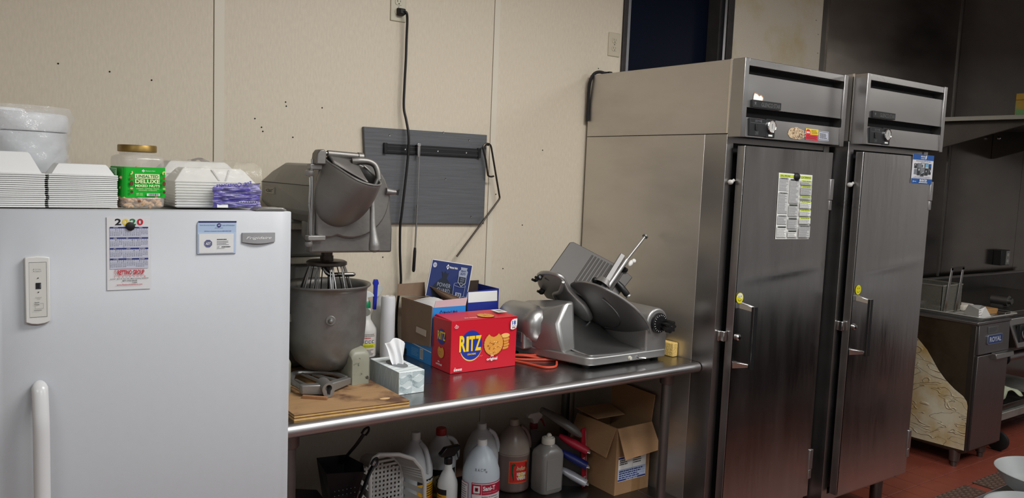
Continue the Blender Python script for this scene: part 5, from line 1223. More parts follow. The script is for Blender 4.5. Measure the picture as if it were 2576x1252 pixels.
# left flap folded out and hanging down
MB().hexa(((x0-0.010, y0-0.004, zt-0.150), (x0-0.007, y0-0.004, zt-0.150), (x0-0.007, y1-0.02, zt-0.172), (x0-0.010, y1-0.02, zt-0.172)), ((x0-0.004, y0-0.002, zt+0.003), (x0-0.001, y0-0.002, zt+0.003), (x0-0.001, y1, zt+0.003), (x0-0.004, y1, zt+0.003))).build('hanging_flap', card_in_m, t)
MB().hexa(((x0-0.0125, y0+0.028, zt-0.116), (x0-0.0105, y0+0.028, zt-0.116), (x0-0.0105, y0+0.105, zt-0.112), (x0-0.0125, y0+0.105, zt-0.112)), ((x0-0.0110, y0+0.028, zt-0.092), (x0-0.0095, y0+0.028, zt-0.092), (x0-0.0095, y0+0.105, zt-0.090), (x0-0.0110, y0+0.105, zt-0.090))).build('tape', mat('tan_tape', (176, 156, 138), 0.35), t)
MB().hexa(((x0-0.022, y1-0.003, zt+0.012), (x0+0.105, y1-0.003, zt+0.002), (x0+0.105, y1, zt+0.002), (x0-0.022, y1, zt+0.012)), ((x0-0.018, y1+0.004, zt+0.058), (x0+0.104, y1+0.004, zt+0.060), (x0+0.104, y1+0.006, zt+0.060), (x0-0.018, y1+0.006, zt+0.058))).build('back_flap', card_in_m, t)
MB().hexa(((x1-0.003, y0+0.035, zt), (x1, y0+0.035, zt), (x1, y1, zt), (x1-0.003, y1, zt)), ((x1-0.001, y0+0.050, zt+0.024), (x1+0.002, y0+0.050, zt+0.024), (x1-0.055, y1-0.040, zt+0.054), (x1-0.058, y1-0.040, zt+0.054))).build('right_flap', card_in_m, t)
P = Print((x0, y0, z0), (1, 0, 0), (0, 0, 1))
P.poly([(0.030, 0.204), (0.0375, 0.2145), (0.045, 0.204), (0.0375, 0.1935)], ink_blue).disc(0.0375, 0.204, 0.003, 0.003, lb_m, 10).text("Member's Mark", 0.048, 0.1985, 0.112, 0.2105, ink_blue, 0.02)
P.build('front_print', t)
P = Print((x0, y1, z0), (0, -1, 0), (0, 0, 1)); w_ = y1-y0
P.rect(0.16, 0.010, 0.185, 0.050, ink_white)
for k in range(9): P.rect(0.162+k*0.0025, 0.012, 0.1632+k*0.0025, 0.048, ink_black, keep=True)
P.lv += P.step
P.poly([(0, 0.062), (0.249, 0.050), (0.249, 0.053), (0, 0.066)], ink_white).lines(0.09, 0.012, 0.15, 0.045, 5, mat('print_pale_blue', (120, 180, 220), 0.5), 4)
P.poly([(0.0, 0.002), (0.05, 0.002), (0.05, 0.026), (0.0, 0.030)], ink_black)
P.build('side_print', t)
wb_ = MB(); wb_.grid(lambda u, v: (x0+0.01+0.128*u, y0+0.012+0.22*v, zt-0.012+0.026*math.sin(math.pi*u)*math.sin(math.pi*v)+0.004*math.sin(u*17+v*9)), 18, 18)
tag(wb_.build('liner_bag', mat('white_liner', (214, 212, 210), 0.5), angle=180), 'white plastic liner filling the open light blue carton', 'bag')

# dark blue carton of bin bags with its printed lid standing up
t = thing('bin_bag_carton', 'dark blue carton behind the red cracker box, its printed lid raised', 'box', (1.865, -0.12, TZ))
db_m = mat('carton_dark_blue', (26, 44, 138), 0.42); bin_in = mat('carton_dark_inside', (64, 50, 42), 0.8)
x0, x1, y0, y1, z0, zt = 1.786, 1.9455, -0.20, -0.035, TZ+0.0005, 1.058
MB().box((x0, y0, z0), (x1, y0+0.003, zt)).build('front_panel', db_m, t)
MB().box((x0, y0+0.003, z0), (x0+0.003, y1, zt+0.05)).build('left_panel', bin_in, t)
MB().box((x1-0.003, y0+0.003, z0), (x1, y1, zt+0.085)).build('right_panel', db_m, t)
MB().box((x0, y1-0.003, z0), (x1, y1, zt+0.10)).build('back_panel', bin_in, t)
MB().hexa(((x0, y0-0.0005, zt), (x1-0.002, y0-0.0005, zt), (x1-0.002, y0+0.002, zt), (x0, y0+0.002, zt)), ((x0+0.002, y0+0.004, zt+0.079), (x1-0.004, y0+0.004, zt+0.084), (x1-0.004, y0+0.006, zt+0.084), (x0+0.002, y0+0.006, zt+0.079))).build('front_flap', db_m, t)
P = Print((x0, y0-0.0005, zt), (1, 0, 0), (0, 0.052, 1)); P.rect(0.004, 0.033, 0.151, 0.077, ink_white); P.build('glue_strip', t)
P = Print((x0, y0, z0), (1, 0, 0), (0, 0, 1))
P.poly([(0.040, 0.144), (0.051, 0.1565), (0.062, 0.144), (0.051, 0.1315)], ink_white).disc(0.051, 0.144, 0.0045, 0.0045, db_m, 10).text("Member's Mark", 0.067, 0.1385, 0.130, 0.151, ink_white, 0.025)
P.rect(0.10, 0.112, 0.135, 0.122, mat('print_mid_blue', (90, 110, 180), 0.5)); P.build('front_print', t)
# the lid panel: hinged on the left panel, tilted, standing against the wall side
lid_m = mat('lid_navy', (34, 50, 104), 0.4)
A, B, C_, D = Vector((1.634, -0.160, 1.276)), Vector((1.8125, -0.190, 1.2475)), Vector((1.781, -0.196, 1.085)), Vector((1.600, -0.170, 1.130))
nrm = (B-A).cross(D-A).normalized()
if nrm.y > 0: nrm = -nrm
MB().hexa((A, B, C_, D), (A-nrm*0.003, B-nrm*0.003, C_-nrm*0.003, D-nrm*0.003)).build('lid', [card_in_m], t, smooth=False)
LW, LH = 0.18, 0.15
def lidmap(x, y, d):
    u, v = x/LW, 1-y/LH
    return A.lerp(B, u).lerp(D.lerp(C_, u), v)+nrm*(d+0.0004)
P = Print(fn=lidmap, lift=0.0003)
P.rect(0, 0, LW, LH, mat('lid_edge_white', (214, 214, 216), 0.5)).rect(0.003, 0.0, LW-0.003, LH-0.003, lid_m)
P.disc(0.016, 0.128, 0.0085, 0.0105, mat('lid_grey', (176, 180, 196), 0.5)).text('33 gal', 0.011, 0.1255, 0.021, 0.1305, lid_m)
P.poly([(0.066, 0.128), (0.0725, 0.139), (0.079, 0.128), (0.0725, 0.117)], ink_white).disc(0.0725, 0.128, 0.003, 0.004, lid_m, 10).text("Member's Mark", 0.0815, 0.1235, 0.116, 0.1325, ink_white, 0.02)
bag_d = mat('lid_bag_dark', (28, 36, 50), 0.45)
pts = []
for i in range(40):
    a = 2*math.pi*i/40; pts.append((0.066+0.046*math.cos(a)*(1.0 if math.sin(a) < 0 else 1-0.45*math.sin(a)), 0.035+0.05*math.sin(a)))
P.poly([(x, max(0.001, y)) for x, y in pts], bag_d).poly([(0.060, 0.075), (0.050, 0.108), (0.058, 0.100), (0.066, 0.110), (0.073, 0.100), (0.082, 0.106), (0.073, 0.075)], bag_d)
pale = mat('lid_pale', (150, 158, 176), 0.5)
P.text('POWER', 0.040, 0.046, 0.098, 0.062, pale, 0.0).text('GUARD', 0.042, 0.024, 0.098, 0.041, pale, 0.0)
P.poly([(0.128, 0.135), (0.158, 0.135), (0.156, 0.126), (0.162, 0.120), (0.160, 0.100), (0.124, 0.100), (0.122, 0.118), (0.130, 0.126)], pale).text('HEAVY', 0.131, 0.1165, 0.154, 0.1245, lid_m, 0.03).text('DUTY', 0.131, 0.1055, 0.154, 0.1140, lid_m, 0.03)
P.poly([(0.124, 0.100), (0.160, 0.100), (0.160, 0.076), (0.142, 0.060), (0.124, 0.076)], pale).poly([(0.127, 0.098), (0.157, 0.098), (0.157, 0.078), (0.142, 0.064), (0.127, 0.078)], bag_d).text('TRASH', 0.133, 0.0895, 0.152, 0.0945, pale).text('BAGS', 0.134, 0.0825, 0.151, 0.0875, pale).text('90 CT', 0.136, 0.074, 0.148, 0.080, pale)
P.ring(0.135, 0.066, 0.026, 0.008, 0.0014, pale).poly([(0.109, 0.066), (0.1105, 0.066), (0.1125, 0.02), (0.111, 0.02)], pale).poly([(0.161, 0.066), (0.1595, 0.066), (0.1575, 0.02), (0.159, 0.02)], pale)
P.rect(0.122, 0.018, 0.148, 0.036, pale).text('33', 0.126, 0.021, 0.144, 0.033, bag_d, 0.03).rect(0.152, 0.010, 0.172, 0.026, pale).rect(0.1535, 0.0115, 0.1705, 0.0245, bag_d).text('XL', 0.157, 0.014, 0.168, 0.022, pale)
P.build('lid_print', t)

# spray bottle with the green collar
def trigger(mb, c, s=1.0, dirx=-1, mi=0):
    x, y, z = c
    mb.hexa(((x-0.014*s, y-0.010*s, z), (x+0.014*s, y-0.010*s, z), (x+0.014*s, y+0.010*s, z), (x-0.014*s, y+0.010*s, z)),
            ((x-0.012*s, y-0.008*s, z+0.03*s), (x+0.012*s, y-0.008*s, z+0.03*s), (x+0.012*s, y+0.008*s, z+0.03*s), (x-0.012*s, y+0.008*s, z+0.03*s)), mi)
    pts = [(-0.055, 0.030), (-0.058, 0.044), (-0.050, 0.052), (0.010, 0.056), (0.034, 0.050), (0.040, 0.038), (0.022, 0.028), (-0.030, 0.028)]
    mb.prism([(px*s*(-dirx), pz*s) for px, pz in (pts if dirx < 0 else pts[::-1])], (x, y-0.011*s, z), (1, 0, 0), (0, 0, 1), 0.022*s, mi)
t = thing('spray_bottle', 'white spray bottle with green collar and yellow-banded label, beside the mixer bowl', 'bottle', (1.378, -0.115, TZ))
bc_ = (1.3715, -0.105, TZ+0.0005)
wp = mat('white_hdpe', (208, 206, 202), 0.4)
m_ = MB(); m_.lathe([(0.0, 0), (0.039, 0.0), (0.0425, 0.004), (0.0430, 0.100), (0.0415, 0.112), (0.021, 0.144), (0.0185, 0.150), (0.0175, 0.176), (0.0195, 0.180), (0.0195, 0.188), (0.014, 0.192), (0.014, 0.196), (0, 0.196)], bc_, 32); m_.build('bottle_body', wp, t, angle=50)
m_ = MB(); m_.lathe([(0.0, 0.194), (0.0155, 0.194), (0.0165, 0.197), (0.0158, 0.216), (0.013, 0.220), (0.0, 0.220)], bc_, 24); m_.build('collar', mat('green_collar', (12, 128, 80), 0.4), t)
m_ = MB(); hx_ = bc_[0]-0.006; hz_ = bc_[2]+0.219
m_.prism([(-0.012, 0), (0.012, 0.0), (0.006, 0.016), (0.034, 0.020), (0.030, 0.031), (0.012, 0.042), (-0.012, 0.044), (-0.05, 0.030), (-0.05, 0.020), (-0.008, 0.016)], (hx_, bc_[1]-0.013, hz_), (1, 0, 0), (0, 0, 1), 0.026)
m_.build('sprayer_head', mat('translucent_white', (205, 210, 208), 0.3), t, bevel=0.003)
MB().tube([(hx_-0.02, bc_[1]-0.004, hz_+0.016), (hx_-0.005, bc_[1]-0.006, hz_+0.008), (hx_+0.014, bc_[1]-0.008, hz_+0.001)], [0.004, 0.004, 0.003], 8).build('trigger_lever', mat('dark_grey_pl', (60, 58, 56), 0.4), t)
cyl_map = lambda c, r_, z0_, a_mid: (lambda x, y, d: Vector((c[0]+(r_+d)*math.sin(a_mid+x/r_), c[1]-(r_+d)*math.cos(a_mid+x/r_), z0_+y)))
P = Print(fn=cyl_map(bc_, 0.0431, bc_[2]+0.006, -0.42))
P.rect(-0.045, 0.0, 0.042, 0.092, mat('label_offwhite', (206, 198, 190), 0.5), nx=24).rect(-0.020, 0.034, 0.040, 0.050, mat('label_yellow', (206, 208, 36), 0.5), nx=14)
P.lines(-0.018, 0.078, 0.038, 0.090, 2, ink_grey, 1).lines(-0.018, 0.070, 0.034, 0.077, 1, ink_red, 2)
for k in range(4): P.rect(-0.016+k*0.0135, 0.053, -0.007+k*0.0135, 0.064, ink_grey, keep=True)
P.lv += P.step
for k in range(4): P.disc(-0.0115+k*0.0135, 0.0585, 0.003, 0.003, ink_white, 10)
P.lines(-0.018, 0.004, 0.036, 0.030, 5, ink_grey, 3).lines(-0.018, 0.037, 0.034, 0.047, 2, mat('olive_ink', (140, 140, 40), 0.6), 7)
P.rect(-0.044, 0.052, -0.024, 0.066, ink_red, nx=4).rect(-0.044, 0.034, -0.024, 0.048, mat('purple_print', (110, 50, 96), 0.6), nx=4)
P.build('label', t)
# film roll
t = thing('film_roll', 'tall white roll of plastic film standing beside the spray bottle', 'roll', (1.4355, -0.150, TZ))
rc = (1.4395, -0.160, TZ+0.0005)
m_ = MB(); m_.lathe([(0.010, 0.0), (0.0275, 0.0), (0.0285, 0.002), (0.0285, 0.236), (0.0255, 0.245), (0.010, 0.247), (0.0085, 0.240)], rc, 32); m_.build('film', mat('white_film_roll', (212, 212, 214), 0.3, noise=0.03, nscale=60, stretch=(1, 1, 0.1)), t, angle=50)
m_ = MB(); m_.lathe([(0.0095, 0.0), (0.0095, 0.243)], rc, 16, cap0=True, cap1=True); m_.build('core', card_m, t)
m_ = MB(); m_.grid(lambda u, v: (1.466+0.012*u, -0.15-0.008*math.sin(v*5)+0.01*u, TZ+0.002+0.165*v), 3, 8); m_.build('loose_end', film2, t, angle=180)
# blue-handled dispenser valve behind the roll
t = thing('spray_bottle', 'clear spray bottle with bright blue trigger behind the white film roll', 'bottle', (1.425, -0.075, TZ))
m_ = MB(); m_.lathe([(0, 0), (0.030, 0), (0.032, 0.004), (0.032, 0.14), (0.013, 0.20), (0.012, 0.232), (0.0, 0.232)], (1.440, -0.072, TZ+0.0005), 24); m_.build('bottle_body', mat('translucent_bottle', (200, 204, 204), 0.25, alpha=0.55), t, angle=50)
bl = mat('bright_blue_plastic', (28, 44, 170), 0.35)
m_ = MB(); m_.prism([(0.0, -0.118), (0.012, -0.118), (0.012, -0.020), (0.016, -0.012), (0.010, 0.004), (-0.004, 0.004), (-0.008, -0.012), (-0.003, -0.022)], (1.4145, -0.095, 1.188), (1, 0, 0), (0.05, 0, 1), 0.014); m_.build('trigger', bl, t, bevel=0.002)
m_ = MB(); m_.prism([(0.008, -0.07), (0.026, -0.062), (0.038, -0.035), (0.030, -0.020), (0.012, -0.018)], (1.4145, -0.094, 1.188), (1, 0, 0), (0.05, 0, 1), 0.016); m_.build('nozzle_body', mat('clear_nozzle', (200, 206, 206), 0.2, alpha=0.5), t, bevel=0.002)
# orange cord
t = thing('extension_cord', 'loops of orange cord on the table between the cracker box and the slicer', 'cord', (1.95, -0.42, TZ))
oc = mat('orange_cord', (196, 74, 50), 0.5)
zc_ = TZ+0.0050
MB().tube([(1.83, -0.42, zc_), (1.865, -0.485, zc_), (1.885, -0.565, zc_), (1.9, -0.605, zc_+0.001), (1.945, -0.605, zc_), (1.995, -0.55, zc_), (2.03, -0.505, zc_+0.003), (2.035, -0.475, zc_+0.009), (2.01, -0.455, zc_+0.010), (1.955, -0.445, zc_+0.010), (1.90, -0.405, zc_+0.009), (1.85, -0.37, zc_)], 0.0046, 8, smooth=5).build('cable', oc, t)
MB().tube([(1.84, -0.38, zc_), (1.89, -0.445, zc_), (1.95, -0.48, zc_), (2.005, -0.51, zc_), (2.06, -0.545, zc_), (2.09, -0.52, zc_), (2.09, -0.45, zc_)], 0.0046, 8, smooth=5).build('cable', oc, t)
MB().tube([(1.86, -0.36, zc_), (1.915, -0.43, zc_+0.0095), (1.965, -0.455, zc_+0.002), (2.01, -0.485, zc_), (2.03, -0.47, zc_), (2.0, -0.40, zc_)], 0.0046, 8, smooth=5).build('cable', oc, t)
# sponge against the refrigerator
m_ = MB(); m_.xf = Matrix.Translation((2.527, -0.640, TZ)) @ rotz(0.10); m_.box((-0.016, -0.045, 0.0005), (0.016, 0.045, 0.060)); m_.xf = None
tag(m_.build('sponge', mat('yellow_sponge', (214, 182, 108), 0.9, noise=0.12, nscale=120, bump=0.5, bscale=160), bevel=0.004), 'yellow sponge leaning on the refrigerator side at the table end', 'sponge')
# ---------------------------------------------------------------- things on the undershelf
ZU = 0.2805
hdpe = mat('white_jug_plastic', (196, 198, 200), 0.38)
def jug(name, label, c, prof, m, cap, cap_m, handle=None, n=32, group=None, sx=1.0, sy=1.0, rot=0.0):
    t = thing(name, label, 'bottle', (c[0], c[1], ZU), group)
    mm = Matrix.Translation((c[0], c[1], ZU)) @ rotz(rot) @ Matrix.Diagonal((sx, sy, 1, 1))
    b = MB(); b.xf = mm; b.lathe([(0.0, 0.0)]+prof+[(0.0, prof[-1][1])], (0, 0, 0), n); b.xf = None; b.build('jug_body', m, t, angle=50)
    zt = prof[-1][1]; r_, h_ = cap
    k = MB(); k.xf = Matrix.Translation((c[0], c[1], ZU)); k.lathe([(0.0, zt-0.004), (r_, zt-0.004), (r_*1.03, zt), (r_*1.03, zt+h_*0.8), (r_*0.9, zt+h_), (0.0, zt+h_)], (0, 0, 0), 28); k.xf = None; k.build('cap', cap_m, t, angle=50)
    if handle:
        a, pts, rr_ = handle
        h = MB(); h.tube([(c[0]+r*math.cos(a), c[1]+r*math.sin(a), ZU+z) for r, z in pts], rr_, 10, smooth=4); h.build('jug_handle', m, t)
    return t
gal = [(0.066, 0.0), (0.073, 0.004), (0.0745, 0.012), (0.0745, 0.165), (0.072, 0.185), (0.060, 0.222), (0.040, 0.258), (0.0215, 0.275), (0.0195, 0.281)]
# tall oval jug with yellow label
gA = [(0.062, 0.0), (0.0700, 0.004), (0.0715, 0.012), (0.0715, 0.178), (0.069, 0.198), (0.058, 0.235), (0.040, 0.270), (0.024, 0.292), (0.0185, 0.298), (0.0180, 0.304)]
cA = (1.5075, -0.292)
tA = jug('cleaner_jug', 'white gallon jug with handle and yellow and orange label behind the white basket', cA, gA, hdpe, (0.0185, 0.024), mat('offwhite_cap', (200, 200, 198), 0.4), (math.radians(-72), [(0.028, 0.287), (0.052, 0.272), (0.066, 0.240), (0.073, 0.20), (0.070, 0.182)], 0.010))
P = Print(fn=cyl_map((cA[0], cA[1]), 0.0718, ZU+0.020, 0.35))
P.rect(-0.05, 0.0, 0.095, 0.135, mat('label_amber', (214, 158, 30), 0.45), nx=20).rect(-0.05, 0.118, 0.095, 0.135, ink_black, nx=20).rect(-0.05, 0.044, 0.095, 0.060, mat('label_orange', (206, 84, 40), 0.45), nx=20).rect(-0.05, 0.0, 0.095, 0.040, hdpe, nx=20)
P.text('Fabuloso', -0.020, 0.120, 0.05, 0.132, ink_white, 0.02).lines(-0.03, 0.064, 0.06, 0.112, 5, mat('label_brown', (96, 60, 20), 0.5), 4, 0.5).lines(-0.03, 0.004, 0.07, 0.036, 4, ink_black, 6)
P.build('label', tA)
# red-capped jug
gR = [(0.056, 0.0), (0.064, 0.004), (0.065, 0.012), (0.065, 0.140), (0.066, 0.152), (0.062, 0.178), (0.046, 0.220), (0.030, 0.252), (0.0215, 0.262), (0.0205, 0.268)]
cR = (1.676, -0.205)
tR = jug('bleach_jug', 'white jug with red cap and gold label, behind the black-topped spray bottle', cR, gR, hdpe, (0.0215, 0.026), mat('red_cap', (160, 34, 34), 0.4), (math.radians(-25), [(0.026, 0.252), (0.050, 0.244), (0.068, 0.215), (0.070, 0.175), (0.062, 0.160)], 0.010))
P = Print(fn=cyl_map((cR[0], cR[1]), 0.0653, ZU+0.012, -0.5))
P.rect(-0.075, 0.0, 0.075, 0.125, mat('label_olive', (128, 104, 36), 0.45), nx=24).rect(-0.075, 0.098, 0.075, 0.125, mat('label_black', (26, 25, 26), 0.45), nx=24).disc(-0.002, 0.074, 0.028, 0.030, mat('label_cream2', (190, 180, 140), 0.5), 24)
P.text('Old', -0.016, 0.076, 0.012, 0.092, ink_black, 0.02, 0.3).text('Lady', -0.018, 0.058, 0.018, 0.074, ink_black, 0.02, 0.3).rect(-0.075, 0.030, 0.075, 0.040, mat('label_rust', (150, 60, 30), 0.5), nx=24).rect(-0.075, 0.012, 0.075, 0.026, mat('label_lime', (170, 170, 40), 0.5), nx=24)
P.build('label', tR)
# plain rear jug
tJ = jug('white_jug', 'plain white gallon jug standing behind the red-labelled sanitizer jug', (1.848, -0.250), gal, hdpe, (0.0200, 0.020), mat('offwhite_cap', (200, 200, 198), 0.4), (math.radians(-12), [(0.030, 0.268), (0.056, 0.250), (0.074, 0.21), (0.076, 0.17)], 0.010))
# sanitizer jug
cS = (1.735, -0.425)
tS = jug('sanitizer_jug', 'white gallon jug of sanitizer with red and white label, front of the undershelf', cS, gal, mat('white_jug_blueish', (198, 208, 216), 0.36), (0.0195, 0.021), mat('white_cap', (226, 226, 224), 0.4))
P = Print(fn=cyl_map(cS, 0.0747, ZU+0.004, -0.39))
crim = mat('label_crimson', (178, 26, 58), 0.45)
P.rect(-0.052, 0.0, 0.090, 0.145, crim, nx=24).rect(-0.049, 0.003, 0.087, 0.142, mat('label_pale_pink', (226, 214, 216), 0.5), nx=24)
P.rect(-0.049, 0.098, -0.012, 0.139, crim, nx=6).rect(-0.043, 0.105, -0.018, 0.133, ink_white, nx=4).rect(-0.037, 0.111, -0.024, 0.127, crim, nx=3).disc(-0.0305, 0.119, 0.0035, 0.005, ink_black, 12)
P.rect(-0.010, 0.098, 0.087, 0.139, crim, nx=14).text('Sani-T', -0.006, 0.115, 0.046, 0.133, ink_white, 0.03).text('QUATERNARY SANITIZER', -0.006, 0.104, 0.060, 0.109, mat('label_pink', (230, 160, 170), 0.5))
P.text('Spartan', -0.041, 0.100, -0.020, 0.1035, ink_white).text('Sanitizer & Disinfectant', -0.010, 0.088, 0.06, 0.094, ink_black, 0.01)
P.lines(-0.045, 0.008, 0.080, 0.084, 9, ink_grey, 12)
P.rect(-0.11, 0.0, -0.064, 0.140, mat('label_crimson_thin', (170, 60, 84), 0.5), nx=8).rect(-0.108, 0.002, -0.066, 0.138, mat('label_pale_pink', (226, 214, 216), 0.5), nx=8).lines(-0.106, 0.006, -0.068, 0.134, 14, ink_grey, 3)
P.build('label', tS)
P = Print(fn=lambda x, y, d: Vector((cS[0]+(0.071-0.25*y+d)*math.sin(-0.5+x/0.07), cS[1]-(0.071-0.25*y+d)*math.cos(-0.5+x/0.07), ZU+0.192+y)))
P.text('R A C M', -0.030, 0.002, 0.012, 0.013, ink_grey).text('w', 0.010, -0.004, 0.018, 0.004, ink_grey); P.build('marker_writing', tS)
# black-topped spray bottle
cB = (1.6125, -0.372)
tB = thing('spray_bottle', 'white spray bottle with black trigger head and yellow label, left of the sanitizer jug', 'bottle', (cB[0], cB[1], ZU))
b = MB(); b.lathe([(0, 0), (0.038, 0.0), (0.0405, 0.004), (0.0405, 0.120), (0.038, 0.138), (0.026, 0.168), (0.0165, 0.186), (0.0150, 0.212), (0, 0.212)], (cB[0], cB[1], ZU), 28); b.build('bottle_body', mat('white_bottle', (206, 206, 204), 0.4), tB, angle=50)
b = MB(); b.lathe([(0.0, 0.205), (0.0165, 0.205), (0.0170, 0.232), (0.012, 0.238), (0, 0.238)], (cB[0], cB[1], ZU), 20)
b.prism([(-0.042, 0.240), (-0.046, 0.252), (-0.034, 0.262), (-0.022, 0.275), (0.022, 0.276), (0.044, 0.276), (0.044, 0.262), (0.030, 0.250), (0.018, 0.236), (-0.015, 0.236)], (cB[0]+0.004, cB[1]-0.012, ZU), (1, 0, 0), (0, 0, 1), 0.024)
b.build('trigger_head', mat('black_trigger', (14, 14, 15), 0.3), tB, bevel=0.003)
MB().tube([(cB[0]+0.030, cB[1], ZU+0.262), (cB[0]+0.040, cB[1], ZU+0.242), (cB[0]+0.046, cB[1], ZU+0.220)], [0.004, 0.0035, 0.002], 8).build('trigger_lever', mat('black_trigger', (14, 14, 15), 0.3), tB)
P = Print(fn=cyl_map(cB, 0.0407, ZU+0.004, -0.78))
P.rect(-0.050, 0.0, 0.006, 0.110, mat('label_amber', (214, 158, 30), 0.45), nx=12).rect(-0.050, 0.088, 0.006, 0.110, ink_black, nx=12).lines(-0.046, 0.058, 0.0, 0.084, 3, mat('label_brown', (96, 60, 20), 0.5), 2).rect(-0.04, 0.012, 0.0, 0.05, hdpe, nx=6).lines(-0.038, 0.016, -0.002, 0.046, 5, mat('label_rust', (150, 60, 30), 0.5), 3); P.build('label', tB)
# vinegar jug: brown contents show through
brown_pl = mat('brown_translucent_jug', (112, 92, 86), 0.32); brown_top = mat('clear_empty_top', (140, 126, 116), 0.3)
cV = (1.998, -0.275)
tV = jug('vinegar_jug', 'brownish gallon jug of vinegar with bright red label', cV, gal, brown_pl, (0.0205, 0.022), mat('tan_cap', (150, 136, 124), 0.4), (math.radians(-15), [(0.030, 0.268), (0.056, 0.250), (0.073, 0.21), (0.076, 0.172)], 0.0095))
b = MB(); b.lathe([(0.0749, 0.160), (0.0725, 0.186), (0.0606, 0.2225), (0.0408, 0.2585), (0.022, 0.2758)], (cV[0], cV[1], ZU), 32); b.build('empty_shoulder', brown_top, tV, angle=60)
P = Print(fn=cyl_map(cV, 0.0747, ZU+0.045, -0.23))
P.rect(-0.044, 0.0, 0.044, 0.095, mat('label_orange2', (226, 104, 44), 0.45), nx=16).rect(-0.041, 0.003, 0.041, 0.092, mat('label_red2', (196, 40, 36), 0.45), nx=16)
P.poly([(-0.034, 0.082), (-0.020, 0.086), (-0.014, 0.078), (-0.024, 0.074), (-0.026, 0.050), (-0.020, 0.014), (-0.024, 0.010), (-0.032, 0.040), (-0.033, 0.068)], mat('pepper_green', (22, 72, 34), 0.5)).poly([(0.033, 0.088), (0.039, 0.084), (0.039, 0.058), (0.034, 0.066)], mat('pepper_dark', (50, 40, 24), 0.5))
P.text('Indian', -0.012, 0.056, 0.030, 0.074, mat('label_cream3', (206, 196, 150), 0.5), 0.01, 0.3).disc(0.012, 0.033, 0.016, 0.015, mat('label_gold', (216, 176, 40), 0.5), 16).text('RED CANE', -0.010, 0.033, 0.033, 0.047, ink_white, 0.02).text('VINEGAR', -0.010, 0.014, 0.033, 0.029, ink_white, 0.02)
P.build('label', tV)
# square jug with white cap
def rr2(cx, cy, hx_, hy_, z, c, k=5):
    out = []
    for qx, qy, a0 in ((1, 1, 0), (-1, 1, 90), (-1, -1, 180), (1, -1, 270)):
        for i in range(k+1):
            a = math.radians(a0+90*i/k); out.append((cx+qx*(hx_-c)+c*math.cos(a), cy+qy*(hy_-c)+c*math.sin(a), z))
    return out
cQ = (2.1085, -0.378)
tQ = thing('square_jug', 'squarish grey translucent jug with ribbed white screw cap, right of the vinegar', 'bottle', (cQ[0], cQ[1], ZU))
b = MB(); b.loft([rr2(*cQ, 0.052, 0.045, ZU, 0.02), rr2(*cQ, 0.057, 0.050, ZU+0.008, 0.02), rr2(*cQ, 0.057, 0.050, ZU+0.165, 0.02), rr2(*cQ, 0.054, 0.047, ZU+0.180, 0.025), rr2(*cQ, 0.040, 0.036, ZU+0.197, 0.03), rr2(*cQ, 0.026, 0.026, ZU+0.206, 0.0259), rr2(*cQ, 0.025, 0.025, ZU+0.215, 0.0249)])
b.build('jug_body', mat('grey_translucent_jug', (128, 124, 120), 0.3), tQ, angle=50)
b = MB(); b.box((cQ[0]-0.040, cQ[1]-0.0515, ZU+0.02), (cQ[0]+0.040, cQ[1]-0.0495, ZU+0.155)); b.build('jug_panel', mat('grey_translucent_jug', (128, 124, 120), 0.3), tQ, bevel=0.001)
b = MB(); cp_ = []
for z, r_ in ((0.208, 0.0275), (0.211, 0.0285), (0.230, 0.0280), (0.234, 0.026)):
    cp_.append([(cQ[0]+(r_+(0.0006 if i % 2 else 0))*math.cos(2*math.pi*i/60), cQ[1]+(r_+(0.0006 if i % 2 else 0))*math.sin(2*math.pi*i/60), ZU+z) for i in range(60)])
b.loft(cp_); b.lathe([(0.0, 0.233), (0.019, 0.233), (0.018, 0.238), (0, 0.239)], (cQ[0], cQ[1], ZU), 24); b.build('cap', mat('cream_cap', (202, 196, 184), 0.45), tQ, angle=30)
MB().prism([(-0.012, 0.238), (0.012, 0.238), (0.010, 0.246), (0.004, 0.252), (-0.006, 0.250)], (cQ[0]+0.004, cQ[1]-0.005, ZU), (1, 0, 0), (0, 0, 1), 0.012).build('pour_spout', mat('cream_cap', (202, 196, 184), 0.45), tQ, bevel=0.002)
# rear spray bottle with white head and red neck
cW = (2.128, -0.245)
tW = thing('spray_bottle', 'spray bottle with white head and red neck at the back of the undershelf', 'bottle', (cW[0], cW[1], ZU))
b = MB(); b.lathe([(0, 0), (0.040, 0.0), (0.042, 0.004), (0.042, 0.150), (0.036, 0.175), (0.018, 0.215), (0.0165, 0.238), (0, 0.238)], (cW[0], cW[1], ZU), 28); b.build('bottle_body', mat('dim_clear_bottle', (130, 118, 112), 0.3), tW, angle=50)
b = MB(); b.lathe([(0, 0.234), (0.018, 0.234), (0.018, 0.256), (0, 0.257)], (cW[0], cW[1], ZU), 20); b.build('neck_ring', mat('dark_red_ring', (126, 34, 36), 0.4), tW)
b = MB(); b.prism([(-0.010, 0.256), (0.014, 0.256), (0.020, 0.270), (0.036, 0.278), (0.038, 0.298), (0.020, 0.306), (-0.030, 0.304), (-0.042, 0.296), (-0.040, 0.286), (-0.020, 0.284), (-0.012, 0.270)], (cW[0]+0.002, cW[1]-0.012, ZU), (1, 0, 0), (0, 0, 1), 0.024); b.build('trigger_head', mat('white_trigger', (196, 192, 190), 0.4), tW, bevel=0.003)
MB().tube([(cW[0]+0.028, cW[1], ZU+0.280), (cW[0]+0.046, cW[1]-0.004, ZU+0.262), (cW[0]+0.058, cW[1]-0.006, ZU+0.236)], [0.005, 0.005, 0.003], 8).build('trigger_lever', mat('dark_red_ring', (126, 34, 36), 0.4), tW)
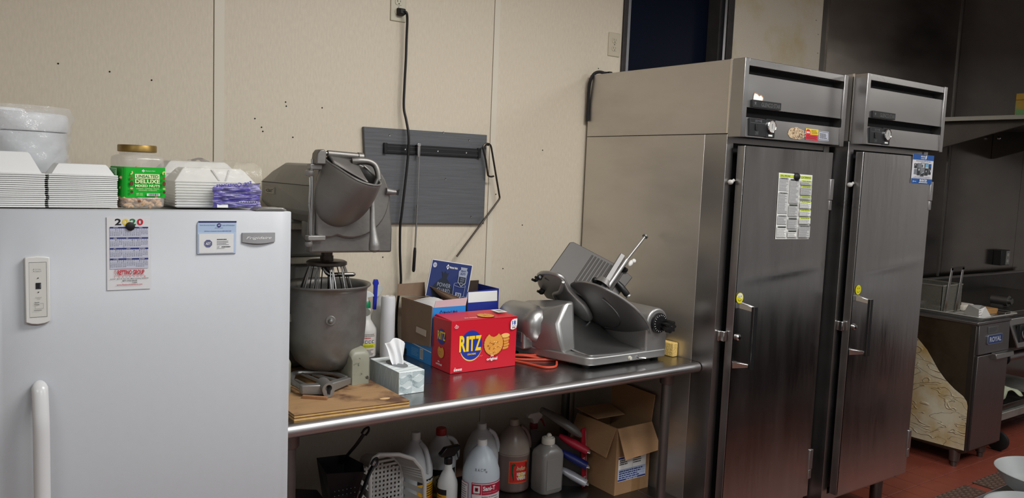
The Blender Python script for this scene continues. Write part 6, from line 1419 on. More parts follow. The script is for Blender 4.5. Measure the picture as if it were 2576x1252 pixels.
# lighter multipack on a red card
t = thing('lighter_pack', 'red card pack holding red, blue and silver lighters, left of the cardboard box', 'lighters', (2.25, -0.42, ZU))
pr_m = mat('pack_red', (158, 20, 44), 0.45)
MB().hexa(((2.263, -0.440, ZU), (2.297, -0.430, ZU), (2.297, -0.424, ZU), (2.263, -0.434, ZU)), ((2.247, -0.432, ZU+0.262), (2.281, -0.422, ZU+0.262), (2.281, -0.416, ZU+0.262), (2.247, -0.426, ZU+0.262))).build('card_edge', pr_m, t)
P = Print((2.264, -0.4405, ZU), (0.96, 0.28, 0), (-0.061, 0.0305, 1), lift=0.0012)
P.lines(0.0, 0.01, 0.024, 0.05, 8, ink_white, 4, 0.35).lines(0.001, 0.10, 0.022, 0.135, 6, ink_white, 5, 0.35).rect(0.0275, 0.02, 0.0283, 0.25, ink_white)
for k in range(24): P.rect(0.0295, 0.02+k*0.0095, 0.0315, 0.0255+k*0.0095, mat('pack_pink', (220, 130, 140), 0.5), keep=True)
P.build('card_print', t)
MB().hexa(((2.095, -0.300, ZU), (2.268, -0.425, ZU), (2.270, -0.421, ZU), (2.097, -0.296, ZU)), ((2.075, -0.296, ZU+0.25), (2.252, -0.421, ZU+0.20), (2.254, -0.417, ZU+0.20), (2.077, -0.292, ZU+0.25))).build('back_card', mat('pack_dark', (34, 24, 24), 0.5), t)
for z, m in ((0.168, pr_m), (0.102, mat('lighter_blue', (26, 36, 100), 0.4)), (0.024, mat('lighter_silver', (176, 176, 182), 0.35, 0.3))):
    lt = MB(); p0 = Vector((2.262, -0.456, ZU+z+0.004)); p1 = Vector((2.182, -0.362, ZU+z+0.058))
    lt.tube([p0+(p0-p1)*0.02, p0, p0.lerp(p1, 0.45), p0.lerp(p1, 0.75), p1], [0.016, 0.021, 0.023, 0.019, 0.010], 12, smooth=3, flat=0.8); lo = lt.build('lighter', m, t)
    MB().tube([p0+(p0-p1)*0.13, p0+(p0-p1)*0.02], [0.006, 0.0125], 10).build('lighter_tip', chrome_m, lo)
MB().tube([(2.085, -0.350, ZU+0.350), (2.150, -0.385, ZU+0.310), (2.215, -0.415, ZU+0.262), (2.245, -0.428, ZU+0.235)], [0.026, 0.040, 0.040, 0.022], 14, smooth=4, flat=0.5).build('clear_blister', mat('smoky_blister', (92, 88, 84), 0.25), t)
# cardboard box with open flaps
t = thing('cardboard_box', 'open brown cardboard box with shipping label at the right end of the undershelf', 'box', (2.42, -0.45, ZU))
x0, x1, y0, y1, z0, zt = 2.322, 2.524, -0.577, -0.315, ZU, 0.575
for nm, a, b_ in (('front_panel', (x0, y0, z0), (x1, y0+0.004, zt)), ('back_panel', (x0, y1-0.004, z0), (x1, y1, zt)), ('left_panel', (x0, y0+0.004, z0), (x0+0.004, y1-0.004, zt)), ('right_panel', (x1-0.004, y0+0.004, z0), (x1, y1-0.004, zt)), ('bottom_panel', (x0+0.004, y0+0.004, z0), (x1-0.004, y1-0.004, z0+0.004))):
    MB().box(a, b_).build(nm, card_m, t, smooth=False)
MB().hexa(((x0+0.012, y0-0.046, zt-0.125), (x1+0.022, y0-0.046, zt-0.112), (x1+0.022, y0-0.043, zt-0.112), (x0+0.012, y0-0.043, zt-0.125)), ((x0, y0-0.003, zt), (x1, y0-0.003, zt+0.003), (x1, y0, zt+0.003), (x0, y0, zt))).build('front_flap', card_m, t, smooth=False)
MB().hexa(((x0-0.040, y0+0.02, zt-0.125), (x0-0.037, y0+0.02, zt-0.125), (x0-0.037, y1, zt-0.11), (x0-0.040, y1, zt-0.11)), ((x0-0.003, y0+0.006, zt), (x0, y0+0.006, zt), (x0, y1, zt), (x0-0.003, y1, zt))).build('left_flap', card_m, t, smooth=False)
MB().hexa(((x1-0.003, y0, zt), (x1, y0, zt), (x1, y1, zt), (x1-0.003, y1, zt)), ((x1+0.006, y0-0.006, zt+0.122), (x1+0.009, y0-0.006, zt+0.122), (x1+0.009, y1+0.006, zt+0.128), (x1+0.006, y1+0.006, zt+0.128))).build('right_flap', card_m, t, smooth=False)
MB().hexa(((x0+0.006, y1-0.124, zt+0.004), (x1-0.035, y1-0.128, zt+0.002), (x1-0.012, y1, zt+0.018), (x0-0.012, y1, zt+0.022)), ((x0+0.006, y1-0.124, zt+0.007), (x1-0.035, y1-0.128, zt+0.005), (x1-0.012, y1, zt+0.021), (x0-0.012, y1, zt+0.025))).build('back_flap', card_m, t, smooth=False)
P = Print((x0, y0, z0), (1, 0, 0), (0, 0, 1))
P.rect(0.102, 0.0, 0.150, 0.29, mat('box_tape', (140, 106, 72), 0.4)).rect(0.016, 0.057, 0.180, 0.166, ink_white).rect(0.018, 0.059, 0.178, 0.110, mat('label_pale_blue', (176, 190, 218), 0.6)).rect(0.016, 0.156, 0.180, 0.164, ink_blue).rect(0.016, 0.059, 0.180, 0.066, ink_blue)
P.lines(0.022, 0.128, 0.085, 0.154, 3, ink_black, 3, 0.55).lines(0.102, 0.126, 0.158, 0.154, 3, ink_black, 5, 0.5).rect(0.098, 0.100, 0.0986, 0.154, ink_grey)
for y in (0.108, 0.100, 0.090, 0.080): P.rect(0.020, y, 0.176, y+0.0006, ink_grey, keep=True)
P.lines(0.022, 0.068, 0.170, 0.106, 4, ink_blue, 8, 0.5)
P.text('SHIP TO', 0.075, 0.157, 0.122, 0.162, ink_white).text('DO NOT DROP', 0.065, 0.060, 0.130, 0.065, ink_white)
P.build('shipping_label', t)
# white slatted basket tipped on its side
t = thing('plastic_basket', 'white slatted plastic basket lying on its side behind the black scoops', 'basket', (1.345, -0.38, ZU))
wb2 = mat('basket_white', (190, 188, 184), 0.45)
yf, yb_ = -0.470, -0.335
def brim(t_, y, s_):
    # rim outline, tilted: high on the left, low on the right
    pts = [(1.232, ZU+0.0), (1.229, ZU+0.30), (1.240, ZU+0.325), (1.262, ZU+0.335), (1.34, ZU+0.322), (1.40, ZU+0.295), (1.437, ZU+0.25), (1.452, ZU+0.195), (1.456, ZU+0.0)]
    f = t_*(len(pts)-1); k = min(int(f), len(pts)-2); a = pts[k]; b = pts[k+1]; q = f-k
    x_, z_ = a[0]+(b[0]-a[0])*q, a[1]+(b[1]-a[1])*q
    cx_, cz_ = 1.342, ZU+0.12
    return Vector((cx_+(x_-cx_)*s_, y, max(ZU+0.002, cz_+(z_-cz_)*s_)))
MB().tube([brim(i/40, yf, 1.0) for i in range(41)], 0.0075, 8).build('rim', wb2, t)
MB().tube([brim(i/40, yb_, 0.80) for i in range(41)], 0.005, 8).build('base_ring', wb2, t)
for i in range(1, 40):
    tt = i/40
    a, b = brim(tt, yf+0.004, 0.985), brim(tt, yb_, 0.80); d_ = (brim(tt+0.007, yf, 1)-brim(tt-0.007, yf, 1))*0.5
    MB().hexa((a-d_*0.9, a+d_*0.9, a+d_*0.9+Vector((0, 0.0, 0.003)), a-d_*0.9+Vector((0, 0.0, 0.003))), (b-d_*0.75, b+d_*0.75, b+d_*0.75+Vector((0, 0.0, 0.003)), b-d_*0.75+Vector((0, 0.0, 0.003)))).build('slat', wb2, t, smooth=False)
for k in range(11):
    x_ = 1.262+k*0.016; MB().box((x_-0.0042, yb_-0.002, ZU+0.004), (x_+0.0042, yb_+0.001, ZU+0.275-0.006*k)).build('grid_bar', wb2, t, smooth=False)
for k in range(16):
    z_ = ZU+0.012+k*0.0172; MB().box((1.258, yb_-0.0025, z_-0.0042), (min(1.432, 1.432-max(0, z_-ZU-0.18)*0.5), yb_+0.001, z_+0.0042)).build('grid_bar', wb2, t, smooth=False)
# black perforated scoops
blk = mat('black_enamel_steel', (22, 22, 24), 0.38, 0.3); hole_m = mat('hole_grey', (120, 118, 114), 0.5)
def scoop(label, c, sx, sy, h, handle, s=1):
    t = thing('fry_scoop', label, 'scoop', (c[0], c[1], ZU))
    b = MB()
    top = [(-sx*1.0, -sy, h*0.92), (sx*0.9, -sy*0.9, h*0.80), (sx*1.15, 0.0, h*0.86), (sx*0.55, sy, h*1.0), (-sx*0.9, sy, h*1.04)]
    bot = [(-sx*0.62, -sy*0.8, 0.12*h), (sx*0.55, -sy*0.7, 0.16*h), (sx*0.7, 0.0, 0.2*h), (sx*0.35, sy*0.8, 0.2*h), (-sx*0.6, sy*0.8, 0.12*h)]
    b.loft([[Vector((c[0]+x, c[1]+y, c[2]+z)) for x, y, z in top], [Vector((c[0]+x, c[1]+y, c[2]+z)) for x, y, z in bot]], False, True)
    b.build('scoop_bowl', blk, t, solid=0.0025, smooth=False)
    p0 = Vector((c[0]-sx*0.8, c[1]-sy*0.93, c[2]+h*0.62)); 
    pf = MB()
    for i in range(6):
        for j in range(3):
            q = Vector((c[0]-sx*0.55+i*sx*0.2, c[1]-sy*0.86-0.0012, c[2]+h*(0.30+0.10*j)))
            pf.ball(q, 0.0016, 6, 4)
    pf.build('perforations', hole_m, t, kind='stuff')
    pts = [Vector(p) for p in handle]
    hb_ = MB(); hb_.tube(pts, [0.009, 0.0105, 0.011, 0.0115], 10, smooth=3, flat=0.5); ho = hb_.build('scoop_handle', blk, t)
    d_ = (pts[-1]-pts[-2]).normalized(); e_ = pts[-1]
    s_ = Vector((d_.z, 0, -d_.x))
    lp = MB(); lp.tube([e_-s_*0.009, e_+d_*0.018-s_*0.0095, e_+d_*0.030, e_+d_*0.018+s_*0.0095, e_+s_*0.009], 0.0042, 8, smooth=5); lp.build('hanging_loop', blk, ho)
    return t
scoop('black perforated scoop with the tallest long handle, under the table left end', (1.128, -0.44, ZU+0.155), 0.075, 0.055, 0.17, [(1.150, -0.40, ZU+0.30), (1.162, -0.42, ZU+0.335), (1.186, -0.44, ZU+0.375), (1.2085, -0.45, ZU+0.412)])
scoop('black perforated scoop with shorter handle in front of the white basket', (1.095, -0.530, ZU+0.06), 0.080, 0.045, 0.16, [(1.160, -0.53, ZU+0.215), (1.176, -0.53, ZU+0.250), (1.195, -0.525, ZU+0.290), (1.214, -0.52, ZU+0.318)])
t = thing('grey_pan', 'dull grey steel pan with rivets in front of the black scoops', 'pan', (1.02, -0.66, ZU))
pb = MB(); pb.loft([[(0.90, -0.71, ZU), (1.10, -0.70, ZU), (1.11, -0.60, ZU), (0.90, -0.60, ZU)], [(0.885, -0.72, ZU+0.150), (1.125, -0.705, ZU+0.185), (1.13, -0.595, ZU+0.19), (0.885, -0.595, ZU+0.155)]], True, False)
pb.build('pan_body', grey_steel_m, t, solid=0.002, smooth=False)
for (x_, z_) in ((1.055, 0.150), (1.085, 0.163), (1.10, 0.170)):
    MB().ball((x_, -0.7065-0.001*(z_-.15), ZU+z_), (0.007, 0.004, 0.007), 10, 6).build('rivet', chrome_m, t)
m_ = MB(); m_.hexa(((0.90, -0.56, ZU+0.0), (1.0, -0.56, ZU+0.0), (1.0, -0.46, ZU+0.0), (0.90, -0.46, ZU+0.0)), ((0.895, -0.57, ZU+0.27), (1.035, -0.565, ZU+0.235), (1.035, -0.46, ZU+0.25), (0.895, -0.46, ZU+0.285)))
tag(m_.build('black_bin', blk, bevel=0.006), 'black square-edged bin behind the grey pan, beside the table leg', 'bin')
m_ = MB(); m_.lathe([(0.0, 0.0), (0.05, 0.0), (0.075, 0.04), (0.082, 0.150), (0.078, 0.151), (0.070, 0.05), (0.0, 0.02)], (1.245, -0.580, ZU), 32)
tag(m_.build('orange_bowl', mat('orange_red_plastic', (190, 74, 44), 0.4), angle=50), 'orange-red plastic tub low in front of the white basket', 'tub')
# ---------------------------------------------------------------- papers, stickers and magnets on the refrigerators
menu_m = mat('menu_white', (226, 226, 220), 0.55)
lime = mat('menu_lime', (190, 208, 60), 0.5); body_g = mat('menu_grey', (188, 188, 186), 0.6); line_g = mat('menu_line', (110, 110, 112), 0.6); dark_g = mat('menu_dark', (70, 72, 70), 0.6)
MW, MH = 0.230, 0.274
MO, MR, MU = Vector((2.8165, -0.9345, 1.409)), Vector((0.235, -0.0005, -0.0035)).normalized(), Vector((-0.006, 0.0, 0.274)).normalized()
t, po = sheet('menu_sheet', 'white printed menu sheet with lime green headings on the refrigerator door', 'paper', MO, MR, MU, MW, MH, menu_m)
P = Print(MO+Vector((0, -0.0012, 0)), MR, MU)
P.rect(0.006, 0.2575, 0.140, 0.2685, lime).rect(0.146, 0.2565, 0.222, 0.2675, lime)
P.text('GRILL SPECIALS', 0.010, 0.2595, 0.075, 0.2665, ink_black, 0.01).text('CATERING', 0.150, 0.2585, 0.218, 0.2655, ink_black, 0.01)
def block(x0, y0, x1, y1, head, hm, seed, tone=True):
    P.rect(x0, y0, x1, y1, line_g); P.rect(x0+0.001, y0+0.001, x1-0.001, y1-0.001, body_g if tone else menu_m)
    P.rect(x0+0.004, y1-0.0045, x1-0.004, y1+0.0025, hm); P.text(head, x0+0.012, y1-0.0032, x1-0.012, y1+0.0012, ink_black, 0.01)
    n = max(3, int((y1-y0)/0.0052)); P.lines(x0+0.003, y0+0.002, x1-0.003, y1-0.006, n, line_g, seed, 0.4)
block(0.004, 0.200, 0.066, 0.252, 'SANDWICHES', mat('menu_dark2', (130, 130, 130), 0.6), 1)
block(0.003, 0.1065, 0.066, 0.192, 'SUBS', mat('menu_dark2', (130, 130, 130), 0.6), 2)
block(0.003, 0.0615, 0.066, 0.097, 'CUTTER DRAFTS', mat('menu_dark2', (130, 130, 130), 0.6), 3)
block(0.003, 0.007, 0.066, 0.051, 'DELI CLUB ROOMS', dark_g, 4, False)
block(0.071, 0.151, 0.134, 0.249, 'BURGERS', dark_g, 5)
block(0.071, 0.096, 0.134, 0.1435, 'MIDNIGHT OATS', dark_g, 6)
block(0.071, 0.0445, 0.134, 0.0865, 'GOURMET BLENDS', dark_g, 7)
block(0.072, 0.008, 0.135, 0.0345, 'DIAMOND ROLLERS', dark_g, 8, False)
for k, (a, b) in enumerate(((0.230, 0.247), (0.188, 0.223), (0.168, 0.180), (0.131, 0.160), (0.099, 0.124), (0.065, 0.091))): block(0.142, a, 0.222, b, ('SALADS', 'GARDEN MIXED', 'DRESSINGS', 'PLATTERS', 'SOUP SPECIALS', 'SIDES')[k], lime, 20+k, k in (0, 1, 2))
block(0.142, 0.008, 0.222, 0.056, 'BEVERAGES', mat('menu_dark2', (130, 130, 130), 0.6), 31)
P.build('menu_print', t)
m_ = MB(); m_.lathe([(0.0165, 0), (0.0165, 0.006), (0.012, 0.0125), (0.004, 0.015)], (2.926, -0.9358, 1.6695), 24, Matrix.Rotation(math.radians(90), 4, 'X'), cap0=True, cap1=True)
tag(m_.build('magnet', rubber_m), 'dome-shaped black magnet holding the menu sheet on the refrigerator', 'magnet')
# flyer on the far door
FO, FR, FU = Vector((3.7030, -1.0092, 1.6645)), Vector((0.19, 0, -0.001)).normalized(), Vector((0.0, 0, 1))
flyer_b = mat('flyer_blue', (24, 84, 158), 0.4)
t, po = sheet('flyer', 'blue and white flyer with dark photo strips, upper corner of the far refrigerator door', 'paper', FO, FR, FU, 0.190, 0.137, mat('flyer_white', (220, 218, 222), 0.45))
P = Print(FO+Vector((0, -0.0012, 0)), FR, FU)
P.rect(0, 0.112, 0.19, 0.137, flyer_b).rect(0, 0.0, 0.19, 0.024, flyer_b)
P.text('BRANDS', 0.070, 0.125, 0.112, 0.132, ink_white, 0.02).text('CHOICE', 0.070, 0.1155, 0.104, 0.1215, ink_white, 0.02).poly([(0.108, 0.116), (0.118, 0.116), (0.124, 0.134), (0.116, 0.134)], ink_white)
P.lines(0.03, 0.104, 0.17, 0.109, 2, ink_grey, 4)
sky_b = mat('flyer_sky', (120, 170, 200), 0.45); dk = mat('flyer_dark', (44, 48, 52), 0.45); md = mat('flyer_mid', (120, 124, 128), 0.45); lt = mat('flyer_light', (190, 194, 196), 0.45)
for (a, b, c, d, m1) in ((0.016, 0.072, 0.040, 0.094, dk), (0.018, 0.044, 0.042, 0.068, md), (0.044, 0.040, 0.070, 0.096, dk), (0.074, 0.036, 0.106, 0.100, md), (0.110, 0.041, 0.142, 0.098, dk), (0.147, 0.046, 0.169, 0.096, dk)):
    P.rect(a, b, c, d, m1)
P.poly([(0.018, 0.086), (0.024, 0.093), (0.030, 0.084)], lt).rect(0.046, 0.074, 0.068, 0.095, md).disc(0.058, 0.066, 0.006, 0.006, lt, 12).rect(0.078, 0.076, 0.104, 0.097, lt).rect(0.080, 0.078, 0.090, 0.090, dk).rect(0.076, 0.038, 0.104, 0.052, dk).poly([(0.080, 0.046), (0.104, 0.055), (0.104, 0.058), (0.080, 0.050)], lt)
P.rect(0.112, 0.080, 0.140, 0.096, sky_b).rect(0.112, 0.074, 0.140, 0.080, lt).disc(0.122, 0.060, 0.004, 0.005, lt, 12).rect(0.149, 0.080, 0.167, 0.094, flyer_b).disc(0.160, 0.062, 0.004, 0.006, lt, 12).disc(0.152, 0.068, 0.003, 0.003, sky_b, 10)
P.text('ALL IN ONE DIGITAL ADVERTISING', 0.022, 0.0315, 0.165, 0.0355, mat('flyer_plum', (70, 40, 60), 0.5)).lines(0.008, 0.0255, 0.185, 0.0300, 2, ink_grey, 8)
P.text('800-854-7269', 0.068, 0.010, 0.134, 0.022, ink_white, 0.03).rect(0.062, 0.0045, 0.140, 0.0075, ink_white).rect(0.008, 0.006, 0.012, 0.014, ink_white).lines(0.014, 0.008, 0.046, 0.013, 1, ink_white, 2)
P.build('flyer_print', t)
# smiley stickers
def smiley(x, y, z, worn, label):
    t = thing('smiley_sticker', label, 'sticker', (x, y, z))
    m_ = MB(); m_.lathe([(0.0215, 0), (0.0215, 0.0006)], (x, y, z), 30, Matrix.Rotation(math.radians(90), 4, 'X'), cap0=True, cap1=True); m_.build('disc', mat('smiley_yellow', (206, 196, 20), 0.45), t)
    P = Print((x, y-0.0006, z), (1, 0, 0), (0, 0, 1))
    if worn: P.poly([(-0.018, 0.004), (0.002, 0.002), (0.012, -0.010), (0.0175, 0.004), (0.012, 0.0165), (0.0, 0.0195), (-0.012, 0.0165)], mat('sticker_worn', (216, 214, 190), 0.6))
    for ex in (-0.0065, 0.0065): P.disc(ex, 0.0065, 0.0017, 0.0042, ink_black, 12)
    P.ring(0, -0.001, 0.0125, 0.0115, 0.0014, ink_black, 14, math.radians(200), math.radians(340))
    P.build('face', t)
smiley(2.6165, -0.9332, 1.1735, True, 'worn yellow smiley sticker above the handle of the refrigerator beside the table')
smiley(3.3385, -1.0082, 1.1800, False, 'bright yellow smiley sticker above the handle of the farther refrigerator')
# stickers on the first control strip
def strip_pt(x, z):   # on the tilted lower control panel
    zh = 1.8143; f = (z-zh)/(1.8926-zh); return Vector((x, -0.938+0.001+0.005*f, z))
sx0 = strip_pt(2.846, 1.822); Su = (strip_pt(2.846, 1.87)-sx0).normalized()
t = thing('torn_sticker', 'torn brown-flecked sticker remnant on the near refrigerator control strip', 'sticker', sx0)
cx_, cy_ = 0.060, 0.025
rnd = random.Random(4)
out = [(0.062+0.060*math.cos(a)*rnd.uniform(0.85, 1.05), 0.026+0.026*math.sin(a)*rnd.uniform(0.85, 1.05)) for a in [2*math.pi*i/30 for i in range(30)]]
P = Print(sx0, (1, 0, 0), Su, lift=0.0012); P.poly(out, mat('sticker_tan', (196, 172, 138), 0.6)); 
for k in range(110):
    a, q = rnd.uniform(0, 6.28), rnd.random()**0.5*0.9
    x, y, w_ = 0.062+0.056*q*math.cos(a), 0.026+0.023*q*math.sin(a), rnd.uniform(0.001, 0.0024)
    P.disc(x, y, w_, w_*1.3, mat('sticker_brown', (96, 68, 44), 0.6) if k % 3 else mat('sticker_cream', (222, 210, 186), 0.6), 7)
P.build('remnant', t)
t = thing('notice_sticker', 'red and yellow sticker on the control strip of the near refrigerator', 'sticker', strip_pt(2.97, 1.822))
P = Print(strip_pt(2.968, 1.826), (1, 0, 0), Su, lift=0.0012)
P.rect(0, 0.0, 0.092, 0.024, mat('sticker_red', (206, 44, 62), 0.5)).rect(0.002, 0.024, 0.092, 0.048, mat('sticker_yellow', (226, 196, 40), 0.5)).disc(0.020, 0.032, 0.017, 0.013, ink_red, 24).rect(0.008, 0.0285, 0.032, 0.0355, ink_white).text('STOP', 0.010, 0.0295, 0.030, 0.0345, ink_red, 0.02)
P.lines(0.042, 0.027, 0.088, 0.044, 3, mat('label_brown', (96, 60, 20), 0.5), 6).lines(0.006, 0.004, 0.086, 0.020, 4, mat('sticker_dred', (120, 16, 30), 0.5), 7)
P.build('sticker_print', t)
t = thing('rating_plate', 'small silver framed rating plate at the right of the near control strip', 'plate', strip_pt(3.1, 1.83))
P = Print(strip_pt(3.058, 1.829), (1, 0, 0), Su, lift=0.0012)
P.rect(0, 0, 0.078, 0.040, mat('plate_silver', (176, 178, 190), 0.4)).rect(0.003, 0.003, 0.075, 0.037, ink_black).rect(0.005, 0.0045, 0.073, 0.0355, mat('plate_silver', (176, 178, 190), 0.4)).lines(0.012, 0.008, 0.066, 0.031, 4, ink_black, 5, 0.5)
P.build('plate_print', t)
# torn paper left above the first nameplate
gp = lambda x, z: Vector((x, -0.938+0.003+0.001*(z-1.9306)/0.128, z))
t = thing('paper_remnant', 'torn white paper remnant above the nameplate on the near refrigerator', 'paper', gp(2.645, 1.97))
P = Print(gp(2.613, 1.962), (1, 0, 0), (0, 0.008, 1), lift=0.0012)
P.poly([(0, 0), (0.060, 0.0), (0.066, 0.006), (0.063, 0.016), (0.050, 0.024), (0.036, 0.020), (0.026, 0.027), (0.006, 0.029), (0.001, 0.018)], mat('paper_tan', (170, 130, 96), 0.7)).poly([(0.002, 0.001), (0.058, 0.001), (0.061, 0.012), (0.047, 0.020), (0.036, 0.016), (0.024, 0.023), (0.008, 0.025), (0.003, 0.014)], ink_white)
P.build('paper', t)
# cord coming over the top of the refrigerator at the wall
t = thing('refrigerator_cord', 'thick black cord bending over the rear top edge of the near refrigerator', 'cord', (2.56, -0.04, 2.1))
MB().tube([(2.600, -0.075, 2.128), (2.578, -0.06, 2.134), (2.555, -0.048, 2.125), (2.540, -0.040, 2.095), (2.539, -0.032, 2.05), (2.5425, -0.028, 1.98), (2.541, -0.028, 1.90)], 0.0075, 8, smooth=4).build('cable', rubber_m, t)
m_ = MB(); m_.cyl((2.597, -0.075, 2.1285), (2.655, -0.085, 2.1275), 0.0085, 0.008, n=12); m_.box((2.610, -0.092, 2.1188), (2.630, -0.066, 2.138)); m_.build('cord_grip', rubber_m, t, bevel=0.002)
# ---------------------------------------------------------------- fryer
fy = thing('deep_fryer', 'stainless deep fryer with stained yellow side panel, right of the refrigerators', 'fryer', (5.09, -0.45, 0))
FXa, FXb, FYf, FYb = 4.882, 5.300, -0.838, -0.06
fs_m = mat('fryer_dark_side', (88, 78, 64), 0.45, 0.8, noise=0.15, nscale=8, col2=(64, 52, 40), c2scale=4)
fd_m = mat('fryer_front_steel', (134, 132, 132), 0.38, 1.0, noise=0.05, nscale=6, stretch=(8, 8, 1))
MB().box((FXa, FYf+0.004, 0.100), (FXb, FYb, 0.866)).build('cabinet', fs_m, fy, bevel=0.003)
film_y = mat('stained_film', (206, 200, 176), 0.55, noise=0.05, nscale=20, col2=(178, 148, 84), c2scale=4.2, c2lo=0.42, c2hi=0.70, bump=0.0)
nt = film_y.node_tree; tc = nt.nodes.new('ShaderNodeTexCoord'); mp = nt.nodes.new('ShaderNodeMapping'); mp.inputs['Scale'].default_value = (1, 1.5, 5.0)
nz_ = nt.nodes.new('ShaderNodeTexNoise'); nz_.inputs['Scale'].default_value = 3.2; nz_.inputs['Detail'].default_value = 2; nz_.inputs['Distortion'].default_value = 0.9
sb = nt.nodes.new('ShaderNodeMath'); sb.operation = 'SUBTRACT'; sb.inputs[1].default_value = 0.5
ab_ = nt.nodes.new('ShaderNodeMath'); ab_.operation = 'ABSOLUTE'
rp = nt.nodes.new('ShaderNodeMapRange'); rp.inputs['From Min'].default_value = 0.0; rp.inputs['From Max'].default_value = 0.022; rp.inputs['To Min'].default_value = 1.0; rp.inputs['To Max'].default_value = 0.0
bp = nt.nodes.new('ShaderNodeBump'); bp.inputs['Strength'].default_value = 0.8; bp.inputs['Distance'].default_value = 0.006
nt.links.new(tc.outputs['Object'], mp.inputs['Vector']); nt.links.new(mp.outputs['Vector'], nz_.inputs['Vector']); nt.links.new(nz_.outputs['Fac'], sb.inputs[0]); nt.links.new(sb.outputs[0], ab_.inputs[0]); nt.links.new(ab_.outputs[0], rp.inputs['Value'])
nt.links.new(rp.outputs[0], bp.inputs['Height']); nt.links.new(bp.outputs['Normal'], nt.nodes['Principled BSDF'].inputs['Normal'])
poly = [(-0.30, 0.105), (-0.832, 0.118), (-0.830, 0.385), (-0.822, 0.412), (-0.800, 0.437), (-0.746, 0.468), (-0.690, 0.512), (-0.644, 0.560), (-0.600, 0.622), (-0.567, 0.667), (-0.503, 0.728), (-0.44, 0.79), (-0.30, 0.80)]
m_ = MB(); k = len(poly); m_.add([(FXa-0.0022, y, z) for y, z in poly]+[(FXa, y, z) for y, z in poly], [tuple(range(k)), tuple(range(2*k-1, k-1, -1))]+[(i, (i+1) % k, k+(i+1) % k, k+i) for i in range(k)]); m_.build('side_film', film_y, fy, smooth=False)
MB().box((FXa-0.001, FYf-0.001, 0.105), (FXa+0.022, FYf+0.03, 0.862)).build('corner_post', dark_steel_m, fy, bevel=0.002)
MB().hexa(((FXa+0.022, FYf-0.012, 0.690), (FXb-0.005, FYf-0.012, 0.690), (FXb-0.005, FYf+0.01, 0.690), (FXa+0.022, FYf+0.01, 0.690)), ((FXa+0.026, FYf-0.004, 0.864), (FXb-0.001, FYf-0.004, 0.864), (FXb-0.001, FYf+0.01, 0.864), (FXa+0.026, FYf+0.01, 0.864))).build('control_panel', fd_m, fy, bevel=0.002)
dr_ = MB().box((FXa+0.024, FYf-0.014, 0.118), (FXb-0.010, FYf+0.008, 0.682)).build('door', fd_m, fy, bevel=0.002)
MB().hexa(((5.070, FYf-0.045, 0.656), (5.300, FYf-0.045, 0.656), (5.300, FYf-0.012, 0.650), (5.070, FYf-0.012, 0.650)), ((5.070, FYf-0.040, 0.684), (5.300, FYf-0.040, 0.684), (5.300, FYf-0.012, 0.690), (5.070, FYf-0.012, 0.690))).build('door_pull', steel_m, dr_, bevel=0.002)
MB().box((5.012, FYf-0.0105, 0.808), (5.140, FYf+0.0, 0.848)).build('data_plate', mat('dull_plate', (104, 102, 104), 0.5, 0.6), fy, bevel=0.001)
P = Print((5.012, FYf-0.0106, 0.808), (1, 0, 0), (0, 0, 1)); P.lines(0.012, 0.008, 0.115, 0.034, 3, mat('plate_dark_ink', (60, 60, 64), 0.5), 4); P.build('data_print', fy)
bd_ = MB(); pts = rr2(5.097, 0.0, 0.093, 0.029, 0, 0.010)
bd_.prism([(x, y) for x, y, z in pts], (0, FYf-0.016, 0.772), (1, 0, 0), (0, 0.04, 1), 0.008); bo_ = bd_.build('badge', mat('badge_silver', (150, 156, 166), 0.35, 0.8), fy, bevel=0.001)
P = Print((5.097, FYf-0.0162, 0.772), (1, 0, 0), (0, 0.04, 1))
P.poly([(x-5.097, y*1.0) for x, y, z in rr2(5.097, 0.0, 0.088, 0.0245, 0, 0.008)], mat('badge_blue', (38, 56, 104), 0.4)).text('ROYAL', -0.072, -0.0145, 0.074, 0.0155, mat('badge_letter', (176, 182, 190), 0.4), 0.02)
P.build('badge_lettering', bo_)
MB().box((FXa-0.006, FYf-0.010, 0.866), (FXb+0.004, FYb, 0.884)).build('top_rim', fd_m, fy, bevel=0.003)
for (lx, ly) in ((FXa+0.030, FYf+0.07), (FXb-0.06, FYf+0.07), (FXa+0.03, FYb-0.07), (FXb-0.06, FYb-0.07)):
    m_ = MB(); m_.lathe([(0.0, 0), (0.016, 0.0), (0.018, 0.02), (0.017, 0.028), (0.028, 0.034), (0.033, 0.105)], (lx, ly, 0), 18); m_.build('leg', grey_steel_m, fy)
MB().box((FXa+0.01, FYf+0.02, 0.092), (FXb-0.01, FYb-0.02, 0.102)).build('base_plate', dark_steel_m, fy)
# sheet pan on the fryer
t = thing('sheet_pan', 'aluminium sheet pan laid over the top of the fryer', 'pan', (5.19, -0.55, 0.886))
pa = mat('sheet_pan_aluminium', (186, 184, 178), 0.5, 0.6, noise=0.06)
px0, px1, py0, py1, pz = 4.955, 5.425, -0.838, -0.29, 0.8845
def rrp(i, z, c): return [(x, y, z) for x, y, _ in rr2((px0+px1)/2, (py0+py1)/2, (px1-px0)/2-i, (py1-py0)/2-i, 0, max(0.002, c-i))]
m_ = MB(); m_.loft([rrp(0.022, pz, 0.04), rrp(0.010, pz+0.020, 0.04), rrp(0.0, pz+0.021, 0.04), rrp(-0.003, pz+0.016, 0.04)], True, False); m_.build('pan', pa, t, solid=0.0012, angle=50)
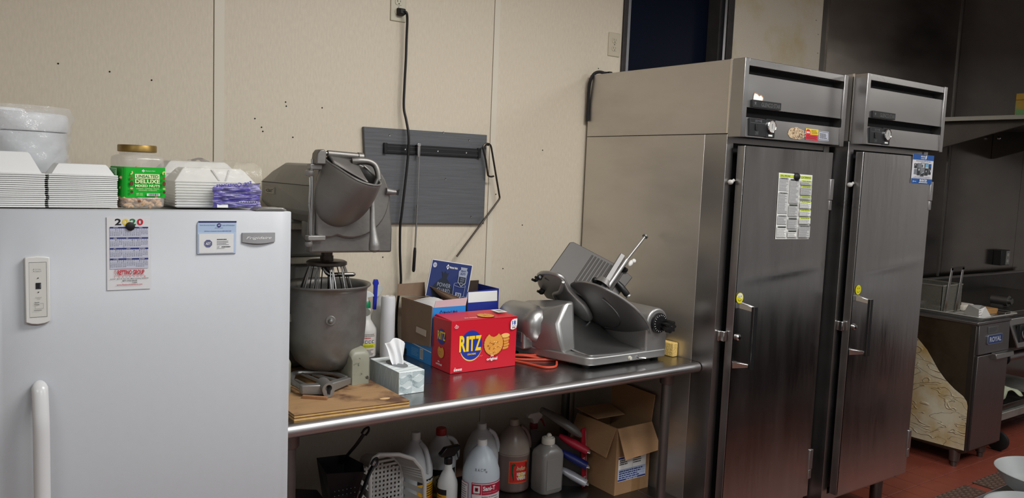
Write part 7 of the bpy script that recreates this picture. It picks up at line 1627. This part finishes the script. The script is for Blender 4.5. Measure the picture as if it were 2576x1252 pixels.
# wire fry basket with flat handles
t = thing('fry_basket', 'wire mesh fry basket with two flat upright straps standing in the sheet pan', 'basket', (5.15, -0.44, 0.886))
wm = mat('basket_wire', (150, 148, 138), 0.5, 0.7)
bx0, bx1, by0, by1, bz0, bz1 = 4.985, 5.235, -0.575, -0.315, 0.888, 1.055
m_ = MB()
n1 = 30
for i in range(n1+1):
    x = bx0+(bx1-bx0)*i/n1
    for y in (by0, by1): m_.box((x-0.0014, y-0.0014, bz0), (x+0.0014, y+0.0014, bz1))
    y = by0+(by1-by0)*i/n1
    for x2_ in (bx0, bx1): m_.box((x2_-0.0014, y-0.0014, bz0), (x2_+0.0014, y+0.0014, bz1))
for k in range(20):
    z = bz0+(bz1-bz0)*k/19
    for y in (by0, by1): m_.box((bx0, y-0.0014, z-0.0014), (bx1, y+0.0014, z+0.0014))
    for x in (bx0, bx1): m_.box((x-0.0014, by0, z-0.0014), (x+0.0014, by1, z+0.0014))
m_.build('wire_mesh', wm, t, smooth=False, kind='stuff')
MB().tube([(bx0, by0, bz1), (bx1, by0, bz1), (bx1, by1, bz1), (bx0, by1, bz1), (bx0, by0, bz1)], 0.005, 8).build('rim_wire', wm, t)
MB().tube([(bx0, by0-0.002, bz0+0.005), (bx1, by0-0.002, bz0+0.005)], 0.004, 8).build('rim_wire', wm, t)
for x in (5.045, 5.185):
    MB().hexa(((x-0.045, by0-0.012, bz0), (x-0.017, by0-0.012, bz0), (x-0.017, by0-0.008, bz0), (x-0.045, by0-0.008, bz0)), ((x+0.005, by0-0.012, 1.165), (x+0.030, by0-0.012, 1.165), (x+0.030, by0-0.008, 1.165), (x+0.005, by0-0.008, 1.165))).build('strap', steel_m, t, bevel=0.001)
MB().box((5.050, by0-0.012, 1.150), (5.215, by0-0.008, 1.172)).build('strap_bridge', dark_steel_m, t, bevel=0.001)
# perforated scoop and sponge in the pan
t = thing('perforated_chip_scoop', 'pale perforated metal chip scoop lying in the sheet pan', 'scoop', (5.07, -0.74, 0.89))
sc = MB(); sc.loft([[(4.985, -0.800, 0.890), (5.115, -0.815, 0.890), (5.225, -0.735, 0.890), (5.10, -0.655, 0.890)], [(5.020, -0.780, 0.940), (5.09, -0.785, 0.955), (5.165, -0.730, 0.950), (5.085, -0.690, 0.955)]], False, True)
sc.build('scoop_body', mat('pale_scoop_metal', (196, 194, 190), 0.45, 0.4), t, smooth=False)
pf = MB()
for i in range(7):
    for j in range(4):
        q = Vector((4.997+i*0.0165+j*0.006, -0.8018+j*0.0055+0.0004*i, 0.898+j*0.0125)); pf.ball(q, 0.0022, 6, 4)
pf.build('perforations', ink_black, t, kind='stuff')
m_ = MB(); m_.xf = Matrix.Translation((5.285, -0.690, 0.887)) @ rotz(-0.15); m_.box((-0.07, -0.045, 0.0), (0.075, 0.045, 0.034)); m_.xf = None
tag(m_.build('griddle_brick', mat('tan_block', (160, 118, 68), 0.8, noise=0.15, nscale=50), bevel=0.003), 'tan brown block lying in the sheet pan behind the chip scoop', 'block')
m_ = MB(); m_.box((5.23, -0.60, 0.886), (5.37, -0.50, 0.925)); tag(m_.build('folded_cloth', mat('pale_cloth', (200, 194, 180), 0.85), bevel=0.012, seg=3), 'pale folded cloth at the back of the sheet pan', 'cloth')
m_ = MB(); m_.xf = Matrix.Translation((5.17, -0.80, 0.8865)) @ rotz(0.2); m_.box((-0.09, -0.012, 0), (0.16, 0.012, 0.006)); m_.xf = None
tag(m_.build('spatula_blade', steel_m, bevel=0.001), 'flat steel blade lying along the front of the sheet pan', 'spatula')

# ---------------------------------------------------------------- griddle on its stand, beyond the fryer
rg = thing('griddle_stand', 'steel griddle on wheeled stand with black control dial, right edge of the photo', 'griddle', (6.0, -0.45, 0))
RX0, RX1 = 5.345, 6.75
MB().hexa(((RX0, -0.80, 0.655), (RX1, -0.80, 0.655), (RX1, -0.10, 0.655), (RX0, -0.10, 0.655)), ((RX0, -0.795, 0.905), (RX1, -0.795, 0.905), (RX1, -0.10, 0.905), (RX0, -0.10, 0.905))).build('body', dark_steel_m, rg, bevel=0.004)
MB().hexa(((RX0+0.03, -0.868, 0.690), (RX1, -0.868, 0.690), (RX1, -0.80, 0.680), (RX0+0.03, -0.80, 0.680)), ((RX0-0.03, -0.825, 0.868), (RX1, -0.825, 0.868), (RX1, -0.80, 0.872), (RX0-0.03, -0.80, 0.872))).build('control_panel', steel_m, rg, bevel=0.004)
kq = Matrix.Rotation(math.radians(78), 4, 'X')
for kx in (5.475, 5.80):
    m_ = MB(); m_.box((kx-0.075, -0.8640, 0.722), (kx+0.09, -0.842, 0.832)); bo_ = m_.build('dial_plate', black_m, rg, bevel=0.003)
    m_ = MB(); m_.lathe([(0.048, 0), (0.048, 0.005), (0.042, 0.007), (0.042, 0.004)], (kx, -0.860, 0.780), 32, kq); m_.build('dial_ring', mat('dial_ring_grey', (150, 150, 150), 0.4, 0.6), bo_)
    m_ = MB(); m_.lathe([(0.038, 0), (0.036, 0.022), (0.030, 0.026), (0, 0.026)], (kx, -0.860, 0.780), 28, kq); m_.build('dial_knob', black_m, bo_)
MB().cyl((RX0+0.06, -0.76, 0.60), (RX1, -0.76, 0.60), 0.032, n=18).build('grease_tube', steel_m, rg)
MB().cyl((5.440, -0.76, 0.60), (5.452, -0.76, 0.60), 0.045, n=18).build('tube_end', rubber_m, rg)
for lx in (RX0+0.09, RX1-0.06):
    for ly in (-0.74, -0.14):
        MB().cyl((lx, ly, 0.10), (lx, ly, 0.66), 0.019, n=14).build('stand_leg', grey_steel_m, rg)
        wq = Matrix.Rotation(math.radians(90), 4, 'Y')
        m_ = MB(); m_.lathe([(0.0, -0.018), (0.045, -0.018), (0.062, -0.014), (0.062, 0.014), (0.045, 0.018), (0.0, 0.018)], (lx+0.035, ly-0.03, 0.0625), 28, wq @ Matrix.Rotation(0.0, 4, 'Z')); wo_ = m_.build('caster_wheel', rubber_m, rg)
        m_ = MB(); m_.hexa(((lx+0.006, ly-0.035, 0.06), (lx+0.066, ly-0.035, 0.06), (lx+0.066, ly-0.01, 0.06), (lx+0.006, ly-0.01, 0.06)), ((lx-0.01, ly-0.02, 0.135), (lx+0.06, ly-0.02, 0.135), (lx+0.06, ly+0.02, 0.135), (lx-0.01, ly+0.02, 0.135))); m_.build('caster_fork', grey_steel_m, rg, bevel=0.003)
sh_m = mat('stand_shelf', (150, 148, 142), 0.5, 0.7, noise=0.25, nscale=14)
MB().box((RX0+0.07, -0.765, 0.185), (RX1, -0.12, 0.235)).build('stand_shelf', sh_m, rg, bevel=0.004)
MB().box((RX0, -0.12, 0.60), (RX1+0.8, -0.085, 1.005)).build('back_guard', dark_steel_m, rg, bevel=0.003)
MB().box((RX0, -0.125, 1.000), (RX1+0.8, -0.075, 1.008)).build('guard_cap', steel_m, rg, bevel=0.001)
m_ = MB(); m_.loft([[(5.50, -0.74, 0.238), (6.0, -0.74, 0.238), (6.0, -0.45, 0.238), (5.50, -0.45, 0.238)], [(5.47, -0.76, 0.285), (6.02, -0.76, 0.285), (6.02, -0.43, 0.285), (5.47, -0.43, 0.285)]], True, False)
tag(m_.build('baking_pan', dark_steel_m, solid=0.002), 'dark baking pan on the low shelf of the griddle stand', 'pan')
m_ = MB(); m_.grid(lambda u, v: (5.50+0.32*u, -0.735+0.20*v+0.02*math.sin(u*5), 0.288+0.085*math.sin(math.pi*(0.15+0.7*u))*(1-0.35*v)+0.012*math.sin(u*13+v*7)-(0.10*max(0, 0.12-v)/0.12)*(0.7 if u < 0.5 else 0.3)*0.9), 20, 12)
tag(m_.build('kitchen_towel', mat('pale_green_towel', (178, 184, 158), 0.9, noise=0.08, nscale=50), solid=0.004, angle=180), 'crumpled pale green towel draped over the dark baking pan', 'towel')
m_ = MB(); m_.lathe([(0, 0), (0.09, 0), (0.12, 0.05), (0.125, 0.09), (0.02, 0.16), (0.0, 0.165)], (5.75, -0.45, 0.287), 20)
tag(m_.build('pot_lid', dark_steel_m, angle=50), 'domed dark lid behind the pale towel on the stand shelf', 'lid')
m_ = MB(); m_.cyl((5.60, -0.70, 0.945), (5.60, -0.60, 0.945), 0.035, n=20); m_.cyl((5.60, -0.72, 0.945), (5.60, -0.70, 0.945), 0.02, n=16); m_.box((5.56, -0.68, 0.905), (5.64, -0.61, 0.92))
tag(m_.build('round_canister', grey_steel_m), 'dull round steel canister lying on top of the griddle', 'canister')
# outlet on the steel wall
t = thing('wall_outlet', 'dark surface-mounted outlet box on the greasy steel wall above the griddle', 'outlet', (7.02, -0.03, 1.12))
MB().box((6.935, -0.065, 1.055), (7.085, -0.004, 1.178)).build('outlet_box', black_m, t, bevel=0.003)
MB().box((7.0855, -0.060, 1.058), (7.088, -0.006, 1.175)).build('outlet_cover', grey_steel_m, t)
MB().box((7.015, -0.067, 1.060), (7.082, -0.065, 1.172)).build('outlet_cover', mat('dull_outlet_plate', (110, 110, 108), 0.5), t)
for z in (1.09, 1.14):
    P = Print((7.048, -0.0672, z), (1, 0, 0), (0, 0, 1)); P.disc(0, 0, 0.017, 0.013, mat('pale_receptacle', (160, 158, 150), 0.5), 18).rect(-0.006, -0.003, -0.004, 0.005, ink_black).rect(0.004, -0.003, 0.006, 0.005, ink_black); P.build('receptacle', t)
# overshelf / low hood with a ridged underside
hd = thing('overhead_shelf', 'steel overhead shelf with ridged underside above the fryer and griddle', 'shelf', (6.7, -0.5, 2.1))
HX0, HX1, HY0, HZ = 5.60, 8.1, -0.95, 2.108
hs = mat('shelf_edge_steel', (176, 176, 170), 0.4, 0.9)
MB().box((HX0, HY0, HZ), (HX0+0.02, -0.006, HZ+0.028)).build('edge_rail', hs, hd, bevel=0.001)
MB().box((HX0, HY0-0.002, HZ), (HX1, HY0+0.02, HZ+0.028)).build('edge_rail', hs, hd, bevel=0.001)
MB().box((HX0+0.02, HY0+0.02, HZ+0.018), (HX1, -0.006, HZ+0.0265)).build('deck', dark_steel_m, hd)
n_s = 44
for k in range(n_s):
    x = HX0+0.03+k*0.054
    if x > HX1-0.03: break
    MB().box((x, HY0+0.022, HZ+0.003), (x+0.026, -0.01, HZ+0.017)).build('ridge', grey_steel_m, hd, smooth=False)
for (x, y) in ((5.70, -0.08), (6.75, -0.30)):
    MB().hexa(((x-0.012, -0.02, 1.90), (x+0.012, -0.02, 1.90), (x+0.012, -0.006, 1.90), (x-0.012, -0.006, 1.90)), ((x-0.012, -0.75, HZ), (x+0.012, -0.75, HZ), (x+0.012, -0.006, HZ), (x-0.012, -0.006, HZ))).build('bracket', dark_steel_m, hd)
    MB().ball((x-0.014, -0.05, 2.06), (0.008, 0.014, 0.014), 10, 6).build('bolt', chrome_m, hd)
m_ = MB(); m_.box((HX0+0.02, -0.82, HZ+0.0285), (HX0+0.22, -0.615, HZ+0.165))
t = thing('yellow_box', 'yellow and green carton standing on the end of the overhead shelf', 'box', (5.7, -0.72, HZ+0.03))
m_.build('carton', mat('box_ochre', (176, 140, 60), 0.6, noise=0.15, nscale=12, col2=(120, 150, 90), c2scale=7, c2lo=0.5, c2hi=0.62), t, bevel=0.004)
P = Print((HX0+0.02, -0.615, HZ+0.0285), (0, -1, 0), (0, 0, 1)); P.rect(0.005, 0.0, 0.20, 0.035, mat('box_green', (110, 150, 96), 0.6)).rect(0.0, 0.092, 0.205, 0.096, mat('box_brown', (110, 78, 36), 0.6)).rect(0.085, 0.0, 0.089, 0.136, mat('box_brown', (110, 78, 36), 0.6)); P.build('box_print', t)
# trench drain grates in the floor
gm = mat('cast_drain_grate', (92, 74, 64), 0.6, 0.4, noise=0.2, nscale=20)
def grate(x0, x1, label):
    t = thing('drain_grate', label, 'drain grate', ((x0+x1)/2, -1.02, 0.0))
    MB().box((x0, -1.078, 0.0006), (x1, -0.966, 0.006)).build('plate', gm, t, bevel=0.001)
    m_ = MB(); nx_ = int((x1-x0)/0.024)
    for i in range(nx_):
        for j in range(5):
            cx = x0+0.012+i*0.024; cy = -1.067+j*0.0225; d = 0.007 if (i+j) % 2 else -0.007
            m_.hexa(((cx-0.008, cy-d*0.6-0.003, 0.0055), (cx+0.008, cy+d*0.6-0.003, 0.0055), (cx+0.008, cy+d*0.6+0.003, 0.0055), (cx-0.008, cy-d*0.6+0.003, 0.0055)), ((cx-0.006, cy-d*0.5-0.001, 0.0105), (cx+0.006, cy+d*0.5-0.001, 0.0105), (cx+0.006, cy+d*0.5+0.001, 0.0105), (cx-0.006, cy-d*0.5+0.001, 0.0105)))
    m_.build('tread_bars', mat('worn_tread', (120, 98, 86), 0.5, 0.5), t, smooth=False, kind='stuff')
grate(4.715, 5.55, 'ridged metal drain grate in the floor nearer the griddle wheel')
grate(3.75, 4.634, 'ridged metal drain grate in the floor nearer the refrigerators')
# ---------------------------------------------------------------- prep table in the foreground, right of the camera
pt = thing('prep_table', 'stainless prep table in the near right corner carrying white bowls', 'table', (4.0, -2.55, 0))
MB().box((1.95, -2.93, 0.868), (6.2, -2.131, 0.9)).build('tabletop', mat('prep_steel', (176, 178, 182), 0.35, 1.0, noise=0.05, nscale=8), pt, bevel=0.006)
for lx in (2.02, 3.8, 6.12):
    for ly in (-2.86, -2.20): MB().cyl((lx, ly, 0), (lx, ly, 0.87), 0.02, n=14).build('leg', grey_steel_m, pt)
MB().box((2.0, -2.88, 0.25), (6.15, -2.18, 0.27)).build('undershelf', dark_steel_m, pt)
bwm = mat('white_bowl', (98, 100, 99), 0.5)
def bowl(c, R, h, label):
    m_ = MB(); m_.lathe([(0.0, 0.006), (R*0.40, 0.006), (R*0.46, 0.0), (R*0.52, 0.0), (R*0.56, 0.010), (R*0.80, h*0.45), (R*0.97, h*0.92), (R, h*0.985), (R*0.985, h), (R*0.955, h*0.97), (R*0.78, h*0.50), (R*0.50, 0.018), (0.0, 0.014)], (c[0], c[1], 0.9005), 64)
    tag(m_.build('serving_bowl', bwm, angle=60), label, 'bowl', 'white bowls on the prep table')
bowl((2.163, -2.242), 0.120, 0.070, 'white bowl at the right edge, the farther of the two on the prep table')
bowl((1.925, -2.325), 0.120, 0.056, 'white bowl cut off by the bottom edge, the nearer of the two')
# unseen dark boxes added under the prep table to darken the low reflections
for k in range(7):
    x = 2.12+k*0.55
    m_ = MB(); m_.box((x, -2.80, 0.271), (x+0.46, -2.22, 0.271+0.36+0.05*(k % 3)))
    m_.build('unseen_dark_box', mat('unseen_box_dark', (46, 46, 50), 0.6), pt, bevel=0.01)
